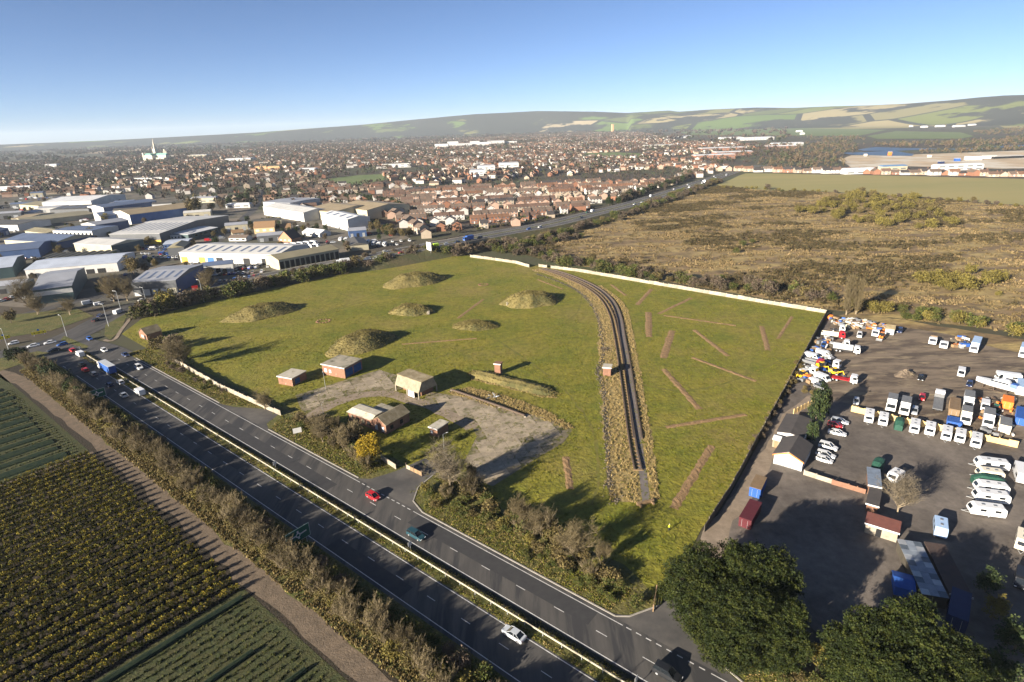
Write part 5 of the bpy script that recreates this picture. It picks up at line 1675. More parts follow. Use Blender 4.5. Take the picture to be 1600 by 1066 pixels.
# netted / fleece-covered beds
def bed(s0, t0, ln, w, h, label, group):
    base = np.array(S(s0, t0))
    L_ = ln
    rz = math.atan2(rd[1], rd[0])
    secs = []
    n = max(4, int(L_ / 3))
    rr = random.Random(int(s0 * 10))
    for i in range(n + 1):
        x = L_ * i / n
        hh = h * rr.uniform(.85, 1.1)
        secs.append([(x, -w / 2, -.02), (x, -w * .38, hh * .75), (x, 0, hh), (x, w * .38, hh * .75), (x, w / 2, -.02)])
    place('netted_bed', MB().loft(secs).mesh('netted_bed', [M_net]), base[0], base[1], 0, rz, 1, label, 'crop bed', group)
for k in range(13):
    bed(139 + k * 6.2, -31 + RV.uniform(-1, 1), 70, 3.0 if k % 2 else 4.2, .38, 'dark green netted bed, %s of the beds beyond the yellow rows' % ORD[k], 'netted beds beyond the yellow rows')
for k, (s0, t0, w) in enumerate(((44.5, -28.0, 1.5), (31, -33, 1.0), (20.5, -29.5, .9), (10, -29, 1.2), (0, -31, 1.0))):
    bed(s0, t0, 60, w, .8, 'dark teal netted bed, %s below the yellow rows' % ORD[k], 'netted beds below the yellow rows')
M_rowg = [leafm('young_a', (0.06, 0.07, 0.018)), leafm('young_b', (0.045, 0.055, 0.016)), leafm('young_c', (0.085, 0.08, 0.022))]
yp = [np.array(q) + np.array([RV.gauss(0, .16), RV.gauss(0, .16)]) for q in plants for _k in range(2)]
for k in range(60):
    s0 = 45 - k * 1.75 if k < 24 else 138 + (k - 24) * 2.05
    base = np.array(S(s0, -28.5))
    off = 0
    while off < 80:
        q = base + rd * off + np.array([RV.gauss(0, .15), RV.gauss(0, .15)])
        yp.append(q)
        off += RV.uniform(.35, .8)
tufts('young_plants', 'rows of low dark young nursery plants', np.array([q for q in yp if in_view(q[0], q[1], 0, 160)]), [tuft_variant(760 + i, 9, .4, .35) for i in range(4)], M_rowg, (.6, 1.2), 8)

# ================================================================== VEHICLES
M_glass = mat('vehicle_glass', (0.012, 0.015, 0.018), rough=.12, spec=.6)
M_tyre = mat('tyre', (0.018, 0.018, 0.018), rough=.9)
M_rim = mat('wheel_rim', (0.45, 0.45, 0.46), rough=.4, metal=.5)
M_hl = mat('headlight', (0.8, 0.8, 0.78), rough=.2)
M_tl = mat('tail_light', (0.45, 0.02, 0.015), rough=.3)
M_chassis = mat('chassis', (0.03, 0.03, 0.032), rough=.8)
PAINT = {'white': (0.62, 0.62, 0.61), 'silver': (0.42, 0.44, 0.46), 'grey': (0.16, 0.165, 0.17), 'black': (0.014, 0.015, 0.017), 'red': (0.40, 0.015, 0.02), 'blue': (0.025, 0.09, 0.32),
         'dark blue': (0.015, 0.028, 0.085), 'dark teal': (0.015, 0.05, 0.065), 'green': (0.02, 0.11, 0.06), 'yellow': (0.80, 0.46, 0.02), 'lime': (0.60, 0.85, 0.02), 'brown': (0.20, 0.135, 0.075),
         'cream': (0.66, 0.60, 0.46), 'orange': (0.75, 0.20, 0.03), 'pale blue': (0.33, 0.45, 0.62), 'dark green': (0.02, 0.075, 0.05), 'dark red': (0.085, 0.015, 0.02)}  # dark red: the lane container's red with its shade darkened in
def paint(c):
    return mat('paint_' + c.replace(' ', '_'), PAINT[c], rough=.28, spec=.5, rnd=.04)
def paint_matt(c):
    return mat('matt_' + c.replace(' ', '_'), PAINT[c], tuple(x * .8 for x in PAINT[c]), 1.2, 4, rough=.7)
_wheel = {}
def wheel_meshes(r, w):
    k = (r, w)
    if k not in _wheel:
        _wheel[k] = (MB().cyl((0, -w / 2, 0), (0, w / 2, 0), r, 12).mesh('tyre', [M_tyre]), MB().cyl((0, -w / 2 - .01, 0), (0, w / 2 + .01, 0), r * .6, 10).mesh('rim', [M_rim]))
    return _wheel[k]
def wheels(l, w, r, tw=.22):
    t, m = wheel_meshes(r, tw)
    return [('wheel', t, (x, y, r), [('rim', m, (0, 0, 0))]) for x in l for y in (-w, w)]
VEH = {}
def sec(x, w, zl, zm, zt, k=.88):
    return [(x, -w, zl), (x, w, zl), (x, w, zm), (x, w * k, zt), (x, -w * k, zt), (x, -w, zm)]
def car_proto(kind, col):
    key = (kind, col)
    if key in VEH:
        return VEH[key]
    m = paint(col)
    if kind == 'hatch':
        L_, w, hood, cab = 4.0, .86, .90, [(-1.95, .95), (-1.55, 1.42), (.25, 1.46), (1.15, .93)]
    elif kind == 'saloon':
        L_, w, hood, cab = 4.6, .9, .88, [(-1.75, .95), (-1.0, 1.38), (.35, 1.40), (1.2, .92)]
    elif kind == 'estate':
        L_, w, hood, cab = 4.7, .9, .90, [(-2.3, .95), (-2.0, 1.42), (.3, 1.46), (1.2, .93)]
    else:   # suv
        L_, w, hood, cab = 4.6, .95, 1.08, [(-2.25, 1.1), (-2.0, 1.72), (.3, 1.76), (1.15, 1.1)]
    h = L_ / 2
    b = MB().loft([sec(-h, w * .86, .38, .55, hood * .82), sec(-h + .15, w, .26, .6, hood * .98), sec(-h * .3, w, .22, .64, hood), sec(h * .35, w, .22, .62, hood * .97), sec(h - .35, w * .97, .26, .55, hood * .82), sec(h, w * .8, .34, .48, hood * .66)])
    # roof skin and pillars
    (xa, za), (xb, zb), (xc, zc), (xd, zd) = cab
    wt, wb = w * .70, w * .88
    b.add([(xb, -wt, zb), (xc, -wt, zc), (xc, wt, zc), (xb, wt, zb), (xb, -wt, zb + .035), (xc, -wt, zc + .035), (xc, wt, zc + .035), (xb, wt, zb + .035)], [(4, 5, 6, 7), (0, 1, 5, 4), (1, 2, 6, 5), (2, 3, 7, 6), (3, 0, 4, 7)])
    for sy in (-1, 1):
        for (x0, z0), (x1, z1) in (((xa, za), (xb, zb)), ((xd, zd), (xc, zc)), (((xa + xd) / 2 - .2, hood * .98), ((xb + xc) / 2 - .1, zb))):
            b.cyl((x0, sy * (wb + .005), z0), (x1, sy * (wt + .01), z1 + .02), .045, 4)
    body = b.mesh('body', [m])
    g = MB().add([(xa, -wb, za - .05), (xd, -wb, zd - .05), (xd, wb, zd - .05), (xa, wb, za - .05), (xb, -wt, zb), (xc, -wt, zc), (xc, wt, zc), (xb, wt, zb)],
                 [(0, 1, 5, 4), (1, 2, 6, 5), (2, 3, 7, 6), (3, 0, 4, 7)]).mesh('windows', [M_glass])
    hl = MB().box(-.06, .06, -.18, .18, -.07, .07).mesh('headlight', [M_hl])
    tl = MB().box(-.04, .04, -.14, .14, -.1, .1).mesh('tail_light', [M_tl])
    r = .36 if kind == 'suv' else .31
    pr = [('body', body, (0, 0, 0), []), ('windows', g, (0, 0, 0), [])] + wheels((-h * .62, h * .62), w - .1, r)
    for y in (-w * .62, w * .62):
        pr.append(('headlight', hl, (h - .06, y, hood * .62), []))
        pr.append(('tail_light', tl, (-h + .04, y, hood * .72), []))
    VEH[key] = (pr, L_, 1.4)
    return VEH[key]
def van_proto(kind, col):
    key = (kind, col)
    if key in VEH:
        return VEH[key]
    m = paint(col)
    L_, w, H_ = {'van': (5.2, .98, 2.2), 'small van': (4.3, .9, 1.8), 'motorhome': (6.6, 1.12, 2.9), 'minibus': (5.6, 1.0, 2.4)}[kind]
    h = L_ / 2
    out = [(-h, .35), (h, .35), (h, .8), (h - .35, 1.08), (h - 1.05, H_ * .93), (h - 1.5, H_), (-h + .1, H_), (-h, H_ - .15)]
    if kind == 'motorhome':
        out = [(-h, .4), (h, .4), (h, .95), (h - .6, 1.25), (h - .75, 1.7), (h - .05, 2.1), (h - .2, H_), (-h + .15, H_), (-h, H_ - .2)]
    b = MB()
    n = len(out)
    for y0, y1, k0, k1 in ((-w, -w * .94, .0, .06), (-w * .94, w * .94, .06, .06), (w * .94, w, .06, .0)):
        pass
    b.prism(out, -w, w)
    body = b.mesh('body', [m])
    g = MB()
    g.add([(h - .36, -w * .86, 1.12), (h - .36, w * .86, 1.12), (h - .98, w * .8, H_ * .9), (h - .98, -w * .8, H_ * .9)], [(0, 1, 2, 3)])
    gv = []
    for p in g.v:
        gv.append((p[0] + .03, p[1], p[2] + .03))
    g.v = gv
    for sy in (-1, 1):
        y = sy * (w + .012)
        g.add([(h - 1.75, y, 1.15), (h - .55, y, 1.15), (h - 1.05, y, H_ * .82), (h - 1.75, y, H_ * .82)], [(0, 1, 2, 3)])
        if kind in ('motorhome', 'minibus'):
            g.add([(-h + .6, y, 1.35), (-h + 2.4, y, 1.35), (-h + 2.4, y, 1.95), (-h + .6, y, 1.95)], [(0, 1, 2, 3)])
    gm = g.mesh('windows', [M_glass])
    hl = MB().box(-.05, .05, -.18, .18, -.08, .08).mesh('headlight', [M_hl])
    pr = [('body', body, (0, 0, 0), []), ('windows', gm, (0, 0, 0), [])] + wheels((-h * .6, h * .62), w - .1, .36)
    for y in (-w * .7, w * .7):
        pr.append(('headlight', hl, (h + .0, y, .72), []))
    VEH[key] = (pr, L_, H_)
    return VEH[key]
def lorry_proto(kind, col, box=None, length=None, roofc=None):
    """cab + body; kind: box, flat, cab, tanker, tipper, artic"""
    key = (kind, col, box, length, roofc)
    if key in VEH:
        return VEH[key]
    L_ = length or {'box': 8.5, 'flat': 9, 'cab': 5.5, 'tanker': 9, 'tipper': 7.5, 'artic': 15}[kind]
    h = L_ / 2
    w = 1.22
    m = paint(col)
    cabm = MB().prism([(h - 2.1, .7), (h, .7), (h, 1.7), (h - .25, 2.9), (h - .6, 3.05), (h - 2.1, 3.05)], -w, w).mesh('cab', [m])
    g = MB()
    g.add([(h + .012, -w * .88, 1.75), (h + .012, w * .88, 1.75), (h - .21, w * .84, 2.8), (h - .21, -w * .84, 2.8)], [(0, 1, 2, 3)])
    for sy in (-1, 1):
        y = sy * (w + .012)
        g.add([(h - 1.4, y, 1.75), (h - .25, y, 1.75), (h - .42, y, 2.6), (h - 1.4, y, 2.6)], [(0, 1, 2, 3)])
    gm = g.mesh('windows', [M_glass])
    ch = MB().box(-h, h - .3, -.45, .45, .55, .85).mesh('chassis', [M_chassis])
    pr = [('chassis', ch, (0, 0, 0), []), ('cab', cabm, (0, 0, 0), [('windows', gm, (0, 0, 0))])]
    bm = paint_matt(box or col)
    rm = paint_matt(roofc) if roofc else bm
    if kind in ('box', 'artic'):
        body = MB().box(-h, h - 2.35, -w, w, .95, 3.7).mesh('cargo_box', [bm])
        top = MB().box(-h - .02, h - 2.33, -w - .02, w + .02, 3.703, 3.76).mesh('box_roof', [rm])
        pr.append(('cargo_box', body, (0, 0, 0), [('box_roof', top, (0, 0, 0))]))
    elif kind == 'flat':
        pr.append(('flatbed', MB().box(-h, h - 2.3, -w, w, .9, 1.1).box(h - 2.5, h - 2.35, -w, w, 1.1, 2.2).mesh('flatbed', [bm]), (0, 0, 0), []))
    elif kind == 'tipper':
        t = MB()
        t.box(-h, h - 2.4, -w, w, .95, 1.1)
        for y0, y1 in ((-w, -w + .1), (w - .1, w)):
            t.box(-h + .11, h - 2.51, y0, y1, 1.1, 2.0)
        t.box(-h, -h + .1, -w, w, 1.1, 2.0).box(h - 2.5, h - 2.4, -w, w, 1.1, 2.2)
        pr.append(('tipper_body', t.mesh('tipper_body', [bm]), (0, 0, 0), []))
    elif kind == 'tanker':
        pr.append(('tank', MB().cyl((-h, 0, 2.05), (h - 2.5, 0, 2.05), 1.12, 16).mesh('tank', [bm]), (0, 0, 0), []))
    ax = [h - 1.1, -h + 1.3] + ([-h + 2.5] if L_ > 8 else []) + ([-h + 3.7, 0.5 * h] if L_ > 12 else [])
    pr += wheels(ax, w - .16, .5, .3)
    hl = MB().box(-.04, .04, -.2, .2, -.1, .1).mesh('headlight', [M_hl])
    for y in (-.8, .8):
        pr.append(('headlight', hl, (h + .02, y, 1.0), []))
    VEH[key] = (pr, L_, 3.4)
    return VEH[key]
def caravan_proto(col, L_=6.0, stripe=True):
    key = ('caravan', col, L_)
    if key in VEH:
        return VEH[key]
    h, w, H_ = L_ / 2, 1.13, 2.6
    m = paint(col)
    out = [(-h + .1, .45), (h - .25, .45), (h, 1.0), (h - .12, 1.7), (h - .55, 2.3), (h - 1.0, H_), (-h + .5, H_), (-h + .12, 2.3), (-h, 1.3)]
    b = MB()
    n = len(out)
    secs = []
    for y, k in ((-w, .93), (-w * .93, 1), (w * .93, 1), (w, .93)):
        cx, cz = 0, 1.5
        secs.append([(cx + (x - cx) * (k if k == 1 else .985), y, cz + (z - cz) * (k if k == 1 else .96)) for x, z in out])
    b.loft(secs)
    body = b.mesh('body', [m])
    g = MB()
    g.add([(h - .07, -w * .75, 1.55), (h - .07, w * .75, 1.55), (h - .46, w * .7, 2.22), (h - .46, -w * .7, 2.22)], [(0, 1, 2, 3)])
    g.v = [(x + .03, y, z + .02) for x, y, z in g.v]
    fw = g.mesh('front_window', [M_glass])
    sw = MB().box(-.55, .55, -.012, .012, -.28, .28).mesh('window', [M_glass])
    st = MB().box(-h + .5, h - .7, -.008, .008, -.06, .06).mesh('stripe', [paint('grey')])
    vent = MB().box(-.3, .3, -.25, .25, 0, .1).mesh('roof_vent', [paint('grey')])
    bar = MB().cyl((h - .4, -.6, .45), (h + 1.2, 0, .45), .05, 5).cyl((h - .4, .6, .45), (h + 1.2, 0, .45), .05, 5).mesh('drawbar', [M_galv])
    pr = [('body', body, (0, 0, 0), []), ('front_window', fw, (0, 0, 0), []), ('drawbar', bar, (0, 0, 0), [])]
    for sy in (-1, 1):
        for x in (-h * .5, h * .3):
            pr.append(('window', sw, (x, sy * (w + .005), 1.75), []))
        pr.append(('stripe', st, (0, sy * (w + .012), 1.1), []))
    for x in (-h * .4, h * .25):
        pr.append(('roof_vent', vent, (x, 0, H_), []))
    pr += wheels((-.2,), w - .12, .33)
    VEH[key] = (pr, L_, H_)
    return VEH[key]
def box_proto(col, L_, W_, H_, roofc=None, ribs=True):
    key = ('container', col, L_, W_, H_, roofc)
    if key in VEH:
        return VEH[key]
    h, w = L_ / 2, W_ / 2
    m = paint_matt(col)
    b = MB().box(-h, h, -w, w, .12, H_)
    if ribs:
        k = int(L_ / .6)
        for i in range(k):
            x = -h + L_ * (i + .5) / k
            b.box(x - .12, x + .12, -w - .05, -w - .002, .25, H_ - .15).box(x - .12, x + .12, w + .002, w + .05, .25, H_ - .15)
    top = MB().box(-h - .03, h + .03, -w - .05, w + .05, H_ + .003, H_ + .09).mesh('roof', [paint_matt(roofc or col)])
    door = MB().box(h + .002, h + .06, -w * .9, -.03, .3, H_ - .2).mesh('door', [m])
    bar = MB().cyl((h + .09, -w * .5, .35), (h + .09, -w * .5, H_ - .25), .03, 5).mesh('locking_bar', [M_galv])
    pr = [('shell', b.mesh('shell', [m]), (0, 0, 0), []), ('roof', top, (0, 0, 0), []), ('door', door, (0, 0, 0), [('locking_bar', bar, (0, 0, 0))]), ('door', door, (0, w * .93, 0), [('locking_bar', bar, (0, 0, 0))])]
    VEH[key] = (pr, L_, H_)
    return VEH[key]
def covered_proto(col, L_, W_, H_):
    key = ('covered', col, L_, W_, H_)
    if key in VEH:
        return VEH[key]
    h, w = L_ / 2, W_ / 2
    rr = random.Random(int(L_ * 10))
    secs = []
    for i in range(9):
        t = i / 8
        x = -h + L_ * t
        k = .8 + .2 * math.sin(math.pi * min(1, max(0, t * 1.2 - .1)))
        H2 = H_ * (.72 + .28 * min(1, 4 * min(t, 1 - t))) * rr.uniform(.97, 1.03)
        secs.append([(x, -w * 1.06 * k, .1), (x, w * 1.06 * k, .1), (x, w * k, H2 * .85), (x, w * .55 * k, H2), (x, -w * .55 * k, H2), (x, -w * k, H2 * .85)])
    pr = [('cover', MB().loft(secs).mesh('cover', [paint_matt(col)]), (0, 0, 0), [])] + wheels((-.1,), w - .2, .32)
    VEH[key] = (pr, L_, H_)
    return VEH[key]
def digger_proto(col, arm=True):
    key = ('digger', col, arm)
    if key in VEH:
        return VEH[key]
    m = paint(col)
    body = MB().box(-1.6, 1.4, -.75, .75, .7, 1.4).frustum(-1.6, -.5, -.7, .7, 1.403, -1.5, -.6, -.6, .6, 1.9).mesh('body', [m])
    cab = MB().frustum(-.4, .8, -.65, .65, 1.403, -.35, .6, -.55, .55, 2.7).mesh('cab', [M_glass])
    rf = MB().box(-.45, .7, -.62, .62, 2.703, 2.82).mesh('cab_roof', [m])
    armm = MB().cyl((1.2, 0, 1.2), (2.6, 0, 1.9), .16, 6).cyl((2.6, 0, 1.9), (3.2, 0, .7), .13, 6).mesh('arm', [m])
    bk = MB().prism([(2.9, .1), (3.7, .1), (3.6, .3), (3.15, .35), (3.05, .9), (2.9, .8)], -1.05, 1.05).mesh('bucket', [paint('grey')])
    pr = [('body', body, (0, 0, 0), []), ('cab', cab, (0, 0, 0), [('cab_roof', rf, (0, 0, 0))]), ('arm', armm, (0, 0, 0), [('bucket', bk, (0, 0, 0))])] + wheels((-1.1, 1.0), .95, .6, .4)
    VEH[key] = (pr, 5.0, 2.2)
    return VEH[key]
def boat_proto():
    if 'boat' in VEH:
        return VEH['boat']
    L_ = 13.0
    secs = []
    for t in np.linspace(0, 1, 10):
        x = -L_ / 2 + L_ * t
        w = 1.9 * (1 - max(0, (t - .45) / .55) ** 2) + .03
        zk = .9 + .7 * max(0, (t - .6) / .4) ** 2
        zt = 2.9 + .6 * t
        secs.append([(x, 0, zk), (x, w * .6, zk + .5), (x, w, zt), (x, -w, zt), (x, -w * .6, zk + .5)])
    hull = MB().loft(secs).mesh('hull', [paint('white')])
    secs2 = []
    for t in np.linspace(.0, 1, 10):
        x = -L_ / 2 + L_ * t
        w = 1.9 * (1 - max(0, (t - .45) / .55) ** 2) + .03
        zt = 2.9 + .6 * t
        secs2.append([(x, w + .02, zt - .55), (x, w + .03, zt - .3), (x, -w - .03, zt - .3), (x, -w - .02, zt - .55)])
    stripe = MB().loft(secs2, cap=False).mesh('hull_stripe', [paint('blue')])
    cab = MB().frustum(-4.5, 2.2, -1.3, 1.3, 3.1, -4.2, .8, -1.05, 1.05, 4.4).mesh('cabin', [paint('white')])
    cg = MB().frustum(-3.9, 1.9, -1.33, 1.33, 3.45, -3.8, 1.35, -1.2, 1.2, 4.0).mesh('cabin_windows', [M_glass])
    fly = MB().box(-3.8, -1.0, -.9, .9, 4.41, 5.0).mesh('flybridge', [paint('white')])
    cov = MB().frustum(-6.5, -4.6, -1.6, 1.6, 2.95, -6.3, -4.6, -1.2, 1.2, 4.2).mesh('cockpit_cover', [paint('blue')])
    cr = MB()
    for x in (-4, 0, 3.5):
        cr.box(x - .12, x + .12, -1.7, 1.7, 0, .9)
    for y in (-1.6, 1.6):
        cr.box(-4.5, 4, y - .1, y + .1, 0, .2)
    pr = [('hull', hull, (0, 0, 0), [('hull_stripe', stripe, (0, 0, 0))]), ('cabin', cab, (0, 0, 0), [('cabin_windows', cg, (0, 0, 0)), ('flybridge', fly, (0, 0, 0))]), ('cockpit_cover', cov, (0, 0, 0), []), ('cradle', cr.mesh('cradle', [M_rust]), (0, 0, 0), [])]
    VEH['boat'] = (pr, L_, 3.5)
    return VEH['boat']
def put(proto, name, u, v, dirpx, label, cat, group=None, sc=1.0, z=0.0, fac=.42):
    pr, L_, H_ = proto
    x, y = P(u, v, H_ * fac + z)
    return stamp(pr, name, x, y, z + .02, head(u, v, *dirpx), sc, label, cat, group)
def put_s(proto, name, u, v, fwd, label, cat='car', group=None, sc=1.0):
    pr, L_, H_ = proto
    x, y = P(u, v, H_ * .45)
    a = math.atan2(DV[1], DV[0]) + (0 if fwd else math.pi)
    return stamp(pr, name, x, y, .04, a, sc, label, cat, group)

# traffic on the dual carriageway
for k, c, u, v, fw, lb in (('hatch', 'red', 583, 775, 0, 'bright red hatchback passing the site entrance'), ('estate', 'dark teal', 650, 835, 0, 'dark teal car just past the red hatchback'), ('saloon', 'silver', 803, 990, 1, 'silver saloon alone on the shaded near carriageway'),
                           ('suv', 'black', 1043, 1052, 0, 'black estate car at the bottom edge of the far carriageway'), ('suv', 'white', 217, 574, 0, 'white car with dark windows opposite the blue lorry'), ('hatch', 'white', 163, 547, 0, 'white hatchback leaving the roundabout'),
                           ('saloon', 'dark blue', 196, 554, 0, 'dark blue saloon behind the white hatchback leaving the roundabout'), ('saloon', 'silver', 193, 617, 1, 'silver saloon in the left lane behind the queue'), ('hatch', 'white', 188, 597, 1, 'white hatchback directly behind the blue lorry'),
                           ('hatch', 'dark blue', 171, 601, 1, 'dark blue hatchback beside the green sign'), ('estate', 'grey', 146, 584, 1, 'grey-blue estate in the left lane beside the lorry'), ('hatch', 'red', 133, 578, 1, 'red hatchback in the left lane of the queue'),
                           ('saloon', 'black', 128, 569, 1, 'black saloon ahead of the red hatchback in the queue'), ('hatch', 'red', 113, 547, 1, 'small red car at the roundabout give-way'), ('hatch', 'blue', 140, 529, 0, 'blue car turning off the roundabout exit')):
    put_s(car_proto(k, c), 'car', u, v, fw, lb)
put_s(van_proto('van', 'white'), 'van', 218, 612, 1, 'white van in the right lane at the end of the queue', 'van')
put_s(van_proto('van', 'white'), 'van', 125, 553, 1, 'white van ahead of the blue lorry', 'van')
put_s(lorry_proto('artic', 'white', 'blue', 13.0, 'silver'), 'lorry', 167, 575, 1, 'long blue-sided lorry with grey roof in the queue', 'lorry')
for k, c, u, v, d, lb in (('saloon', 'black', 84, 547, (-20, 5), 'black car on the roundabout approach'), ('hatch', 'blue', 97, 538, (-20, 5), 'blue and white car entering the roundabout'), ('saloon', 'white', 78, 535, (-20, 4), 'white car on the roundabout beside the chevron board'), ('saloon', 'white', 52, 540, (-20, 4), 'white saloon in the middle of the roundabout'),
                          ('hatch', 'white', 21, 536, (-20, 4), 'white car nearest the left chevron board'), ('hatch', 'dark blue', 157, 493, (20, -9), 'dark blue car leaving the roundabout for the bypass'), ('hatch', 'black', 150, 500, (20, -9), 'black car behind the dark blue one leaving for the bypass'), ('saloon', 'white', 222, 469, (20, -5), 'white car in front of the dark showroom'),
                          ('estate', 'silver', 303, 463, (-20, 5), 'silver estate by the tall slip road lamp post'), ('hatch', 'blue', 376, 449, (-20, 5), 'blue hatchback on the slip road'), ('hatch', 'black', 12, 425, (20, -4), 'black car by the left warehouse')):
    put(car_proto(k, c), 'car', u, v, d, lb, 'car')
put(van_proto('van', 'white'), 'van', 185, 487, (20, -8), 'white van beside the lamp post on the roundabout', 'van')
put(van_proto('van', 'white'), 'van', 137, 473, (20, -4), 'white van parked at the grey warehouse', 'van')
put(van_proto('small van', 'white'), 'van', 154, 475, (20, -4), 'small white van next to the van at the grey warehouse', 'van')

# traffic on the bypass
def on_by(u, v, lane, fwd):
    x, y = P(u, v, 4)
    i = min(range(len(BYP)), key=lambda k: (BYP[k][0] - x) ** 2 + (BYP[k][1] - y) ** 2)
    a, b = BYP[max(0, i - 1)], BYP[min(len(BYP) - 1, i + 1)]
    d = (b - a)[:2] / np.linalg.norm((b - a)[:2])
    nn = np.array([d[1], -d[0]])
    q = BYP[i][:2] + nn * lane + d * ((x - BYP[i][0]) * d[0] + (y - BYP[i][1]) * d[1])
    return q[0], q[1], BYP[i][2] + .05, math.atan2(d[1], d[0]) + (0 if fwd else math.pi)
BYCARS = [('van', 'lime', 668, 0, 'van', 'lime yellow van behind the white sign board on the bypass'), ('hatch', 'silver', 684, 0, 'car', 'silver car behind the lime van'), ('saloon', 'dark blue', 701, 0, 'car', 'dark blue car ahead of the blue lorry on the bridge'), ('suv', 'black', 735, 0, 'car', 'black car behind the blue lorry on the bridge'),
          ('hatch', 'silver', 625, 0, 'car', 'silver car in front of the white sign board'), ('hatch', 'red', 616, 0, 'car', 'red car in the bypass queue'), ('saloon', 'blue', 598, 0, 'car', 'blue car in the bypass queue'), ('hatch', 'white', 606, 1, 'car', 'white car passing the bypass queue'),
          ('hatch', 'blue', 813, 0, 'car', 'blue car on the bypass right of the bridge'), ('hatch', 'white', 831, 0, 'car', 'white car following the blue one right of the bridge'), ('van', 'white', 939, 1, 'van', 'white van on the bypass bend'), ('hatch', 'green', 930, 1, 'car', 'green car ahead of the white van on the bend'),
          ('saloon', 'white', 990, 0, 'car', 'white car past the bypass bend'), ('saloon', 'silver', 1002, 0, 'car', 'silver car past the bypass bend'), ('hatch', 'black', 900, 0, 'car', 'black car on the bypass before the bend'), ('van', 'white', 1034, 1, 'van', 'white van on the far bypass straight'), ('hatch', 'white', 1070, 1, 'car', 'white car on the far bypass straight')]
for i, u in enumerate((545, 557, 569, 581)):
    BYCARS.append(('saloon' if i % 2 else 'suv', ('white', 'white', 'silver', 'white')[i], u, 0, 'car', '%s pale car from the pale-roofed shed in the bypass queue' % ORD[i]))
for i, u in enumerate((440, 452, 470, 430)):
    BYCARS.append(('saloon', ('white', 'silver', 'white', 'dark blue')[i], u, 0, 'car', '%s car in the queue below the long white unit' % ORD[i]))
for i, u in enumerate((1080, 1092, 1101, 1112, 1122, 1133, 1140, 1148)):
    BYCARS.append((('van', 'saloon', 'van', 'suv')[i % 4], ('white', 'white', 'silver', 'black')[i % 4], u, i % 2, 'car' if i % 2 else 'van', '%s vehicle in the far queue by the bypass junction' % ORD[i]))
byv = lambda u: float(np.interp(u, [b[0] for b in BY], [b[1] for b in BY]))
for k, c, u, fw, cat, lb in BYCARS:
    x, y, z, a = on_by(u, byv(u), -6.0 if fw else 6.0, fw)
    pr = (van_proto if 'van' in k else car_proto)(k, c)
    stamp(pr[0], cat, x, y, z, a, 1, lb, cat)
for u, c, bx, lb in ((718, 'blue', 'blue', 'blue lorry crossing the bypass bridge'), (535, 'white', 'white', 'white lorry at the tail of the bypass queue'), (1105, 'white', 'white', 'white lorry on the far bypass near the junction')):
    x, y, z, a = on_by(u, byv(u), 6.0, 0)
    stamp(lorry_proto('box', c, bx)[0], 'lorry', x, y, z, a, 1, lb, 'lorry')
x, y, z, a = on_by(649, byv(649), 14.0, 0)
e = empty('road_sign', x, y, z - 1.5, a, 'large white sign board seen from behind beside the bypass', 'road sign')
for i in range(6):
    MB().box(-.05, .05, -3.0, 3.0, 1.5 + i * .95, 2.42 + i * .95).obj('plank', [M_white], e)
for yy in (-2.2, 0, 2.2):
    MB().cyl((.1, yy, -2), (.1, yy, 7.2), .1, 6).obj('post', [M_galv], e)

# ================================================================== SCRAP AND CARAVAN YARD
YARD = pxpoly([(1296, 494), (1420, 508), (1520, 522), (1700, 545), (1800, 1180), (1380, 1180), (1290, 1000), (1100, 838), (1140, 776), (1175, 712), (1215, 638), (1250, 575)])
sheet('yard', YARD, 0.004, M_yard2)
sheet('yard_dirt', pxpoly([(1300, 498), (1420, 512), (1520, 524), (1650, 540), (1650, 640), (1596, 690), (1480, 668), (1330, 632), (1275, 618), (1250, 590), (1272, 545)]), 0.012, M_yard, jit=.5, step=5)
sheet('lane', pxpoly([(1262, 618), (1222, 648), (1200, 690), (1150, 770), (1098, 830), (1080, 870), (1120, 890), (1140, 830), (1190, 762), (1214, 702), (1252, 642), (1290, 618)]), 0.016, M_path, jit=.25, step=4)
sheet('pasture', pxpoly([(1560, 545), (1480, 522), (1380, 505), (1310, 494), (1330, 486), (1440, 505), (1620, 534), (1700, 548), (1650, 560)]), 0.018, M_heath, jit=.5, step=5)
M_paleboard = mat('new_timber', (0.62, 0.44, 0.20), (0.52, 0.37, 0.17), 1.2, 5, rnd=.10)
panel_wall('timber_fence', 'new yellow timber fence between scrap yard and caravan row', [P(1330, 643), P(1370, 652), P(1440, 667), P(1500, 680), P(1590, 700)], 1.9, M_paleboard, pw=1.9, seed=11, cat='fence')
panel_wall('timber_fence', 'yellow timber fence stub beside the dark shed roof', [P(1240, 647), P(1262, 636), P(1278, 628)], 1.7, M_paleboard, pw=1.9, seed=12, cat='fence')
panel_wall('breeze_block_wall', 'low whitish block wall below the parked white cars', [P(1256, 742), P(1275, 748), P(1300, 756)], 1.4, M_concpale, pw=2.4, seed=13)
panel_wall('breeze_block_wall', 'low rusty sheet wall continuing the block wall', [P(1300, 757), P(1325, 764), P(1352, 772)], 1.4, M_brick, pw=2.4, seed=14)
# caravans facing the camera along the timber fence
for k, (u, v, c) in enumerate(((1358, 651, 'white'), (1380, 656, 'white'), (1429, 667, 'white'), (1453, 671, 'white'), (1479, 678, 'white'), (1500, 682, 'white'), (1525, 689, 'white'))):
    put(caravan_proto(c, 5.6 if k % 2 else 6.2), 'caravan', u, v, (-2, 14), 'white caravan, %s from the conifer end of the row along the yellow fence' % ORD[k], 'caravan', 'caravans along the yellow fence')
put(covered_proto('dark green', 5.6, 2.3, 2.5), 'covered_caravan', 1405, 662, (-2, 14), 'caravan under a dark green cover in the row along the yellow fence', 'caravan')
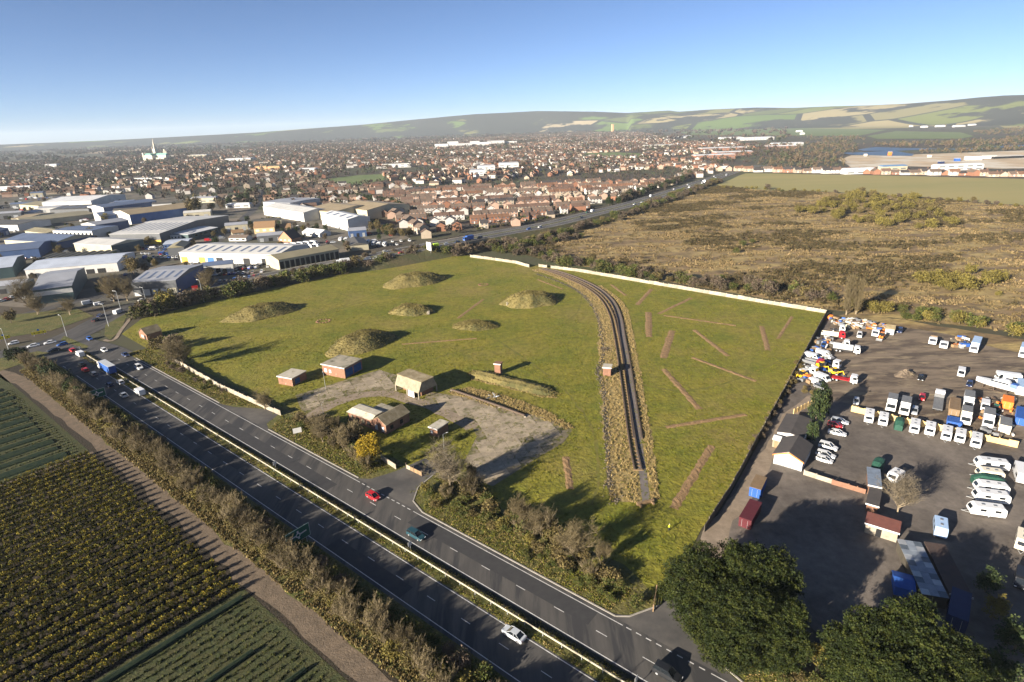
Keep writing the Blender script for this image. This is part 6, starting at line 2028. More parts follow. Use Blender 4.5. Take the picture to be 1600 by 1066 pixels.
# caravans side-on at the right
for k, (u, v, c, L_) in enumerate(((1549, 726, 'white', 7.0), (1546, 742, 'cream', 5.4), (1548, 763, 'white', 6.6), (1548, 777, 'white', 6.8), (1541, 798, 'white', 6.8))):
    put(caravan_proto(c, L_), 'caravan', u, v, (-30, -4), '%s caravan side-on, %s from the top in the right-hand stack' % ('cream-roofed' if c == 'cream' else 'white', ORD[k]), 'caravan', 'side-on caravans')
put(covered_proto('dark green', 6.6, 2.3, 2.6), 'covered_caravan', 1545, 752, (-30, -4), 'caravan under a dark green cover among the side-on caravans', 'caravan')
put(covered_proto('dark green', 6.0, 2.2, 2.4), 'covered_vehicle', 1372, 726, (-10, 14), 'vehicle under a green tarpaulin in the open middle of the yard', 'covered vehicle')
put(caravan_proto('white', 4.6), 'caravan', 1399, 745, (-14, 10), 'white caravan standing alone beside the bare yard tree', 'caravan')
put(caravan_proto('pale blue', 5.8), 'caravan', 1469, 824, (-1, -14), 'pale blue caravan in the shade of the trees', 'caravan')
put(van_proto('motorhome', 'white'), 'motorhome', 1595, 740, (-4, -14), 'white motorhome cut by the side edge', 'motorhome')
# vehicles in the upper yard
for pr, nm, u, v, d, lb, cat in (
    (lorry_proto('box', 'white', 'white', 7, 'grey'), 'lorry', 1393, 632, (-3, 14), 'white box lorry with grey roof and blue front by the yellow fence', 'lorry'),
    (lorry_proto('box', 'white', 'white', 7.5, 'grey'), 'lorry', 1414, 637, (-3, 14), 'white box lorry right of the blue-fronted one', 'lorry'),
    (car_proto('estate', 'silver'), 'car', 1429, 642, (-3, 14), 'silver car nosed against the yellow fence', 'car'),
    (car_proto('hatch', 'red'), 'car', 1441, 621, (-4, 14), 'red car in the upper dirt yard', 'car'),
    (lorry_proto('flat', 'white', 'grey', 12), 'lorry', 1467, 626, (2, -14), 'long flatbed lorry with a white cab in the dirt yard', 'lorry'),
    (box_proto('brown', 9.5, 2.5, 2.6), 'container', 1491, 638, (-1, 14), 'long brown container right of the flatbed lorry', 'container'),
    (box_proto('blue', 4.0, 3.4, 1.4), 'skip', 1491, 660, (-1, 14), 'bright blue skip at the end of the brown container', 'skip'),
    (lorry_proto('box', 'white', 'white', 8, 'grey'), 'lorry', 1513, 628, (-1, 14), 'grey-roofed white lorry right of the brown container', 'lorry'),
    (lorry_proto('box', 'white', 'cream', 7, 'grey'), 'lorry', 1509, 652, (-1, 14), 'pale lorry nose to tail below the grey-roofed one', 'lorry'),
    (van_proto('van', 'white'), 'van', 1539, 634, (-1, 14), 'white van beside the green digger', 'van'),
    (lorry_proto('box', 'white', 'white', 7.5, 'grey'), 'lorry', 1544, 656, (-1, 14), 'white lorry with dark grey roof below the van and digger', 'lorry'),
    (box_proto('cream', 6, 2.5, 2.6, 'grey'), 'container', 1570, 666, (-1, 14), 'cream container with a grey lid near the fence end', 'container'),
    (box_proto('orange', 5.5, 2.5, 2.4), 'container', 1574, 630, (-1, 14), 'orange-red container behind the green digger', 'container'),
    (digger_proto('green'), 'digger', 1556, 641, (-10, 10), 'green digger surrounded by lorries', 'digger'),
    (box_proto('blue', 9, 3.2, 2.2), 'container', 1598, 652, (-1, 14), 'bright blue tarpaulined container at the side edge', 'container'),
    (box_proto('white', 8, 2.6, 2.8, 'pale blue'), 'container', 1596, 606, (-1, 14), 'white container with blue-grey bands at the side edge', 'container'),
    (boat_proto(), 'boat', 1556, 602, (-30, -8), 'big white motor yacht with blue stripe on a cradle', 'boat'),
    (van_proto('motorhome', 'white'), 'motorhome', 1575, 590, (-30, -4), 'white motorhome behind the motor yacht', 'motorhome'),
    (van_proto('van', 'white'), 'van', 1502, 582, (-2, 14), 'white van alone in the middle of the dirt yard', 'van'),
    (car_proto('hatch', 'dark blue'), 'car', 1515, 600, (-4, 14), 'dark blue car between the lone van and the yacht', 'car'),
    (car_proto('saloon', 'black'), 'car', 1439, 590, (-3, 14), 'black car beside the spoil heap', 'car'),
    (lorry_proto('tipper', 'white', 'brown', 7), 'lorry', 1458, 531, (-4, 14), 'white tipper lorry left of a white cab along the top fence', 'lorry'),
    (lorry_proto('cab', 'white'), 'lorry', 1475, 538, (-4, 14), 'white lorry cab right of the tipper along the top fence', 'lorry'),
    (lorry_proto('box', 'white', 'pale blue', 11), 'lorry', 1524, 541, (-6, 14), 'lorry with blue-grey box and white cab along the top fence', 'lorry'),
    (lorry_proto('box', 'white', 'pale blue', 9), 'lorry', 1600, 550, (-4, 14), 'blue-grey topped lorry cut by the side edge', 'lorry'),
    (car_proto('suv', 'dark blue'), 'car', 1406, 517, (-6, 12), 'dark car by the pale hut along the top fence', 'car'),
    (lorry_proto('tipper', 'red', 'cream', 8.5), 'lorry', 1302, 522, (16, 2), 'cream and red lorry in the top corner of the yard', 'lorry'),
    (lorry_proto('cab', 'white'), 'lorry', 1309, 513, (16, 2), 'white cab behind the cream and red lorry', 'lorry'),
    (car_proto('suv', 'white'), 'car', 1343, 524, (-2, 14), 'white pickup facing the camera near the scrap pile', 'car'),
    (lorry_proto('cab', 'white', length=5), 'lorry', 1368, 520, (-3, 14), 'small white lorry beside the orange tractor', 'lorry'),
    (digger_proto('orange'), 'tractor', 1378, 526, (-10, 8), 'orange tractor by the small white lorry', 'tractor'),
    (lorry_proto('tanker', 'white', 'white'), 'lorry', 1323, 545, (20, 3), 'white tanker lorry pointing into the dirt yard', 'lorry'),
    (lorry_proto('flat', 'white', 'white', 7), 'lorry', 1312, 536, (20, 3), 'white flatbed directly above the tanker', 'lorry'),
    (car_proto('suv', 'blue'), 'car', 1287, 540, (-3, 14), 'blue pickup near the fence', 'car'),
    (van_proto('van', 'white'), 'van', 1287, 553, (20, 4), 'white van body below the blue pickup', 'van'),
    (van_proto('van', 'white'), 'van', 1269, 557, (20, 5), 'white and teal van against the fence', 'van'),
    (lorry_proto('tipper', 'red', 'grey', 7), 'lorry', 1271, 566, (20, 5), 'red tipper against the fence', 'lorry'),
    (lorry_proto('cab', 'white', 'red', 5.5), 'lorry', 1300, 568, (20, 5), 'white cab with red back in the stacked vehicles', 'lorry'),
    (digger_proto('yellow'), 'digger', 1283, 573, (16, 6), 'small yellow digger behind the white and red cab', 'digger'),
    (lorry_proto('flat', 'white', 'white', 6), 'lorry', 1263, 578, (20, 6), 'white pickup lorry below the red tipper', 'lorry'),
    (digger_proto('yellow'), 'digger', 1254, 587, (-16, 4), 'yellow digger jammed against the fence', 'digger'),
    (digger_proto('yellow'), 'loader', 1303, 582, (16, 3), 'yellow wheeled loader behind the white lorry cab', 'loader'),
    (lorry_proto('flat', 'white', 'red', 8.5), 'lorry', 1318, 590, (20, 4), 'white lorry cab with low red bed beside the yellow loader', 'lorry'),
    (van_proto('van', 'white'), 'van', 1285, 590, (20, 8), 'white van in the lowest row of stacked vehicles', 'van'),
    (van_proto('small van', 'white'), 'van', 1275, 597, (20, 8), 'small white van at the bottom of the stacked vehicles', 'van'),
    (car_proto('hatch', 'grey'), 'car', 1281, 604, (20, 8), 'grey car lowest of the stacked vehicles', 'car'),
    (car_proto('estate', 'silver'), 'car', 1312, 658, (14, 3), 'silver-blue car beside the conifers', 'car'),
    (car_proto('hatch', 'red'), 'car', 1305, 664, (14, 3), 'dark red car next to the silver-blue one by the conifers', 'car'),
    (car_proto('saloon', 'white'), 'car', 1308, 676, (14, 3), 'white saloon below the dark red car', 'car'),
    (car_proto('suv', 'white'), 'car', 1294, 698, (14, 4), 'white car uppermost of the three beside the white building', 'car'),
    (car_proto('estate', 'white'), 'car', 1290, 710, (14, 4), 'white car in the middle of the three beside the white building', 'car'),
    (car_proto('hatch', 'white'), 'car', 1288, 718, (14, 4), 'white car lowest of the three beside the white building', 'car'),
    (car_proto('hatch', 'silver'), 'car', 1338, 627, (-2, 14), 'silver car behind the conifer shadow by the yellow fence', 'car'),
    (box_proto('blue', 6.0, 2.5, 2.6, 'brown'), 'container', 1184, 762, (-6, 12), 'container with green-brown top and blue end beside the lane', 'container'),
    (box_proto('dark red', 8.0, 2.6, 2.4), 'container', 1172, 805, (-8, 14), 'red container darkened for the shade beside the lane', 'container'),
    (box_proto('dark blue', 8, 2.8, 2.8), 'container', 1497, 955, (-2, 14), 'dark blue container under the lower trees', 'container'),
    (van_proto('van', 'black'), 'van', 1596, 905, (-2, 14), 'dark van at the side edge under the trees', 'van'),
    (caravan_proto('cream', 6.0), 'caravan', 1598, 845, (-2, 14), 'cream caravan at the side edge above the dark van', 'caravan'),
):
    put(pr, nm, u, v, d, lb, cat, sc=.82 if nm == 'boat' else 1)
x, y = P(1182, 774)
place('site_board', MB().box(-1.3, 1.3, -.06, .06, .2, 2.4).mesh('site_board', [paint_matt('blue')]), x, y, 0, head(1182, 774, 14, 6), 1, 'blue board leaning on the end of the lane container', 'board')
# sheds and huts in the yard
M_felt = mat('dark_felt', (0.075, 0.065, 0.06), (0.055, 0.05, 0.047), .5, 5)
e, L_, ro = gable_block('yard_building', 'white-fronted building with dark pitched roof and orange barge boards', (1208, 724), (1252, 737), 9.5, 3.0, 1.6, M_white, M_felt, 'depth', .35)
MB().add([(-.35, -.42, 2.85), (L_ / 2, -.42, 4.55), (L_ + .35, -.42, 2.85), (L_ + .35, -.42, 2.55), (L_ / 2, -.42, 4.2), (-.35, -.42, 2.55)], [(0, 5, 4, 1), (1, 4, 3, 2)]).obj('barge_board', [paint_matt('orange')], e)
for x0 in (.8, L_ / 2 - .9, L_ - 2.6):
    MB().box(x0, x0 + 1.8, -.06, -.003, 0.05, 2.3).obj('door', [M_galv], e)
e, L_, ro = gable_block('yard_shed', 'long shed with flat dark roof behind the white-fronted building', (1213, 689), (1252, 699), 12, 2.9, .5, M_white, M_felt, 'depth', .3, cat='shed')
for i in range(3):
    MB().box(1 + i * 2.4, 2.4 + i * 2.4, -.05, -.003, .9, 2.0).obj('window', [M_glass], e)
e, L_, ro = gable_block('yard_hut', 'small cream hut squeezed beside the lane', (1206, 698), (1217, 701), 3, 2.3, .5, M_sheetwall, M_white, 'front', .15, cat='hut')
MB().box(.5, 1.3, -.05, -.003, 0, 1.9).obj('door', [M_timber], e)
site_building('yard_shed', 'blue-grey roofed lean-to left of the bare yard tree', (1355, 772), (1373, 776), 8, 2.4, M_brickd, mat('slate_blue_roof', (0.17, 0.21, 0.27), (0.13, 0.16, 0.2), .8, 4), cat='shed')
site_building('yard_shed', 'low green-edged shed below the blue-grey lean-to', (1352, 799), (1369, 804), 9, 2.0, M_brickd, M_felt, cat='shed')
site_building('long_shed', 'long narrow shed with red-brown roof and pale front above the gravel', (1350, 832), (1400, 848), 4.2, 2.3, M_concpale, mat('redbrown_roof', (0.20, 0.075, 0.055), (0.16, 0.062, 0.048), .8, 4), cat='shed', doors=((2, 3, 1.9, M_dark),))
# pale gable hut near the scrap pile
e, L_, ro = gable_block('yard_hut', 'grey timber hut at the edge of the scrap pile', (1382, 522), (1396, 524), 4.5, 2.4, 1.0, M_galv, M_asbestos, 'front', .2, cat='hut')
# long glazed roof
def glazed():
    A, B = np.array(P(1437, 945)), np.array(P(1476, 952))
    L_ = np.linalg.norm(B - A)
    rz = math.atan2(*(B - A)[::-1])
    D_ = 15.0
    e = empty('glazed_workshop', A[0], A[1], 0, rz, 'long low workshop with patched grey sheet roof in the tree shade', 'workshop')
    MB().box(0, L_, 0, D_, -.1, 2.6).obj('wall', [M_darkfence], e)
    for i in range(10):
        for j in range(3):
            MB().box(-.2 + j * (L_ + .4) / 3, -.2 + (j + 1) * (L_ + .4) / 3 - .03, -.2 + i * (D_ + .4) / 10, -.2 + (i + 1) * (D_ + .4) / 10 - .03, 2.603, 2.68 + .02 * ((i + j) % 2)).obj('roof_sheet', [(M_galv, mat('slate_sheet', (0.10, 0.12, 0.14), (0.07, 0.085, 0.1), .8, 4, rough=.4), mat('translucent_sheet', (0.22, 0.25, 0.28), (0.17, 0.19, 0.22), .8, 4, rough=.35))[(i * 2 + j * 5 + i * j) % 3]], e)
glazed()
site_building('long_shed', 'brown-roofed shed right of the patched grey workshop', (1480, 945), (1512, 951), 14, 2.5, M_darkfence, mat('brown_sheet', (0.075, 0.05, 0.04), (0.055, 0.04, 0.034), .8, 4), cat='shed')
e, L_, ro = gable_block('tarp_shelter', 'blue tarpaulin shelter peeping out above the lower pine', (1396, 929), (1426, 937), 4.2, 1.9, .5, paint_matt('blue'), paint_matt('blue'), 'front', .2, cat='shelter')
# spoil heap and scrap
V, F = [(0, 0, 2.2)], []
rr = np.random.default_rng(5)
for i in range(1, 7):
    for j in range(18):
        a = 6.283 * j / 18
        t = i / 6
        V.append((math.cos(a) * 4.2 * t * rr.uniform(.85, 1.1), math.sin(a) * 2.6 * t * rr.uniform(.85, 1.1), 2.2 * (1 - t) ** .9 * rr.uniform(.8, 1.1) - (.05 if i == 6 else 0)))
for j in range(18):
    F.append((0, 1 + j, 1 + (j + 1) % 18))
for i in range(5):
    for j in range(18):
        a, b = 1 + i * 18 + j, 1 + i * 18 + (j + 1) % 18
        F.append((a, a + 18, b + 18, b))
place('spoil_heap', np_mesh('spoil_heap', V, F, M_yard), *P(1414, 586), 0, .3, 1, 'heap of tipped earth in the middle of the dirt yard', 'spoil heap')
SCR = [M_white, M_timber, paint_matt('blue'), M_rust, M_rust, M_galv, paint_matt('cream'), M_darkfence, M_white, paint_matt('grey'), paint_matt('orange'), M_timber]
def scrap(name, label, poly, n, seed, big=1.0):
    rr = random.Random(seed)
    b = MB()
    for p in scatter(poly, n, np.random.default_rng(seed)):
        l_, w_, h_ = rr.uniform(.3, 1.6) * big, rr.uniform(.2, .8) * big, rr.uniform(.2, 1.1) * big
        a = rr.uniform(0, 3.14)
        z = rr.uniform(0, .8)
        c, s_ = math.cos(a), math.sin(a)
        tl = rr.uniform(-.3, .3)
        vs = [(p[0] + x * c - y * s_, p[1] + x * s_ + y * c, z + zz + x * tl) for zz in (-.2, h_) for x, y in ((-l_ / 1, -w_), (l_, -w_), (l_, w_), (-l_, w_))]
        b.add(vs, [(3, 2, 1, 0), (4, 5, 6, 7), (0, 1, 5, 4), (1, 2, 6, 5), (2, 3, 7, 6), (3, 0, 4, 7)], rr.randrange(len(SCR)))
    tag(b.obj(name, SCR), label, 'scrap', kind='stuff')
scrap('scrap_pile', 'jumbled scrap timber and panels in the top corner of the yard', pxpoly([(1296, 498), (1330, 500), (1390, 510), (1380, 518), (1330, 514), (1300, 508)]), 150, 3)
scrap('scrap_pile', 'scrap metal strewn among the stacked vehicles', pxpoly([(1278, 530), (1300, 530), (1300, 560), (1275, 600), (1250, 600), (1248, 582)]), 110, 4)
scrap('scrap_pile', 'scrap and machinery along the top fence', pxpoly([(1490, 528), (1512, 530), (1512, 545), (1488, 543)]), 30, 5)
scrap('scrap_pile', 'oddments between the lorries near the yard edge', pxpoly([(1530, 622), (1590, 618), (1590, 690), (1530, 676)]), 50, 6, .7)

# ------------------------------------------------------------------ person in high-visibility jacket
def person():
    x, y = P(1045.5, 829)
    e = empty('person', x, y, 0, .6, 'person in a yellow high-visibility jacket standing on the meadow', 'person')
    me = bpy.data.meshes.new('body')
    vs = [(0, 0, .95), (0, 0, 1.15), (0, 0, 1.38), (0, 0, 1.5), (0, .02, 1.62), (0, .02, 1.74), (-.1, 0, .88), (-.11, .02, .48), (-.12, 0, .08), (-.12, .14, .03), (.1, 0, .88), (.11, .03, .48), (.12, 0, .08), (.12, .14, .03),
          (-.2, 0, 1.4), (-.27, .02, 1.12), (-.25, .16, .95), (-.24, .23, .9), (.2, 0, 1.4), (.27, .02, 1.12), (.25, .16, .95), (.24, .23, .9)]
    es = [(0, 1), (1, 2), (2, 3), (3, 4), (4, 5), (0, 6), (6, 7), (7, 8), (8, 9), (0, 10), (10, 11), (11, 12), (12, 13), (2, 14), (14, 15), (15, 16), (16, 17), (2, 18), (18, 19), (19, 20), (20, 21)]
    rad = [.16, .15, .17, .07, .10, .07, .10, .075, .055, .045, .10, .075, .055, .045, .08, .06, .045, .035, .08, .06, .045, .035]
    me.from_pydata(vs, es, [])
    o = link(bpy.data.objects.new('body', me), e)
    o.modifiers.new('skin', 'SKIN')
    for i, r_ in enumerate(rad):
        me.skin_vertices[0].data[i].radius = (r_, r_)
    me.skin_vertices[0].data[0].use_root = True
    sb = o.modifiers.new('sub', 'SUBSURF')
    sb.levels = sb.render_levels = 1
    m = bpy.data.materials.new('clothing')
    m.use_nodes = True
    nt = m.node_tree
    tc = nt.nodes.new('ShaderNodeTexCoord')
    sx = nt.nodes.new('ShaderNodeSeparateXYZ')
    cr = nt.nodes.new('ShaderNodeValToRGB')
    cr.color_ramp.interpolation = 'CONSTANT'
    el = cr.color_ramp.elements
    el[0].position, el[0].color = 0, (.02, .025, .05, 1)
    el[1].position, el[1].color = .47, (.75, .8, .03, 1)
    a = el.new(.77)
    a.color = (.5, .3, .2, 1)
    b = el.new(.86)
    b.color = (.7, .7, .65, 1)
    dv = nt.nodes.new('ShaderNodeMath')
    dv.operation = 'DIVIDE'
    dv.inputs[1].default_value = 1.9
    nt.links.new(tc.outputs['Object'], sx.inputs[0])
    nt.links.new(sx.outputs['Z'], dv.inputs[0])
    nt.links.new(dv.outputs[0], cr.inputs[0])
    nt.links.new(cr.outputs[0], nt.nodes['Principled BSDF'].inputs['Base Color'])
    me.materials.append(m)
person()

# ================================================================== BUSINESS PARK
def sheetm(name, c, s=.12, **k):
    return mat(name, c, tuple(x * .8 for x in c), s, 5, rough=.55, **k)
R_GREY = sheetm('roof_grey', (0.29, 0.30, 0.325))
R_BLUE = sheetm('roof_bluegrey', (0.42, 0.46, 0.53))
R_PALE = sheetm('roof_pale', (0.50, 0.49, 0.46))
R_WHITE = sheetm('roof_white', (0.60, 0.60, 0.59))
R_NAVY = sheetm('roof_navy', (0.10, 0.13, 0.20))
R_MOSS = sheetm('roof_moss', (0.24, 0.21, 0.13))
R_TAN = sheetm('roof_tan', (0.30, 0.235, 0.14))
R_DARK = sheetm('roof_dark', (0.09, 0.085, 0.075))
W_WHITE = sheetm('clad_white', (0.54, 0.53, 0.50))
W_CREAM = sheetm('clad_cream', (0.42, 0.38, 0.27))
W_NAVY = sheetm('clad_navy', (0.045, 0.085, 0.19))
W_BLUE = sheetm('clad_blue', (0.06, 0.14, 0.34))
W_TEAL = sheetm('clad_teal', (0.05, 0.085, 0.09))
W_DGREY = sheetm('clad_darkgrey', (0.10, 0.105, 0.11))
D_YEL = sheetm('door_yellow', (0.72, 0.47, 0.06))
D_BLUE = sheetm('door_blue', (0.04, 0.15, 0.45))
def warehouse(label, A, B, C, h, rise, wallm, roofm, ridge='front', doors=(), doorh=4.0, wins=0, winm=None, lights=0, band=None, cat='warehouse', name='warehouse', sidem=None):
    """A-B near base edge, C far base corner behind B (pixels, ground)"""
    A, B, C = (np.array(P(*q)) for q in (A, B, C))
    d = (B - A) / np.linalg.norm(B - A)
    nn = np.array([-d[1], d[0]])
    depth = max(6.0, float((C - B) @ nn))
    L_ = float(np.linalg.norm(B - A))
    rz = math.atan2(d[1], d[0])
    e = empty(name, A[0], A[1], 0, rz, label, cat)
    b = MB()
    if ridge == 'front':
        b.add([(x, y, z) for x in (0, L_) for y, z in ((0, -.1), (depth, -.1), (depth, h), (depth / 2, h + rise), (0, h))],
              [(0, 4, 3, 2, 1), (5, 6, 7, 8, 9), (0, 5, 9, 4), (1, 2, 7, 6), (0, 1, 6, 5), (2, 3, 8, 7), (3, 4, 9, 8)])
    else:
        b.prism([(0, -.1), (L_, -.1), (L_, h), (L_ / 2, h + rise), (0, h)], 0, depth)
    b.obj('wall', [wallm], e)
    ov = .35
    for sg in (-1, 1):
        r = MB()
        if ridge == 'front':
            sl = rise / (depth / 2)
            y0, y1 = depth / 2, depth / 2 + sg * (depth / 2 + ov)
            z0, z1 = h + rise + .02, h - ov * sl + .02
            q = [(-ov, y0, z0), (L_ + ov, y0, z0), (L_ + ov, y1, z1), (-ov, y1, z1)]
        else:
            sl = rise / (L_ / 2)
            x0, x1 = L_ / 2, L_ / 2 + sg * (L_ / 2 + ov)
            z0, z1 = h + rise + .02, h - ov * sl + .02
            q = [(x0, -ov, z0), (x0, depth + ov, z0), (x1, depth + ov, z1), (x1, -ov, z1)]
        r.add(q + [(x, y, z + .2) for x, y, z in q], [(3, 2, 1, 0), (4, 5, 6, 7), (0, 1, 5, 4), (1, 2, 6, 5), (2, 3, 7, 6), (3, 0, 4, 7)])
        ro = r.obj('roof', [roofm], e)
        if lights and (ridge != 'front' or sg == -1):
            for i in range(lights):
                f = (i + .5) / lights
                if ridge == 'front':
                    xa, xb = L_ * f - L_ / lights * .16, L_ * f + L_ / lights * .16
                    ya, yb = depth * .12, depth * .42
                    za, zb = h + sl * ya + .26, h + sl * yb + .26
                    MB().add([(xa, ya, za), (xb, ya, za), (xb, yb, zb), (xa, yb, zb)], [(0, 1, 2, 3)]).obj('rooflight', [R_NAVY], ro)
                else:
                    ya, yb = depth * f - depth / lights * .16, depth * f + depth / lights * .16
                    xa, xb = L_ / 2 + sg * L_ * .1, L_ / 2 + sg * L_ * .38
                    za, zb = h + rise - sl * L_ * .1 + .26, h + rise - sl * L_ * .38 + .26
                    MB().add([(xa, ya, za), (xb, ya, zb), (xb, yb, zb), (xa, yb, za)], [(0, 1, 2, 3)]).obj('rooflight', [R_NAVY], ro)
    if doors:
        n = len(doors)
        for i, dm in enumerate(doors):
            if dm is None:
                continue
            x = L_ * (i + .5) / n
            w = min(4.5, L_ / n * .36)
            MB().box(x - w, x + w, -.1, -.004, 0, min(doorh, h * .8)).obj('door', [dm], e)
    for i in range(wins):
        x = L_ * (i + .5) / wins
        MB().box(x - L_ / wins * .22, x + L_ / wins * .22, -.08, -.004, h * .52, h * .76).obj('window', [winm or M_glass], e)
    if band:
        bm_, z0, z1 = band
        MB().box(-.02, L_ + .02, -.06, -.004, h * z0, h * z1).obj('fascia', [bm_], e)
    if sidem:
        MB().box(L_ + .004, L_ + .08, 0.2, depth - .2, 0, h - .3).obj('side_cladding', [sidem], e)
    return e
warehouse('big grey-roofed warehouse with dark gable next to the roundabout', (58, 476), (118, 468), (166, 434), 8, 3, W_TEAL, R_GREY, 'front', band=(W_WHITE, .55, .85))
warehouse('long low unit with pale blue-grey roof behind the grey warehouse', (43, 436), (186, 424), (184, 409), 6, 2.2, W_WHITE, R_BLUE, 'front', doors=(M_dark, None, M_dark, None, None, M_dark, M_dark, None), doorh=3)
warehouse('pale blue-roofed unit at the left picture edge beside the grey warehouse', (-50, 442), (24, 433), (34, 414), 7, 2.4, W_TEAL, R_BLUE, 'front', doors=(None, M_white, None), doorh=4)
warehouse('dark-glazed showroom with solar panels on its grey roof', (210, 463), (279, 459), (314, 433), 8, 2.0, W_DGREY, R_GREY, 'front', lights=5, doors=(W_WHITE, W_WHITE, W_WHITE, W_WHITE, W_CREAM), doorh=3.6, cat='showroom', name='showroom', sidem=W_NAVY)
warehouse('long white industrial unit with yellow and blue roller doors', (283, 410), (437, 414), (462, 396), 7, 2.5, W_WHITE, R_PALE, 'front', doors=(D_YEL, None, D_YEL, D_BLUE, M_dark, M_galv, M_galv, M_dark, None, M_dark, D_YEL), lights=11)
warehouse('open-sided shed with mossy roof beside the bypass queue', (438, 423), (531, 405), (546, 392), 7, 2.0, W_CREAM, R_MOSS, 'front', doors=(M_dark,) * 12, doorh=6)
warehouse('pale ribbed-roof warehouse with orange lower walls above the car park', (175, 383), (253, 382), (303, 352), 9, 3.0, W_DGREY, R_PALE, 'front', lights=9, band=(D_YEL, .02, .42))
warehouse('narrow white-roofed block pointing towards the town road', (296, 377), (342, 365), (352, 352), 5.5, 1.0, W_TEAL, R_WHITE, 'front', wins=6)
warehouse('small white office with dark strip windows by the car park', (268, 378), (299, 376), (304, 369), 5.5, .8, W_WHITE, R_GREY, 'front', wins=6, cat='office', name='office')
warehouse('low blue-roofed showroom facing the packed car park', (257, 391), (294, 388), (300, 381), 4.5, .8, W_NAVY, R_BLUE, 'front', cat='showroom', name='showroom', wins=6)
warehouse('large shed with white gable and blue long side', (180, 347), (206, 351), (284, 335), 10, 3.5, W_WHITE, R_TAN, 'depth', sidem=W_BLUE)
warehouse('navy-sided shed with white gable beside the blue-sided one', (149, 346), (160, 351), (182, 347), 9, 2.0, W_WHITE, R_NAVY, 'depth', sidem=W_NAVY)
warehouse('white-roofed factory at the back of the estate', (69, 329), (145, 326), (164, 316), 10, 3.0, W_WHITE, R_WHITE, 'front')
warehouse('grey ribbed shed in front of the white-roofed factory', (80, 336), (140, 334), (150, 327), 6, 2.0, W_DGREY, R_DARK, 'front', lights=6)
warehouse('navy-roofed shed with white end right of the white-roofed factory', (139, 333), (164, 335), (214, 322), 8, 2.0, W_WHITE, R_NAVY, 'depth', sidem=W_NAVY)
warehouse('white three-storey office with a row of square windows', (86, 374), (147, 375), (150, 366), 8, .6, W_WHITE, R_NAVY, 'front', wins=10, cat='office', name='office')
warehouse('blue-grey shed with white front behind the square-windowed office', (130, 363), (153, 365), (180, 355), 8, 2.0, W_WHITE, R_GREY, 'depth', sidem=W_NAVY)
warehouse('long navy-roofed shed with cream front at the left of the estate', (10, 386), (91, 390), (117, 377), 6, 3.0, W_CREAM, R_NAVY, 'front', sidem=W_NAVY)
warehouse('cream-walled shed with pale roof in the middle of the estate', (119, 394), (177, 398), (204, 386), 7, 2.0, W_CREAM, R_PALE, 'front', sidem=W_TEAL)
warehouse('very long low mossy-roofed shed across the estate', (42, 354), (150, 341), (154, 333), 5, 1.6, W_CREAM, R_MOSS, 'front')
warehouse('cream shed end at the left of the very long mossy shed', (20, 351), (44, 350), (50, 342), 6, 1.5, W_CREAM, R_TAN, 'front', doors=(M_dark, D_YEL))
warehouse('dark blue shed cut by the left picture edge', (-40, 412), (64, 402), (72, 390), 7, 2.0, W_NAVY, R_NAVY, 'front')
warehouse('mossy grey shed at the far left of the estate', (32, 327), (62, 329), (72, 320), 6, 2.0, W_CREAM, R_MOSS, 'front')
warehouse('low white unit behind the cream shed at the far left', (-30, 361), (30, 361), (40, 352), 6, 1.4, W_WHITE, R_DARK, 'front')
warehouse('white-walled unit with mossy roof near the far left edge', (42, 371), (76, 375), (85, 367), 6, 2.0, W_CREAM, R_MOSS, 'front')
warehouse('tan-roofed pale warehouse left of the white shed', (413, 336), (476, 347), (500, 338), 9, 2.5, W_WHITE, R_PALE, 'front', doors=(None, W_CREAM, None, None), doorh=6)
warehouse('tan-roofed hall behind the pale warehouse', (478, 341), (522, 346), (532, 328), 9, 3.0, W_CREAM, R_TAN, 'front')
warehouse('second tan-roofed hall beside the conifer screen', (526, 336), (575, 343), (584, 326), 9, 3.5, W_CREAM, R_TAN, 'front')
warehouse('flat pale block behind the pale warehouse corner', (413, 328), (455, 330), (458, 320), 9, .6, W_WHITE, R_GREY, 'front')
warehouse('clean white shed with dark gable door in front of the tan halls', (504, 351), (545, 361), (571, 354), 10, 2.0, W_WHITE, R_WHITE, 'front', lights=4)
# vaulted garden-centre tunnels
A_, B_ = np.array(P(56, 414)), np.array(P(166, 408))
d_ = (B_ - A_)
e = empty('tunnel_shed', A_[0], A_[1], 0, math.atan2(d_[1], d_[0]), 'row of joined barrel-vaulted tunnels behind the blue-grey roof', 'tunnel shed')
Lt = np.linalg.norm(d_) / 9
arc = [(-Lt / 2 * math.cos(a), 2.2 + 2.4 * math.sin(a)) for a in np.linspace(0, math.pi, 9)]
vm = MB().prism([(-Lt / 2, 0)] + arc + [(Lt / 2, 0)], 0, 22).mesh('vault', [sheetm('tunnel_skin', (0.17, 0.155, 0.11))])
em = MB().prism([(x * .97, z * .96) for x, z in [(-Lt / 2, 0)] + arc + [(Lt / 2, 0)]], -.08, -.004).mesh('end_wall', [W_CREAM])
for i in range(9):
    o = bpy.data.objects.new('vault', vm)
    o.location = (Lt * (i + .5), 0, 0)
    link(o, e)
    k = bpy.data.objects.new('end_wall', em)
    link(k, o)
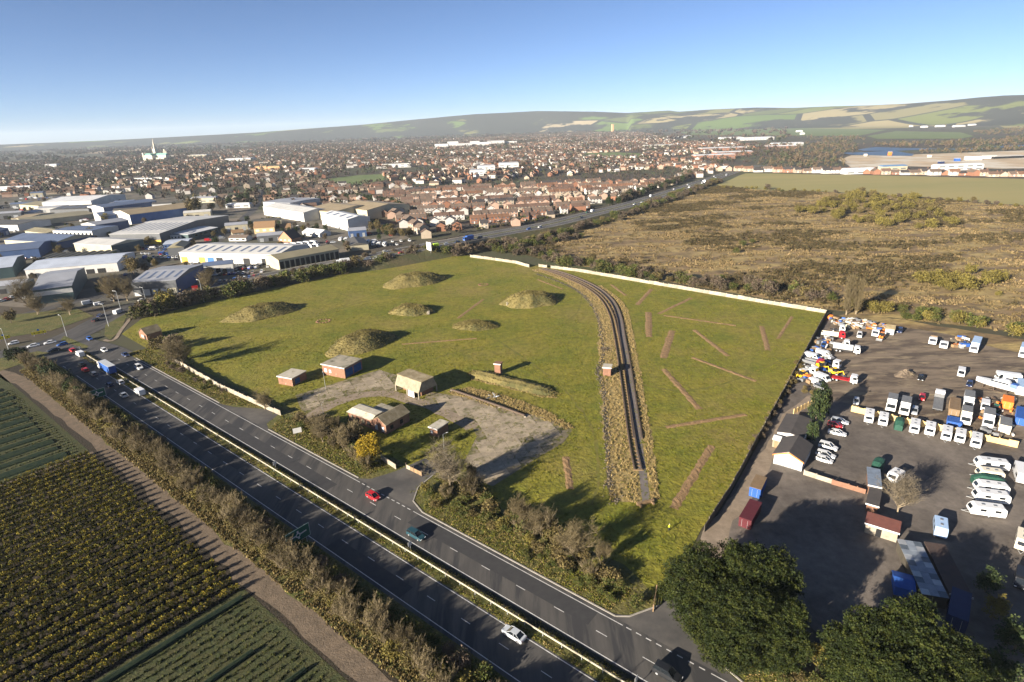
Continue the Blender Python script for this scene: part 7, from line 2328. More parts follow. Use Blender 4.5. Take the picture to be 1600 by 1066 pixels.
# houses among the units
for lb, A, B, D, h, rs, wm, rm, rg in (('large tan-tiled house with many gables by the town road', (398, 366), (430, 364), 14, 5.5, 4.5, mat('render_tan', (0.50, 0.36, 0.20)), mat('tile_tan', (0.22, 0.135, 0.07)), 'front'),
                                       ('low tan-tiled wing right of the large tan house', (430, 363), (455, 361), 12, 3.2, 3, mat('render_tan', (0.5, .36, .2)), mat('tile_tan', (.22, .135, .07)), 'front'),
                                       ('white bungalow with brown roof across from the tan house', (358, 377), (385, 377), 9, 2.8, 1.8, W_WHITE, mat('tile_brown', (0.12, 0.09, 0.07)), 'front'),
                                       ('steep brick gable house beside the caravan park', (436, 378), (456, 379), 12, 3.0, 6.0, mat('brick_house', (0.36, 0.19, 0.11)), mat('tile_dark', (0.07, 0.055, 0.05)), 'depth'),
                                       ('white marquee-like hall beside the brick gable house', (473, 368), (500, 371), 12, 3.0, 2.5, W_WHITE, R_WHITE, 'front'),
                                       ('small tan lodge left of the large tan house', (364, 370), (382, 368), 8, 3, 2.2, W_CREAM, mat('tile_tan', (.22, .135, .07)), 'front')):
    e, L_, ro = gable_block('house', lb, A, B, D, h, rs, wm, rm, rg, .4, cat='house')
    for i in range(3):
        MB().box(L_ * (i + .25) / 3, L_ * (i + .75) / 3, -.06, -.004, h * .35, h * .7).obj('window', [M_white if wm is not W_WHITE else M_glass], e)
# caravan sales row
for k in range(9):
    u = 532 + k * 8.6
    put(caravan_proto('white', 6.5), 'caravan', u, 374 + k * 1.2 - (k % 3), (-6, 5), 'white caravan, %s in the sales row beside the bypass' % ORD[k], 'caravan', 'caravans in the sales row')
for k in range(10):
    put(caravan_proto('white', 7.0), 'static_caravan', 450 + (k % 5) * 10 + (k // 5) * 4, 383 + (k // 5) * 5 - (k % 5), (20, 2), 'white caravan, %s in the block behind the long white unit' % ORD[k], 'caravan', 'caravans behind the long white unit')
# car parks
CC = ['white', 'silver', 'black', 'red', 'dark blue', 'white', 'grey', 'blue', 'silver']
def car_park(rows, label, group):
    k = 0
    for (u0, v0), (u1, v1), n, d in rows:
        for i in range(n):
            u, v = u0 + (u1 - u0) * i / max(1, n - 1), v0 + (v1 - v0) * i / max(1, n - 1)
            if RV.random() < .1:
                continue
            c = RV.choice(CC)
            kd = RV.choice(['hatch', 'saloon', 'suv'])
            put(car_proto(kd, c), 'parked_car', u, v, d, '%s %s %s' % (c.replace('dark blue', 'navy'), {'hatch': 'hatchback', 'saloon': 'saloon', 'suv': 'estate'}[kd], label), 'car', group)
            k += 1
car_park([((206, 388), (290, 392), 16, (6, 6)), ((210, 384), (252, 386), 9, (6, 6)), ((222, 396), (290, 398), 13, (6, 6)), ((240, 402), (282, 402), 8, (6, 6))], 'in the packed car park by the orange-walled shed', 'cars below the orange-walled warehouse')
car_park([((300, 412), (430, 417), 12, (2, 8)), ((330, 430), (410, 424), 12, (8, -6)), ((345, 440), (405, 430), 9, (8, -6)), ((370, 420), (402, 418), 4, (10, -4))], 'on the forecourt of the long white unit', 'cars before the long white unit')
car_park([((4, 398), (50, 402), 6, (10, 2)), ((30, 404), (50, 401), 3, (10, 2)), ((20, 446), (48, 470), 4, (10, -3)), ((2, 470), (20, 464), 3, (10, -3)), ((148, 368), (190, 372), 6, (8, 2)), ((70, 383), (100, 380), 4, (10, 2)), ((170, 356), (205, 353), 5, (8, 1)), ((260, 352), (330, 345), 8, (6, 3))], 'parked between the estate sheds', 'cars between the estate sheds')
car_park([((545, 389), (620, 382), 9, (6, 5)), ((600, 378), (640, 376), 4, (6, 5))], 'by the caravan sales row', 'cars by the caravan sales')
ribbon('road', smooth_path([P(318, 398), P(335, 380), P(357, 363), P(380, 342), P(396, 327), P(404, 310), P(408, 296)], 8), 9, 0.03, M_asph)
# red flag sign and glass showroom pylon
x, y = P(306, 456)
e = empty('pylon_sign', x, y, 0, head(306, 456, 10, 20), 'red forecourt sign left of the tall slip road lamp', 'sign')
MB().box(-.2, .2, -1.6, 1.6, .6, 3.6).obj('panel', [paint('red')], e)
MB().box(-.1, .1, -.3, .3, -.1, .59).obj('post', [M_galv], e)

# estate filler: small units, yards, vehicles and planting between the sheds
EST = pxpoly([(-60, 455), (-100, 340), (60, 306), (300, 326), (420, 350), (600, 362), (630, 374), (440, 424), (300, 452), (190, 470), (60, 478)])
BOXES = []
for o in list(scene.objects):
    if o.parent is None and o.get('category') in ('warehouse', 'showroom', 'office', 'house', 'tunnel shed') and o.type == 'EMPTY':
        for ch in o.children:
            if ch.name.startswith(('wall', 'vault')):
                co = np.array([v.co[:] for v in ch.data.vertices]) + np.array(ch.location)
                BOXES.append((o.location[0], o.location[1], o.rotation_euler[2], co[:, 0].min() - 4, co[:, 0].max() + 4, co[:, 1].min() - 4, co[:, 1].max() + 4))
def free(p, pad=0.0):
    for bx, by, rz, x0, x1, y0, y1 in BOXES:
        dx, dy = p[0] - bx, p[1] - by
        c, s_ = math.cos(-rz), math.sin(-rz)
        lx, ly = dx * c - dy * s_, dx * s_ + dy * c
        if x0 - pad < lx < x1 + pad and y0 - pad < ly < y1 + pad:
            return False
    return np.min(np.hypot(*(np.array([q[:2] for q in BYP]) - np.array(p)).T)) > 26
re_ = np.random.default_rng(301)
kk_ = 0
for p in scatter(EST, 900, re_):
    if kk_ >= 34 or not free(p, 9) or p[1] < 330:
        continue
    w, d, h = re_.uniform(14, 34), re_.uniform(9, 16), re_.uniform(4, 7)
    rz = AZ_SITE + re_.choice([0, 0, 1.57]) + re_.normal(0, .05)
    wn_, wm = [('white', W_WHITE), ('cream', W_CREAM), ('dark', W_DGREY), ('navy', W_NAVY)][re_.integers(0, 4)]
    rn_, rm = [('grey', R_GREY), ('pale', R_PALE), ('mossy', R_MOSS), ('navy', R_NAVY), ('dark', R_DARK)][re_.integers(0, 5)]
    e = empty('workshop', p[0], p[1], 0, rz, '%s-walled small workshop with %s roof squeezed between the big sheds' % (wn_, rn_), 'workshop', 'small workshops between the big sheds')
    MB().box(-w / 2, w / 2, -d / 2, d / 2, -.1, h).obj('wall', [wm], e)
    MB().add([(x, y, z) for x in (-w / 2 - .3, w / 2 + .3) for y, z in ((-d / 2 - .3, h + .01), (d / 2 + .3, h + .01), (0, h + 1.8))], [(0, 1, 2), (3, 5, 4), (0, 3, 4, 1), (1, 4, 5, 2), (2, 5, 3, 0)]).obj('roof', [rm], e)
    for i in range(3):
        MB().box(-w / 2 + w * (i + .25) / 3, -w / 2 + w * (i + .7) / 3, -d / 2 - .1, -d / 2 - .01, 0, h * .6).obj('door', [M_dark if i % 2 else M_galv], e)
    BOXES.append((p[0], p[1], rz, -w / 2, w / 2, -d / 2, d / 2))
    kk_ += 1
kk_ = 0
for p in scatter(EST, 1500, re_):
    if kk_ >= 190:
        break
    if not free(p):
        continue
    c = RV.choice(CC)
    kd = RV.choice(['hatch', 'saloon', 'suv', 'van', 'van'])
    pr = (van_proto if kd == 'van' else car_proto)(kd, c)[0]
    stamp(pr, 'parked_van' if kd == 'van' else 'parked_car', p[0], p[1], .03, AZ_SITE + re_.choice([0, 1.57]) + re_.normal(0, .1), 1, '%s %s standing between the estate sheds' % (c, {'van': 'van', 'hatch': 'hatchback', 'saloon': 'saloon', 'suv': 'estate car'}[kd]), 'van' if kd == 'van' else 'car', 'scattered vehicles on the estate')
    kk_ += 1
kk_ = 0
for p in scatter(EST, 1500, re_):
    if kk_ >= 150:
        break
    if not free(p, -2):
        continue
    pr_ = RV.choice(TREEN['winter'] + TREEN['brown'] + TREEN['conifer'][:2] + BUSH['shrub'][:2])
    veg(pr_, 'estate_tree', p[0], p[1], RV.uniform(.45, .95), '%s planted between the estate sheds' % ('dark bare tree' if pr_ in TREEN['winter'] else 'brown tree' if pr_ in TREEN['brown'] else 'dark evergreen tree' if pr_ in TREEN['conifer'] else 'low green shrub'), 'tree', 'trees between the estate sheds')
    kk_ += 1

# ================================================================== TOWN
WALLS = {'pink-rendered': (0.40, 0.27, 0.20), 'cream': (0.38, 0.31, 0.23), 'red brick': (0.25, 0.12, 0.072), 'white': (0.50, 0.47, 0.43), 'brown brick': (0.165, 0.10, 0.068)}
ROOFS = {'brown': (0.118, 0.074, 0.054), 'grey-brown': (0.135, 0.098, 0.074), 'orange-brown': (0.17, 0.09, 0.054), 'dark': (0.052, 0.046, 0.045)}
WM = {k: mat('wall_' + k.replace(' ', '_').replace('-', '_'), c, tuple(x * .85 for x in c), .5, 3, rnd=.12) for k, c in WALLS.items()}
RM = {k: mat('tiles_' + k.replace('-', '_'), c, tuple(x * .75 for x in c), .5, 3, rnd=.15) for k, c in ROOFS.items()}
HOUSE = {}
M_pane = mat('house_window', (0.10, 0.11, 0.12), rough=.2, spec=.5)
def house_proto(w, d, h, rise, wk, rk, chim=True):
    key = (w, d, h, rise, wk, rk, chim)
    if key in HOUSE:
        return HOUSE[key]
    x, y = w / 2, d / 2
    wall = MB().add([(xx, yy, zz) for xx in (-x, x) for yy, zz in ((-y, -.1), (y, -.1), (y, h), (0, h + rise), (-y, h))],
                    [(0, 4, 3, 2, 1), (5, 6, 7, 8, 9), (0, 5, 9, 4), (1, 2, 7, 6), (0, 1, 6, 5)]).mesh('wall', [WM[wk]])
    r = MB()
    sl = rise / y
    for sg in (-1, 1):
        z0, z1, y1 = h + rise + .02, h - .4 * sl + .02, sg * (y + .4)
        q = [(-x - .2, 0, z0), (x + .2, 0, z0), (x + .2, y1, z1), (-x - .2, y1, z1)]
        r.add(q + [(a, b, c + .18) for a, b, c in q], [(3, 2, 1, 0), (4, 5, 6, 7), (0, 1, 5, 4), (1, 2, 6, 5), (2, 3, 7, 6), (3, 0, 4, 7)])
    roof = r.mesh('roof', [RM[rk]])
    kids = [('chimney', MB().box(-.35, .35, -.3, .3, 0, 1.6).mesh('chimney', [WM['red brick']]), (x * .7, 0, h + rise - .4))] if chim else []
    pr = [('wall', wall, (0, 0, 0), []), ('roof', roof, (0, 0, 0), kids)]
    win = MB().box(-.75, .75, -.05, .05, -.55, .55).mesh('window', [M_pane])
    for zz in ([1.5, h - 1.0] if h > 4 else [1.5]):
        for xx in (-x * .5, x * .5):
            pr.append(('window', win, (xx, -y - .03, zz), []))
    pr.append(('door', MB().box(-.5, .5, -.05, .05, 0, 2.1).mesh('door', [M_white]), (0, -y - .03, 0), []))
    HOUSE[key] = pr
    return pr
TAKEN = []
NEAR = pxpoly([(592, 330), (600, 306), (640, 296), (760, 285), (880, 276), (985, 268), (1062, 262), (1075, 268), (1040, 288), (975, 308), (900, 330), (860, 338), (800, 350), (745, 359), (680, 371), (655, 374), (620, 352)])
ny0, ny1 = min(p[1] for p in NEAR), max(p[1] for p in NEAR)
nx0, nx1 = min(p[0] for p in NEAR), max(p[0] for p in NEAR)
rowk = 0
nh = 0
yy = ny0 + 6
ax = np.array([math.cos(R(9)), math.sin(R(9))])
ay = np.array([-ax[1], ax[0]])
rh = random.Random(17)
v0 = -200
byxy = np.array([p[:2] for p in BYP])
rows_done = []
while v0 < 1500 and nh < 300:
    q0 = np.array([0.0, ny0]) + ay * v0
    off = nx0 - 120
    cnt = 0
    wk, rk = rh.choice(list(WALLS)), rh.choice(list(ROOFS))
    run = 0
    turned = rh.random() < .25
    while off < nx1 + 200 and nh < 300:
        if run <= 0:
            run = rh.randint(2, 6)
            wk = rh.choices(list(WALLS), (5, 4, 3, 3, 2))[0]
            rk = rh.choices(list(ROOFS), (5, 5, 2, 2))[0]
            off += rh.uniform(4, 12)
            turned = rh.random() < .22
        w = 7.2 if not turned else 11.0
        c = q0 + ax * (off + w / 2) + ay * rh.uniform(-1.2, 1.2)
        off += w + (.15 if not turned else 3.0)
        run -= 1
        if not inside(c, NEAR) or np.min(np.hypot(*(byxy - c).T)) < 26 or not in_view(c[0], c[1], 3):
            continue
        pr = house_proto(7.0, 8.2, 5.0, 2.4, wk, rk, rh.random() < .5)
        lb = '%s house with %s roof, %s along the %s row beyond the bypass' % (wk, rk, ORD[cnt], ORD[rowk])
        stamp(pr, 'house', c[0], c[1], 0, R(9) + (math.pi / 2 if turned else 0) + rh.uniform(-.03, .03), 1, lb, 'house', 'houses of the estate beyond the bypass')
        TAKEN.append(c)
        nh += 1
        cnt += 1
    if cnt:
        rows_done.append(v0)
        rowk += 1
    v0 += 31
for v in rows_done[::2]:
    q0 = np.array([0.0, ny0]) + ay * (v - 11)
    seg = [q0 + ax * o for o in np.arange(nx0 - 100, nx1 + 200, 14)]
    seg = [s_ for s_ in seg if inside(s_, NEAR) and np.min(np.hypot(*(byxy - s_).T)) > 30]
    if len(seg) > 3:
        ribbon('street', seg, 5.5, 0.02, M_asph2)
print('houses', nh)
# terrace row beside the white warehouse
for k, (u, v) in enumerate(((600, 327), (609, 333), (618, 339), (628, 345), (638, 351), (649, 358), (659, 365))):
    x, y = P(u, v)
    stamp(house_proto(7.6, 8.2, 5.0, 2.4, 'pink-rendered' if k % 2 else 'cream', 'grey-brown', False), 'house', x, y, 0, head(u, v, 20, 4), 1.15, 'pale terrace house, %s from the conifers in the stepped terrace beside the white warehouse' % ORD[k], 'house', 'stepped terrace')
    TAKEN.append(np.array([x, y]))
# houses along the top of the pale pasture
rw = random.Random(23)
us = list(np.linspace(1108, 1596, 33))
for k, u in enumerate(us):
    v = 267 + (u - 1108) * .0185 + rw.uniform(-.6, .6)
    x, y = P(u, v)
    wk = rw.choices(['white', 'cream', 'red brick', 'pink-rendered'], (6, 2, 1, 1))[0]
    rk = rw.choice(list(ROOFS))
    w = rw.choice([9.0, 11.0, 13.0])
    stamp(house_proto(w, 8.0, 4.6 if rw.random() < .6 else 2.9, 2.8, wk, rk, True), 'house', x, y, 0, rw.choice([0, 0, 0, 1.57]) - .2 + rw.uniform(-.1, .1), 1.12, '%s house with %s roof, %s from the bypass along the pale pasture' % (wk, rk, ORD[k]), 'house', 'houses along the pale pasture')
    TAKEN.append(np.array([x, y]))

# cathedral with copper roofs and tall spire
def cathedral():
    x, y = P(246, 251)
    e = empty('cathedral', x, y, 0, R(-22), 'stone cathedral with green copper roofs and a tall pointed spire', 'cathedral')
    st = mat('limestone', (0.50, 0.46, 0.36), (0.42, 0.38, 0.3), .1, 4)
    cu = mat('copper_roof', (0.16, 0.30, 0.25), (0.13, 0.25, 0.21), .1, 4)
    MB().prism([(-60, 0), (60, 0), (60, 20), (-60, 20)], -7, 7).obj('nave', [st], e)
    MB().add([(xx, yy, zz) for xx in (-60.5, 60.5) for yy, zz in ((-7.6, 20), (7.6, 20), (0, 28))], [(0, 1, 2), (3, 5, 4), (0, 3, 4, 1), (1, 4, 5, 2), (2, 5, 3, 0)]).obj('roof', [cu], e)
    for sg in (-1, 1):
        MB().box(-58, 58, *(sorted((sg * 7.01, sg * 15))), 0, 11).obj('aisle', [st], e)
        MB().box(-58.3, 58.3, *(sorted((sg * 7.05, sg * 15.3))), 11.01, 12).obj('roof', [cu], e)
        MB().box(-66, -60.01, *(sorted((sg * 2, sg * 9))), 0, 30).obj('west_tower', [st], e)
    MB().box(-8, 8, -26, 26, 0, 19.9).obj('transept', [st], e)
    MB().add([(xx, yy, zz) for yy in (-26.5, 26.5) for xx, zz in ((-8.5, 19.9), (8.5, 19.9), (0, 27.6))], [(0, 1, 2), (3, 5, 4), (0, 3, 4, 1), (1, 4, 5, 2), (2, 5, 3, 0)]).obj('roof', [cu], e)
    t = MB().box(-6.6, 6.6, -6.6, 6.6, 28.2, 44).obj('tower', [st], e)
    for sx in (-1, 1):
        for sy in (-1, 1):
            MB().cyl((sx * 6.2, sy * 6.2, 44), (sx * 6.2, sy * 6.2, 56), 1.6, 8, 0, .05).obj('pinnacle', [st], t)
    MB().cyl((0, 0, 44.01), (0, 0, 84), 5.6, 8, 0, .1).obj('spire', [st], e)
    for sy in (-1, 1):
        for i in range(7):
            MB().box(-50 + i * 15, -47 + i * 15, sy * 7.05 - .05, sy * 7.05 + .05, 13, 18).obj('window', [M_pane], e)
cathedral()
# bell tower beside
x, y = P(260, 247)
e = empty('bell_tower', x, y, 0, .3, 'detached square stone bell tower right of the cathedral spire', 'tower')
MB().box(-7, 7, -7, 7, 0, 30).obj('shaft', [mat('limestone', (.5, .46, .36))], e)
MB().cyl((0, 0, 30.01), (0, 0, 37), 5.5, 8).obj('lantern_stage', [mat('limestone', (.5, .46, .36))], e)
# hospital
for k, (u, v, w, d, h) in enumerate(((690, 232, 60, 25, 18), (708, 230, 50, 25, 24), (725, 230, 70, 25, 16), (742, 229, 45, 25, 22), (757, 229, 60, 25, 18), (775, 227, 80, 25, 20), (798, 226, 60, 25, 14))):
    x, y = P(u, v)
    e = empty('hospital_block', x, y, 0, RV.uniform(-.1, .1), 'white hospital block, %s from the left of the white cluster' % ORD[k], 'hospital', 'white hospital blocks')
    MB().box(-w / 2, w / 2, 0, d, 0, h).obj('wall', [W_WHITE], e)
    MB().box(-w / 2 - .5, w / 2 + .5, -.5, d + .5, h + .01, h + 1).obj('roof', [R_GREY], e)
    for fl in range(int(h / 5)):
        MB().box(-w / 2 + 3, w / 2 - 3, -.3, -.01, 2 + fl * 5, 3.4 + fl * 5).obj('window_band', [M_pane], e)
# other large town blocks
for lb, u, v, w, d, h, wm, rm in (('long white-roofed school block beyond the bypass junction', 1130, 236, 120, 40, 8, WM['red brick'], R_WHITE), ('second white-roofed block in front of the long school block', 1148, 243, 90, 35, 8, WM['red brick'], R_WHITE), ('brick block with flat white roof nearest the bypass junction', 1118, 249, 90, 30, 9, WM['red brick'], R_WHITE), ('white-roofed hall at the field edge', 1063, 216, 110, 50, 9, W_WHITE, R_WHITE),
                                  ('pale long shed beside the green fields', 1143, 218, 90, 40, 8, W_WHITE, R_WHITE), ('large pale shed right of the long shed by the fields', 1186, 219, 120, 50, 10, W_WHITE, R_WHITE), ('white halls at the wooded corner', 1232, 228, 90, 30, 8, W_WHITE, R_WHITE), ('brick and white block by the wooded corner', 1222, 233, 80, 24, 8, WM['red brick'], R_WHITE),
                                  ('pale long flat block behind the houses', 1030, 231, 100, 30, 8, W_CREAM, R_PALE), ('white flats in the middle of the houses', 760, 271, 34, 14, 14, W_WHITE, R_GREY), ('white flats right of the middle flats', 795, 267, 40, 14, 15, W_WHITE, R_GREY), ('white terrace block above the green', 620, 262, 70, 12, 9, W_WHITE, R_DARK), ('white office slab left of the middle flats', 745, 275, 26, 16, 10, W_WHITE, R_GREY),
                                  ('cream block along the left of the town road', 318, 317, 36, 14, 6, W_CREAM, R_GREY), ('long white terrace in the left part of town', 232, 283, 110, 12, 7, W_WHITE, R_DARK), ('white building far left in the trees', 80, 262, 40, 20, 10, W_WHITE, R_WHITE), ('long white roof at the far left edge', 15, 298, 80, 14, 6, W_WHITE, R_WHITE), ('white commercial roofs near the cathedral', 372, 253, 90, 40, 10, W_WHITE, R_WHITE), ('flat pale roof near the cathedral', 310, 247, 70, 40, 12, W_CREAM, R_PALE),
                                  ('orange brick twin block in town, left one', 408, 267, 30, 14, 10, mat('brick_orange', (.52, .30, .14)), R_TAN), ('orange brick twin block in town, right one', 428, 267, 30, 14, 10, mat('brick_orange', (.52, .3, .14)), R_TAN), ('white hall beside the green in town', 480, 269, 40, 20, 7, W_WHITE, R_WHITE), ('white low building near the town road', 372, 325, 30, 10, 4, W_WHITE, R_WHITE),
                                  ('white depot hall behind the pasture houses', 1500, 266.5, 70, 14, 8, W_WHITE, R_WHITE), ('blue-roofed depot behind the pasture houses', 1398, 266, 40, 12, 6, W_CREAM, sheetm('roof_blue', (.10, .2, .36))), ('white workshop among the pasture houses', 1345, 272, 46, 14, 7, W_WHITE, R_WHITE)):
    x, y = P(u, v)
    e = empty('town_block', x, y, 0, RV.uniform(-.08, .08), lb, 'building')
    MB().box(-w / 2, w / 2, 0, d, -.1, h).obj('wall', [wm], e)
    MB().frustum(-w / 2 - .5, w / 2 + .5, -.5, d + .5, h + .01, -w / 2 + 2, w / 2 - 2, d * .3, d * .7, h + 1.6).obj('roof', [rm], e)
    for fl in range(max(1, int(h / 4))):
        for i in range(max(3, int(w / 12))):
            n_ = max(3, int(w / 12))
            xx = -w / 2 + w * (i + .5) / n_
            MB().box(xx - w / n_ * .3, xx + w / n_ * .3, -.12, -.01, 1.4 + fl * 4, 2.9 + fl * 4).obj('window', [M_pane], e)
    TAKEN.append(np.array([x, y]))
x, y = P(957, 206)
e = empty('water_tower', x, y, 0, .3, 'square orange-brick tower standing above the far rooftops', 'tower')
MB().box(-9, 9, -9, 9, 0, 62).obj('shaft', [mat('brick_orange', (.52, .30, .14))], e)
MB().box(-10, 10, -10, 10, 62.01, 68).obj('tank', [mat('brick_orange', (.52, .30, .14))], e)

# ------------------------------------------------------------------ the rest of the town: masses of houses and trees
EXCL = [HEATH, SITE, NEAR, pxpoly([(-120, 470), (-200, 330), (60, 306), (300, 316), (420, 326), (600, 338), (640, 372), (420, 428), (300, 456), (200, 480), (60, 482)]),
        pxpoly([(1118, 289), (1165, 271), (1300, 273), (1450, 276), (1660, 281), (1680, 325), (1440, 308)]),
        pxpoly([(1255, 275), (1240, 250), (1230, 200), (1000, 196), (1700, 180), (1700, 282), (1450, 277)]),
        pxpoly([(500, 281), (560, 274), (604, 272), (600, 282), (560, 289), (520, 290)]), pxpoly([(908, 240), (960, 238), (1000, 240), (1010, 245), (960, 247), (912, 245)])]
TOWN = pxpoly([(-260, 330), (-200, 262), (100, 252), (300, 238), (500, 224), (650, 219), (760, 215), (900, 208), (1000, 207), (1060, 222), (1240, 226), (1250, 256), (1170, 262), (1080, 282), (960, 318), (760, 364), (640, 372)])
def clear(pts):
    k = np.ones(len(pts), bool)
    for q in EXCL:
        k &= ~inside_np(pts[:, 0], pts[:, 1], q)
    for i in range(0, len(byxy), 2):
        k &= np.hypot(pts[:, 0] - byxy[i, 0], pts[:, 1] - byxy[i, 1]) > 26
    return k
rt = np.random.default_rng(71)
cells = scatter(TOWN, 190, rt)
caz = rt.uniform(0, math.pi, len(cells))
caz = np.where(rt.random(len(cells)) < .6, rt.normal(R(10), .25, len(cells)), caz)
HP, HA = [], []
for i, c in enumerate(cells):
    d = np.array([math.cos(caz[i]), math.sin(caz[i])])
    n = np.array([-d[1], d[0]])
    rr_ = 190
    pts = []
    for r in np.arange(-rr_, rr_, 34):
        o = -rr_ + rt.uniform(0, 8)
        while o < rr_:
            pts.append(c + d * o + n * (r + rt.normal(0, 1.5)))
            o += rt.choice([8.0, 8.0, 9.5, 17.0])
    pts = np.array(pts)
    nearest = np.argmin(((pts[:, None, :] - cells[None, ::1, :]) ** 2).sum(-1), 1)
    k = (nearest == i) & inside_np(pts[:, 0], pts[:, 1], TOWN)
    pts = pts[k]
    HP.append(pts)
    HA.append(np.full(len(pts), caz[i]))
HP, HA = np.concatenate(HP), np.concatenate(HA)
k = clear(HP) & (rt.random(len(HP)) < np.where(HP[:, 0] < -300, .30, .60)) & (fractal(HP[:, 0], HP[:, 1], 90, 12) < 1.6)
HP, HA = HP[k], HA[k]
print('far houses', len(HP))
def far_house(w, d, h, rise, wi, ri):
    x, y = w / 2, d / 2
    V = np.array([(xx, yy, zz) for xx in (-x, x) for yy, zz in ((-y, 0), (y, 0), (y, h), (0, h + rise), (-y, h))] + [(-x, -y - .3, h - .1), (x, -y - .3, h - .1), (-x, y + .3, h - .1), (x, y + .3, h - .1), (-x, 0, h + rise + .15), (x, 0, h + rise + .15)])
    F = [(0, 4, 3), (0, 3, 2), (0, 2, 1), (5, 6, 7), (5, 7, 8), (5, 8, 9), (0, 5, 9), (0, 9, 4), (1, 2, 7), (1, 7, 6), (10, 11, 15), (10, 15, 14), (12, 14, 15), (12, 15, 13)]
    return V, np.array(F), np.array([wi] * 10 + [ri] * 4)
wl, rl = list(WALLS), list(ROOFS)
FH = []
for i in range(16):
    FH.append(far_house(RV.choice([7, 8, 9, 14]), 8.2, RV.choice([4.8, 5.0, 5.2, 3]), 2.6, RV.choices(range(5), (3, 4, 3, 5, 2))[0], 5 + RV.choices(range(4), (5, 4, 2, 3))[0]))
n = len(HP)
V, F, M = join_variants(FH, rt.integers(0, 16, n), np.c_[HP, np.zeros(n)], rt.uniform(.9, 1.15, n), HA + rt.choice([0, 0, 0, math.pi / 2], n))
tag(link(bpy.data.objects.new('town_houses', np_mesh('town_houses', V, F, [WM[w] for w in wl] + [RM[r] for r in rl], M))), 'mass of distant houses and rooftops filling the town', 'houses', kind='stuff')
# trees
def far_tree(seed, r, h, n, leaf):
    rr = np.random.default_rng(seed)
    return crown(rr, lobes_round(rr, r, h, 5, .3), n, r * .28, 3, leaf, 1)
FT = []
for i in range(8):
    V, F, M = far_tree(900 + i, 3.6, 8.0, 10, 1.2)
    FT.append((V, F, np.full(len(F), i % 4)))
M_ft = [leafm('far_tree_a', (0.068, 0.048, 0.038), 0), leafm('far_tree_b', (0.080, 0.060, 0.038), 0), leafm('far_tree_c', (0.048, 0.055, 0.025), 0), leafm('far_tree_d', (0.062, 0.048, 0.04), 0)]
tp = scatter(TOWN, 34000, rt)
fz = fractal(tp[:, 0], tp[:, 1], 110, 15)
tp = tp[clear(tp) & ((fz > .2) | (rt.random(len(tp)) < np.where(tp[:, 0] < -250, .66, .42)))]
# garden trees in the near estate
gp = scatter(NEAR, 1100, rt)
tk = np.array(TAKEN)
gp = gp[[np.min(np.hypot(*(tk - q).T)) > 6.0 and np.min(np.hypot(*(byxy - q).T)) > 24 for q in gp]]
n = len(gp)
V, F, M = join_variants(FT, rt.integers(0, 8, n), np.c_[gp, np.zeros(n)], rt.uniform(.35, .8, n), rt.uniform(0, 6.28, n))
tag(link(bpy.data.objects.new('garden_trees', np_mesh('garden_trees', V, F, M_ft, M))), 'small trees and hedges in the gardens beyond the bypass', 'trees', kind='stuff')
n = len(tp)
V, F, M = join_variants(FT, rt.integers(0, 8, n), np.c_[tp, np.zeros(n)], rt.uniform(.8, 1.6, n), rt.uniform(0, 6.28, n))
tag(link(bpy.data.objects.new('town_trees', np_mesh('town_trees', V, F, M_ft, M))), 'mass of bare trees between the houses of the town', 'trees', kind='stuff')
# wooded belts: behind the pasture houses, round the lakes, and the far plain
WOOD = np.concatenate([scatter(pxpoly([(1175, 262), (1220, 240), (1260, 225), (1330, 222), (1345, 236), (1310, 246), (1325, 262), (1250, 266)]), 420, rt), scatter(pxpoly([(1340, 226), (1470, 222), (1560, 220), (1640, 205), (1660, 226), (1560, 228), (1480, 231), (1400, 231)]), 380, rt),
                       scatter(pxpoly([(1430, 240), (1560, 232), (1640, 230), (1640, 234), (1500, 240)]), 120, rt), scatter(pxpoly([(1260, 219), (1330, 214), (1360, 219), (1300, 222)]), 120, rt), scatter(pxpoly([(1520, 206), (1640, 196), (1640, 206), (1540, 213)]), 250, rt),
                       scatter(pxpoly([(1060, 212), (1340, 214), (1340, 217), (1060, 216)]), 130, rt), scatter(pxpoly([(1035, 207), (1100, 194), (1200, 190), (1040, 200)]), 200, rt)])
n = len(WOOD)
V, F, M = join_variants(FT, rt.integers(0, 8, n), np.c_[WOOD, np.zeros(n)], rt.uniform(.8, 1.5, n), rt.uniform(0, 6.28, n))
tag(link(bpy.data.objects.new('woodland', np_mesh('woodland', V, F, [leafm('wood_a', (0.115, 0.083, 0.052), 0), leafm('wood_b', (0.135, 0.10, 0.055), 0), leafm('wood_c', (0.06, 0.065, 0.03), 0), leafm('wood_d', (0.095, 0.07, 0.048), 0)], M))), 'bare woodland belts round the lakes and behind the white houses', 'woodland', kind='stuff')
FTL = []
for i in range(4):
    V, F, M = far_tree(950 + i, 14, 11, 8, 5.6)
    FTL.append((V, F, np.full(len(F), i)))
fp = np.c_[rt.uniform(-8500, 5200, 22000), rt.uniform(2300, 8300, 22000)]
fz = fractal(fp[:, 0], fp[:, 1] * 1.6, 260, 25)
fp = fp[(fz > -.1) & ~inside_np(fp[:, 0], fp[:, 1], TOWN) & clear(fp)]
fp = fp[(fp[:, 0] < 900) | (rt.random(len(fp)) < .3)]
n = len(fp)
V, F, M = join_variants(FTL, rt.integers(0, 4, n), np.c_[fp, np.zeros(n)], rt.uniform(.7, 1.4, n), rt.uniform(0, 6.28, n))
tag(link(bpy.data.objects.new('far_woods', np_mesh('far_woods', V, F, M_ft, M))), 'far woods and hedgerows on the plain towards the horizon', 'woodland', kind='stuff')
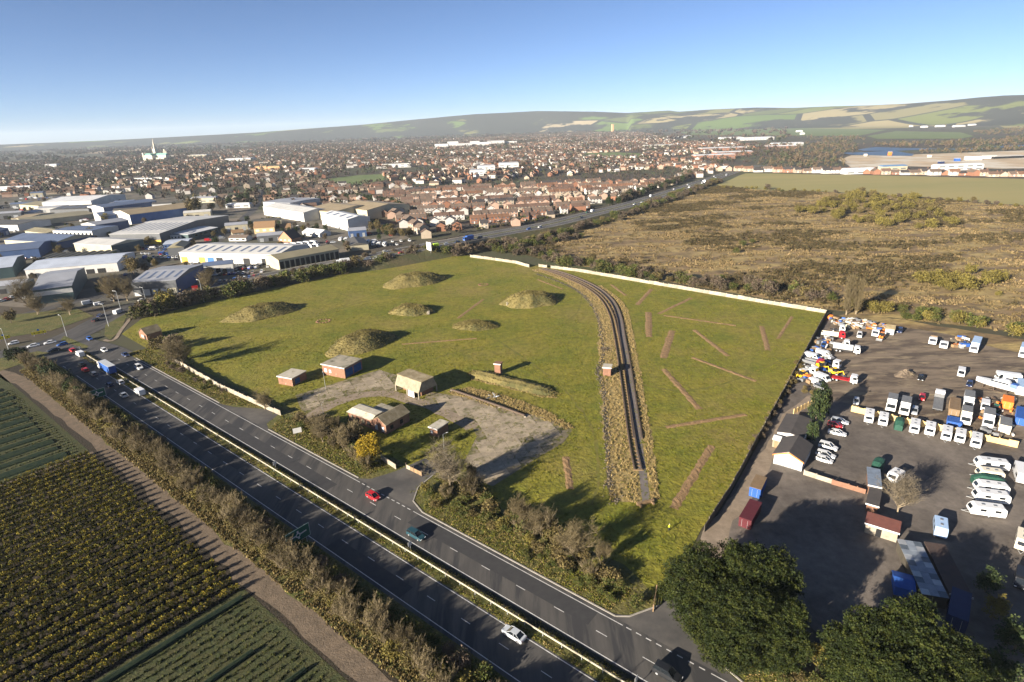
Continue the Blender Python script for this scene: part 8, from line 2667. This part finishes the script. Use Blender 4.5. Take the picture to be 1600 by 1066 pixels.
# gravel-pit plant
for k, (u, v, w, h, c) in enumerate(((1452, 246, 5, 4, 'cream'), (1390, 243, 5, 7, 'orange'), (1352, 244, 5, 4, 'cream'), (1495, 252, 8, 5, 'blue'), (1520, 250, 26, 6, 'white'), (1545, 248, 22, 5, 'white'), (1575, 247.5, 60, 4, 'black'), (1470, 256, 8, 4, 'dark blue'))):
    x, y = P(u, v)
    e = empty('pit_plant', x, y, 0, RV.uniform(-.3, .3), '%s gravel works structure in the pit' % c, 'plant building', 'gravel works')
    MB().box(-w / 2, w / 2, -3, 3, 0, h).obj('body', [paint_matt(c)], e)
    MB().box(-w / 2 - .3, w / 2 + .3, -3.3, 3.3, h + .01, h + .5).obj('roof', [R_PALE], e)
# far farms on the slope
for k, (u, v, w) in enumerate(((1445, 198, 60), (1470, 197, 90), (1500, 197, 130), (1520, 195, 70), (1400, 192, 40), (1362, 187, 50), (1285, 187, 40), (1425, 197, 30), (1250, 205, 60), (1255, 209, 30))):
    x, y = P(u, v + 1.5)
    e = empty('farm_building', x, y, 0, RV.uniform(-.2, .2), 'white far building scattered below the downs', 'building', 'far white buildings below the downs')
    w *= .55
    MB().box(-w / 2, w / 2, 0, 16, -2, 7).obj('wall', [W_WHITE], e)
    MB().frustum(-w / 2, w / 2, 0, 16, 7.01, -w / 2 + 3, w / 2 - 3, 6, 10, 10).obj('roof', [R_WHITE], e)

# ------------------------------------------------------------------ haze: one closed box of thin air
def haze():
    b = MB().box(-16500, 16500, -850, 16500, -8.0, 330)
    m = bpy.data.materials.new('haze')
    m.use_nodes = True
    nt = m.node_tree
    for n_ in list(nt.nodes):
        nt.nodes.remove(n_)
    o = nt.nodes.new('ShaderNodeOutputMaterial')
    v = nt.nodes.new('ShaderNodeVolumePrincipled')
    v.inputs['Color'].default_value = (0.80, 0.90, 1.0, 1)
    v.inputs['Density'].default_value = 4.2e-5
    v.inputs['Anisotropy'].default_value = 0.0
    nt.links.new(v.outputs[0], o.inputs['Volume'])
    tag(b.obj('haze', [m]), 'thin blue haze over the whole landscape', 'haze', kind='stuff')
haze()

# ------------------------------------------------------------------ labels of look-alikes: rank them across the view
def rank_labels():
    by = {}
    for o in scene.objects:
        if o.parent is None and o.get('label') and o.get('kind') is None:
            by.setdefault(o['label'], []).append(o)
    for lb, os_ in by.items():
        if len(os_) < 2:
            continue
        seen = []
        for o in os_:
            x, y, z = o.location
            d = np.array([x, y, z + 1 - CAM_H])
            f = d @ FW
            if f > 1 and in_view(x, y, z + 1):
                seen.append((d @ CX * FOC / f, o))
        seen.sort(key=lambda q: q[0])
        if len(seen) < 2:
            continue
        for i, (_u, o) in enumerate(seen):
            o['label'] = '%s, %s such from the left' % (lb, ordinal(i + 1))
            if len(o['label'].split()) > 16:
                print('LONG', o['label'])
rank_labels()
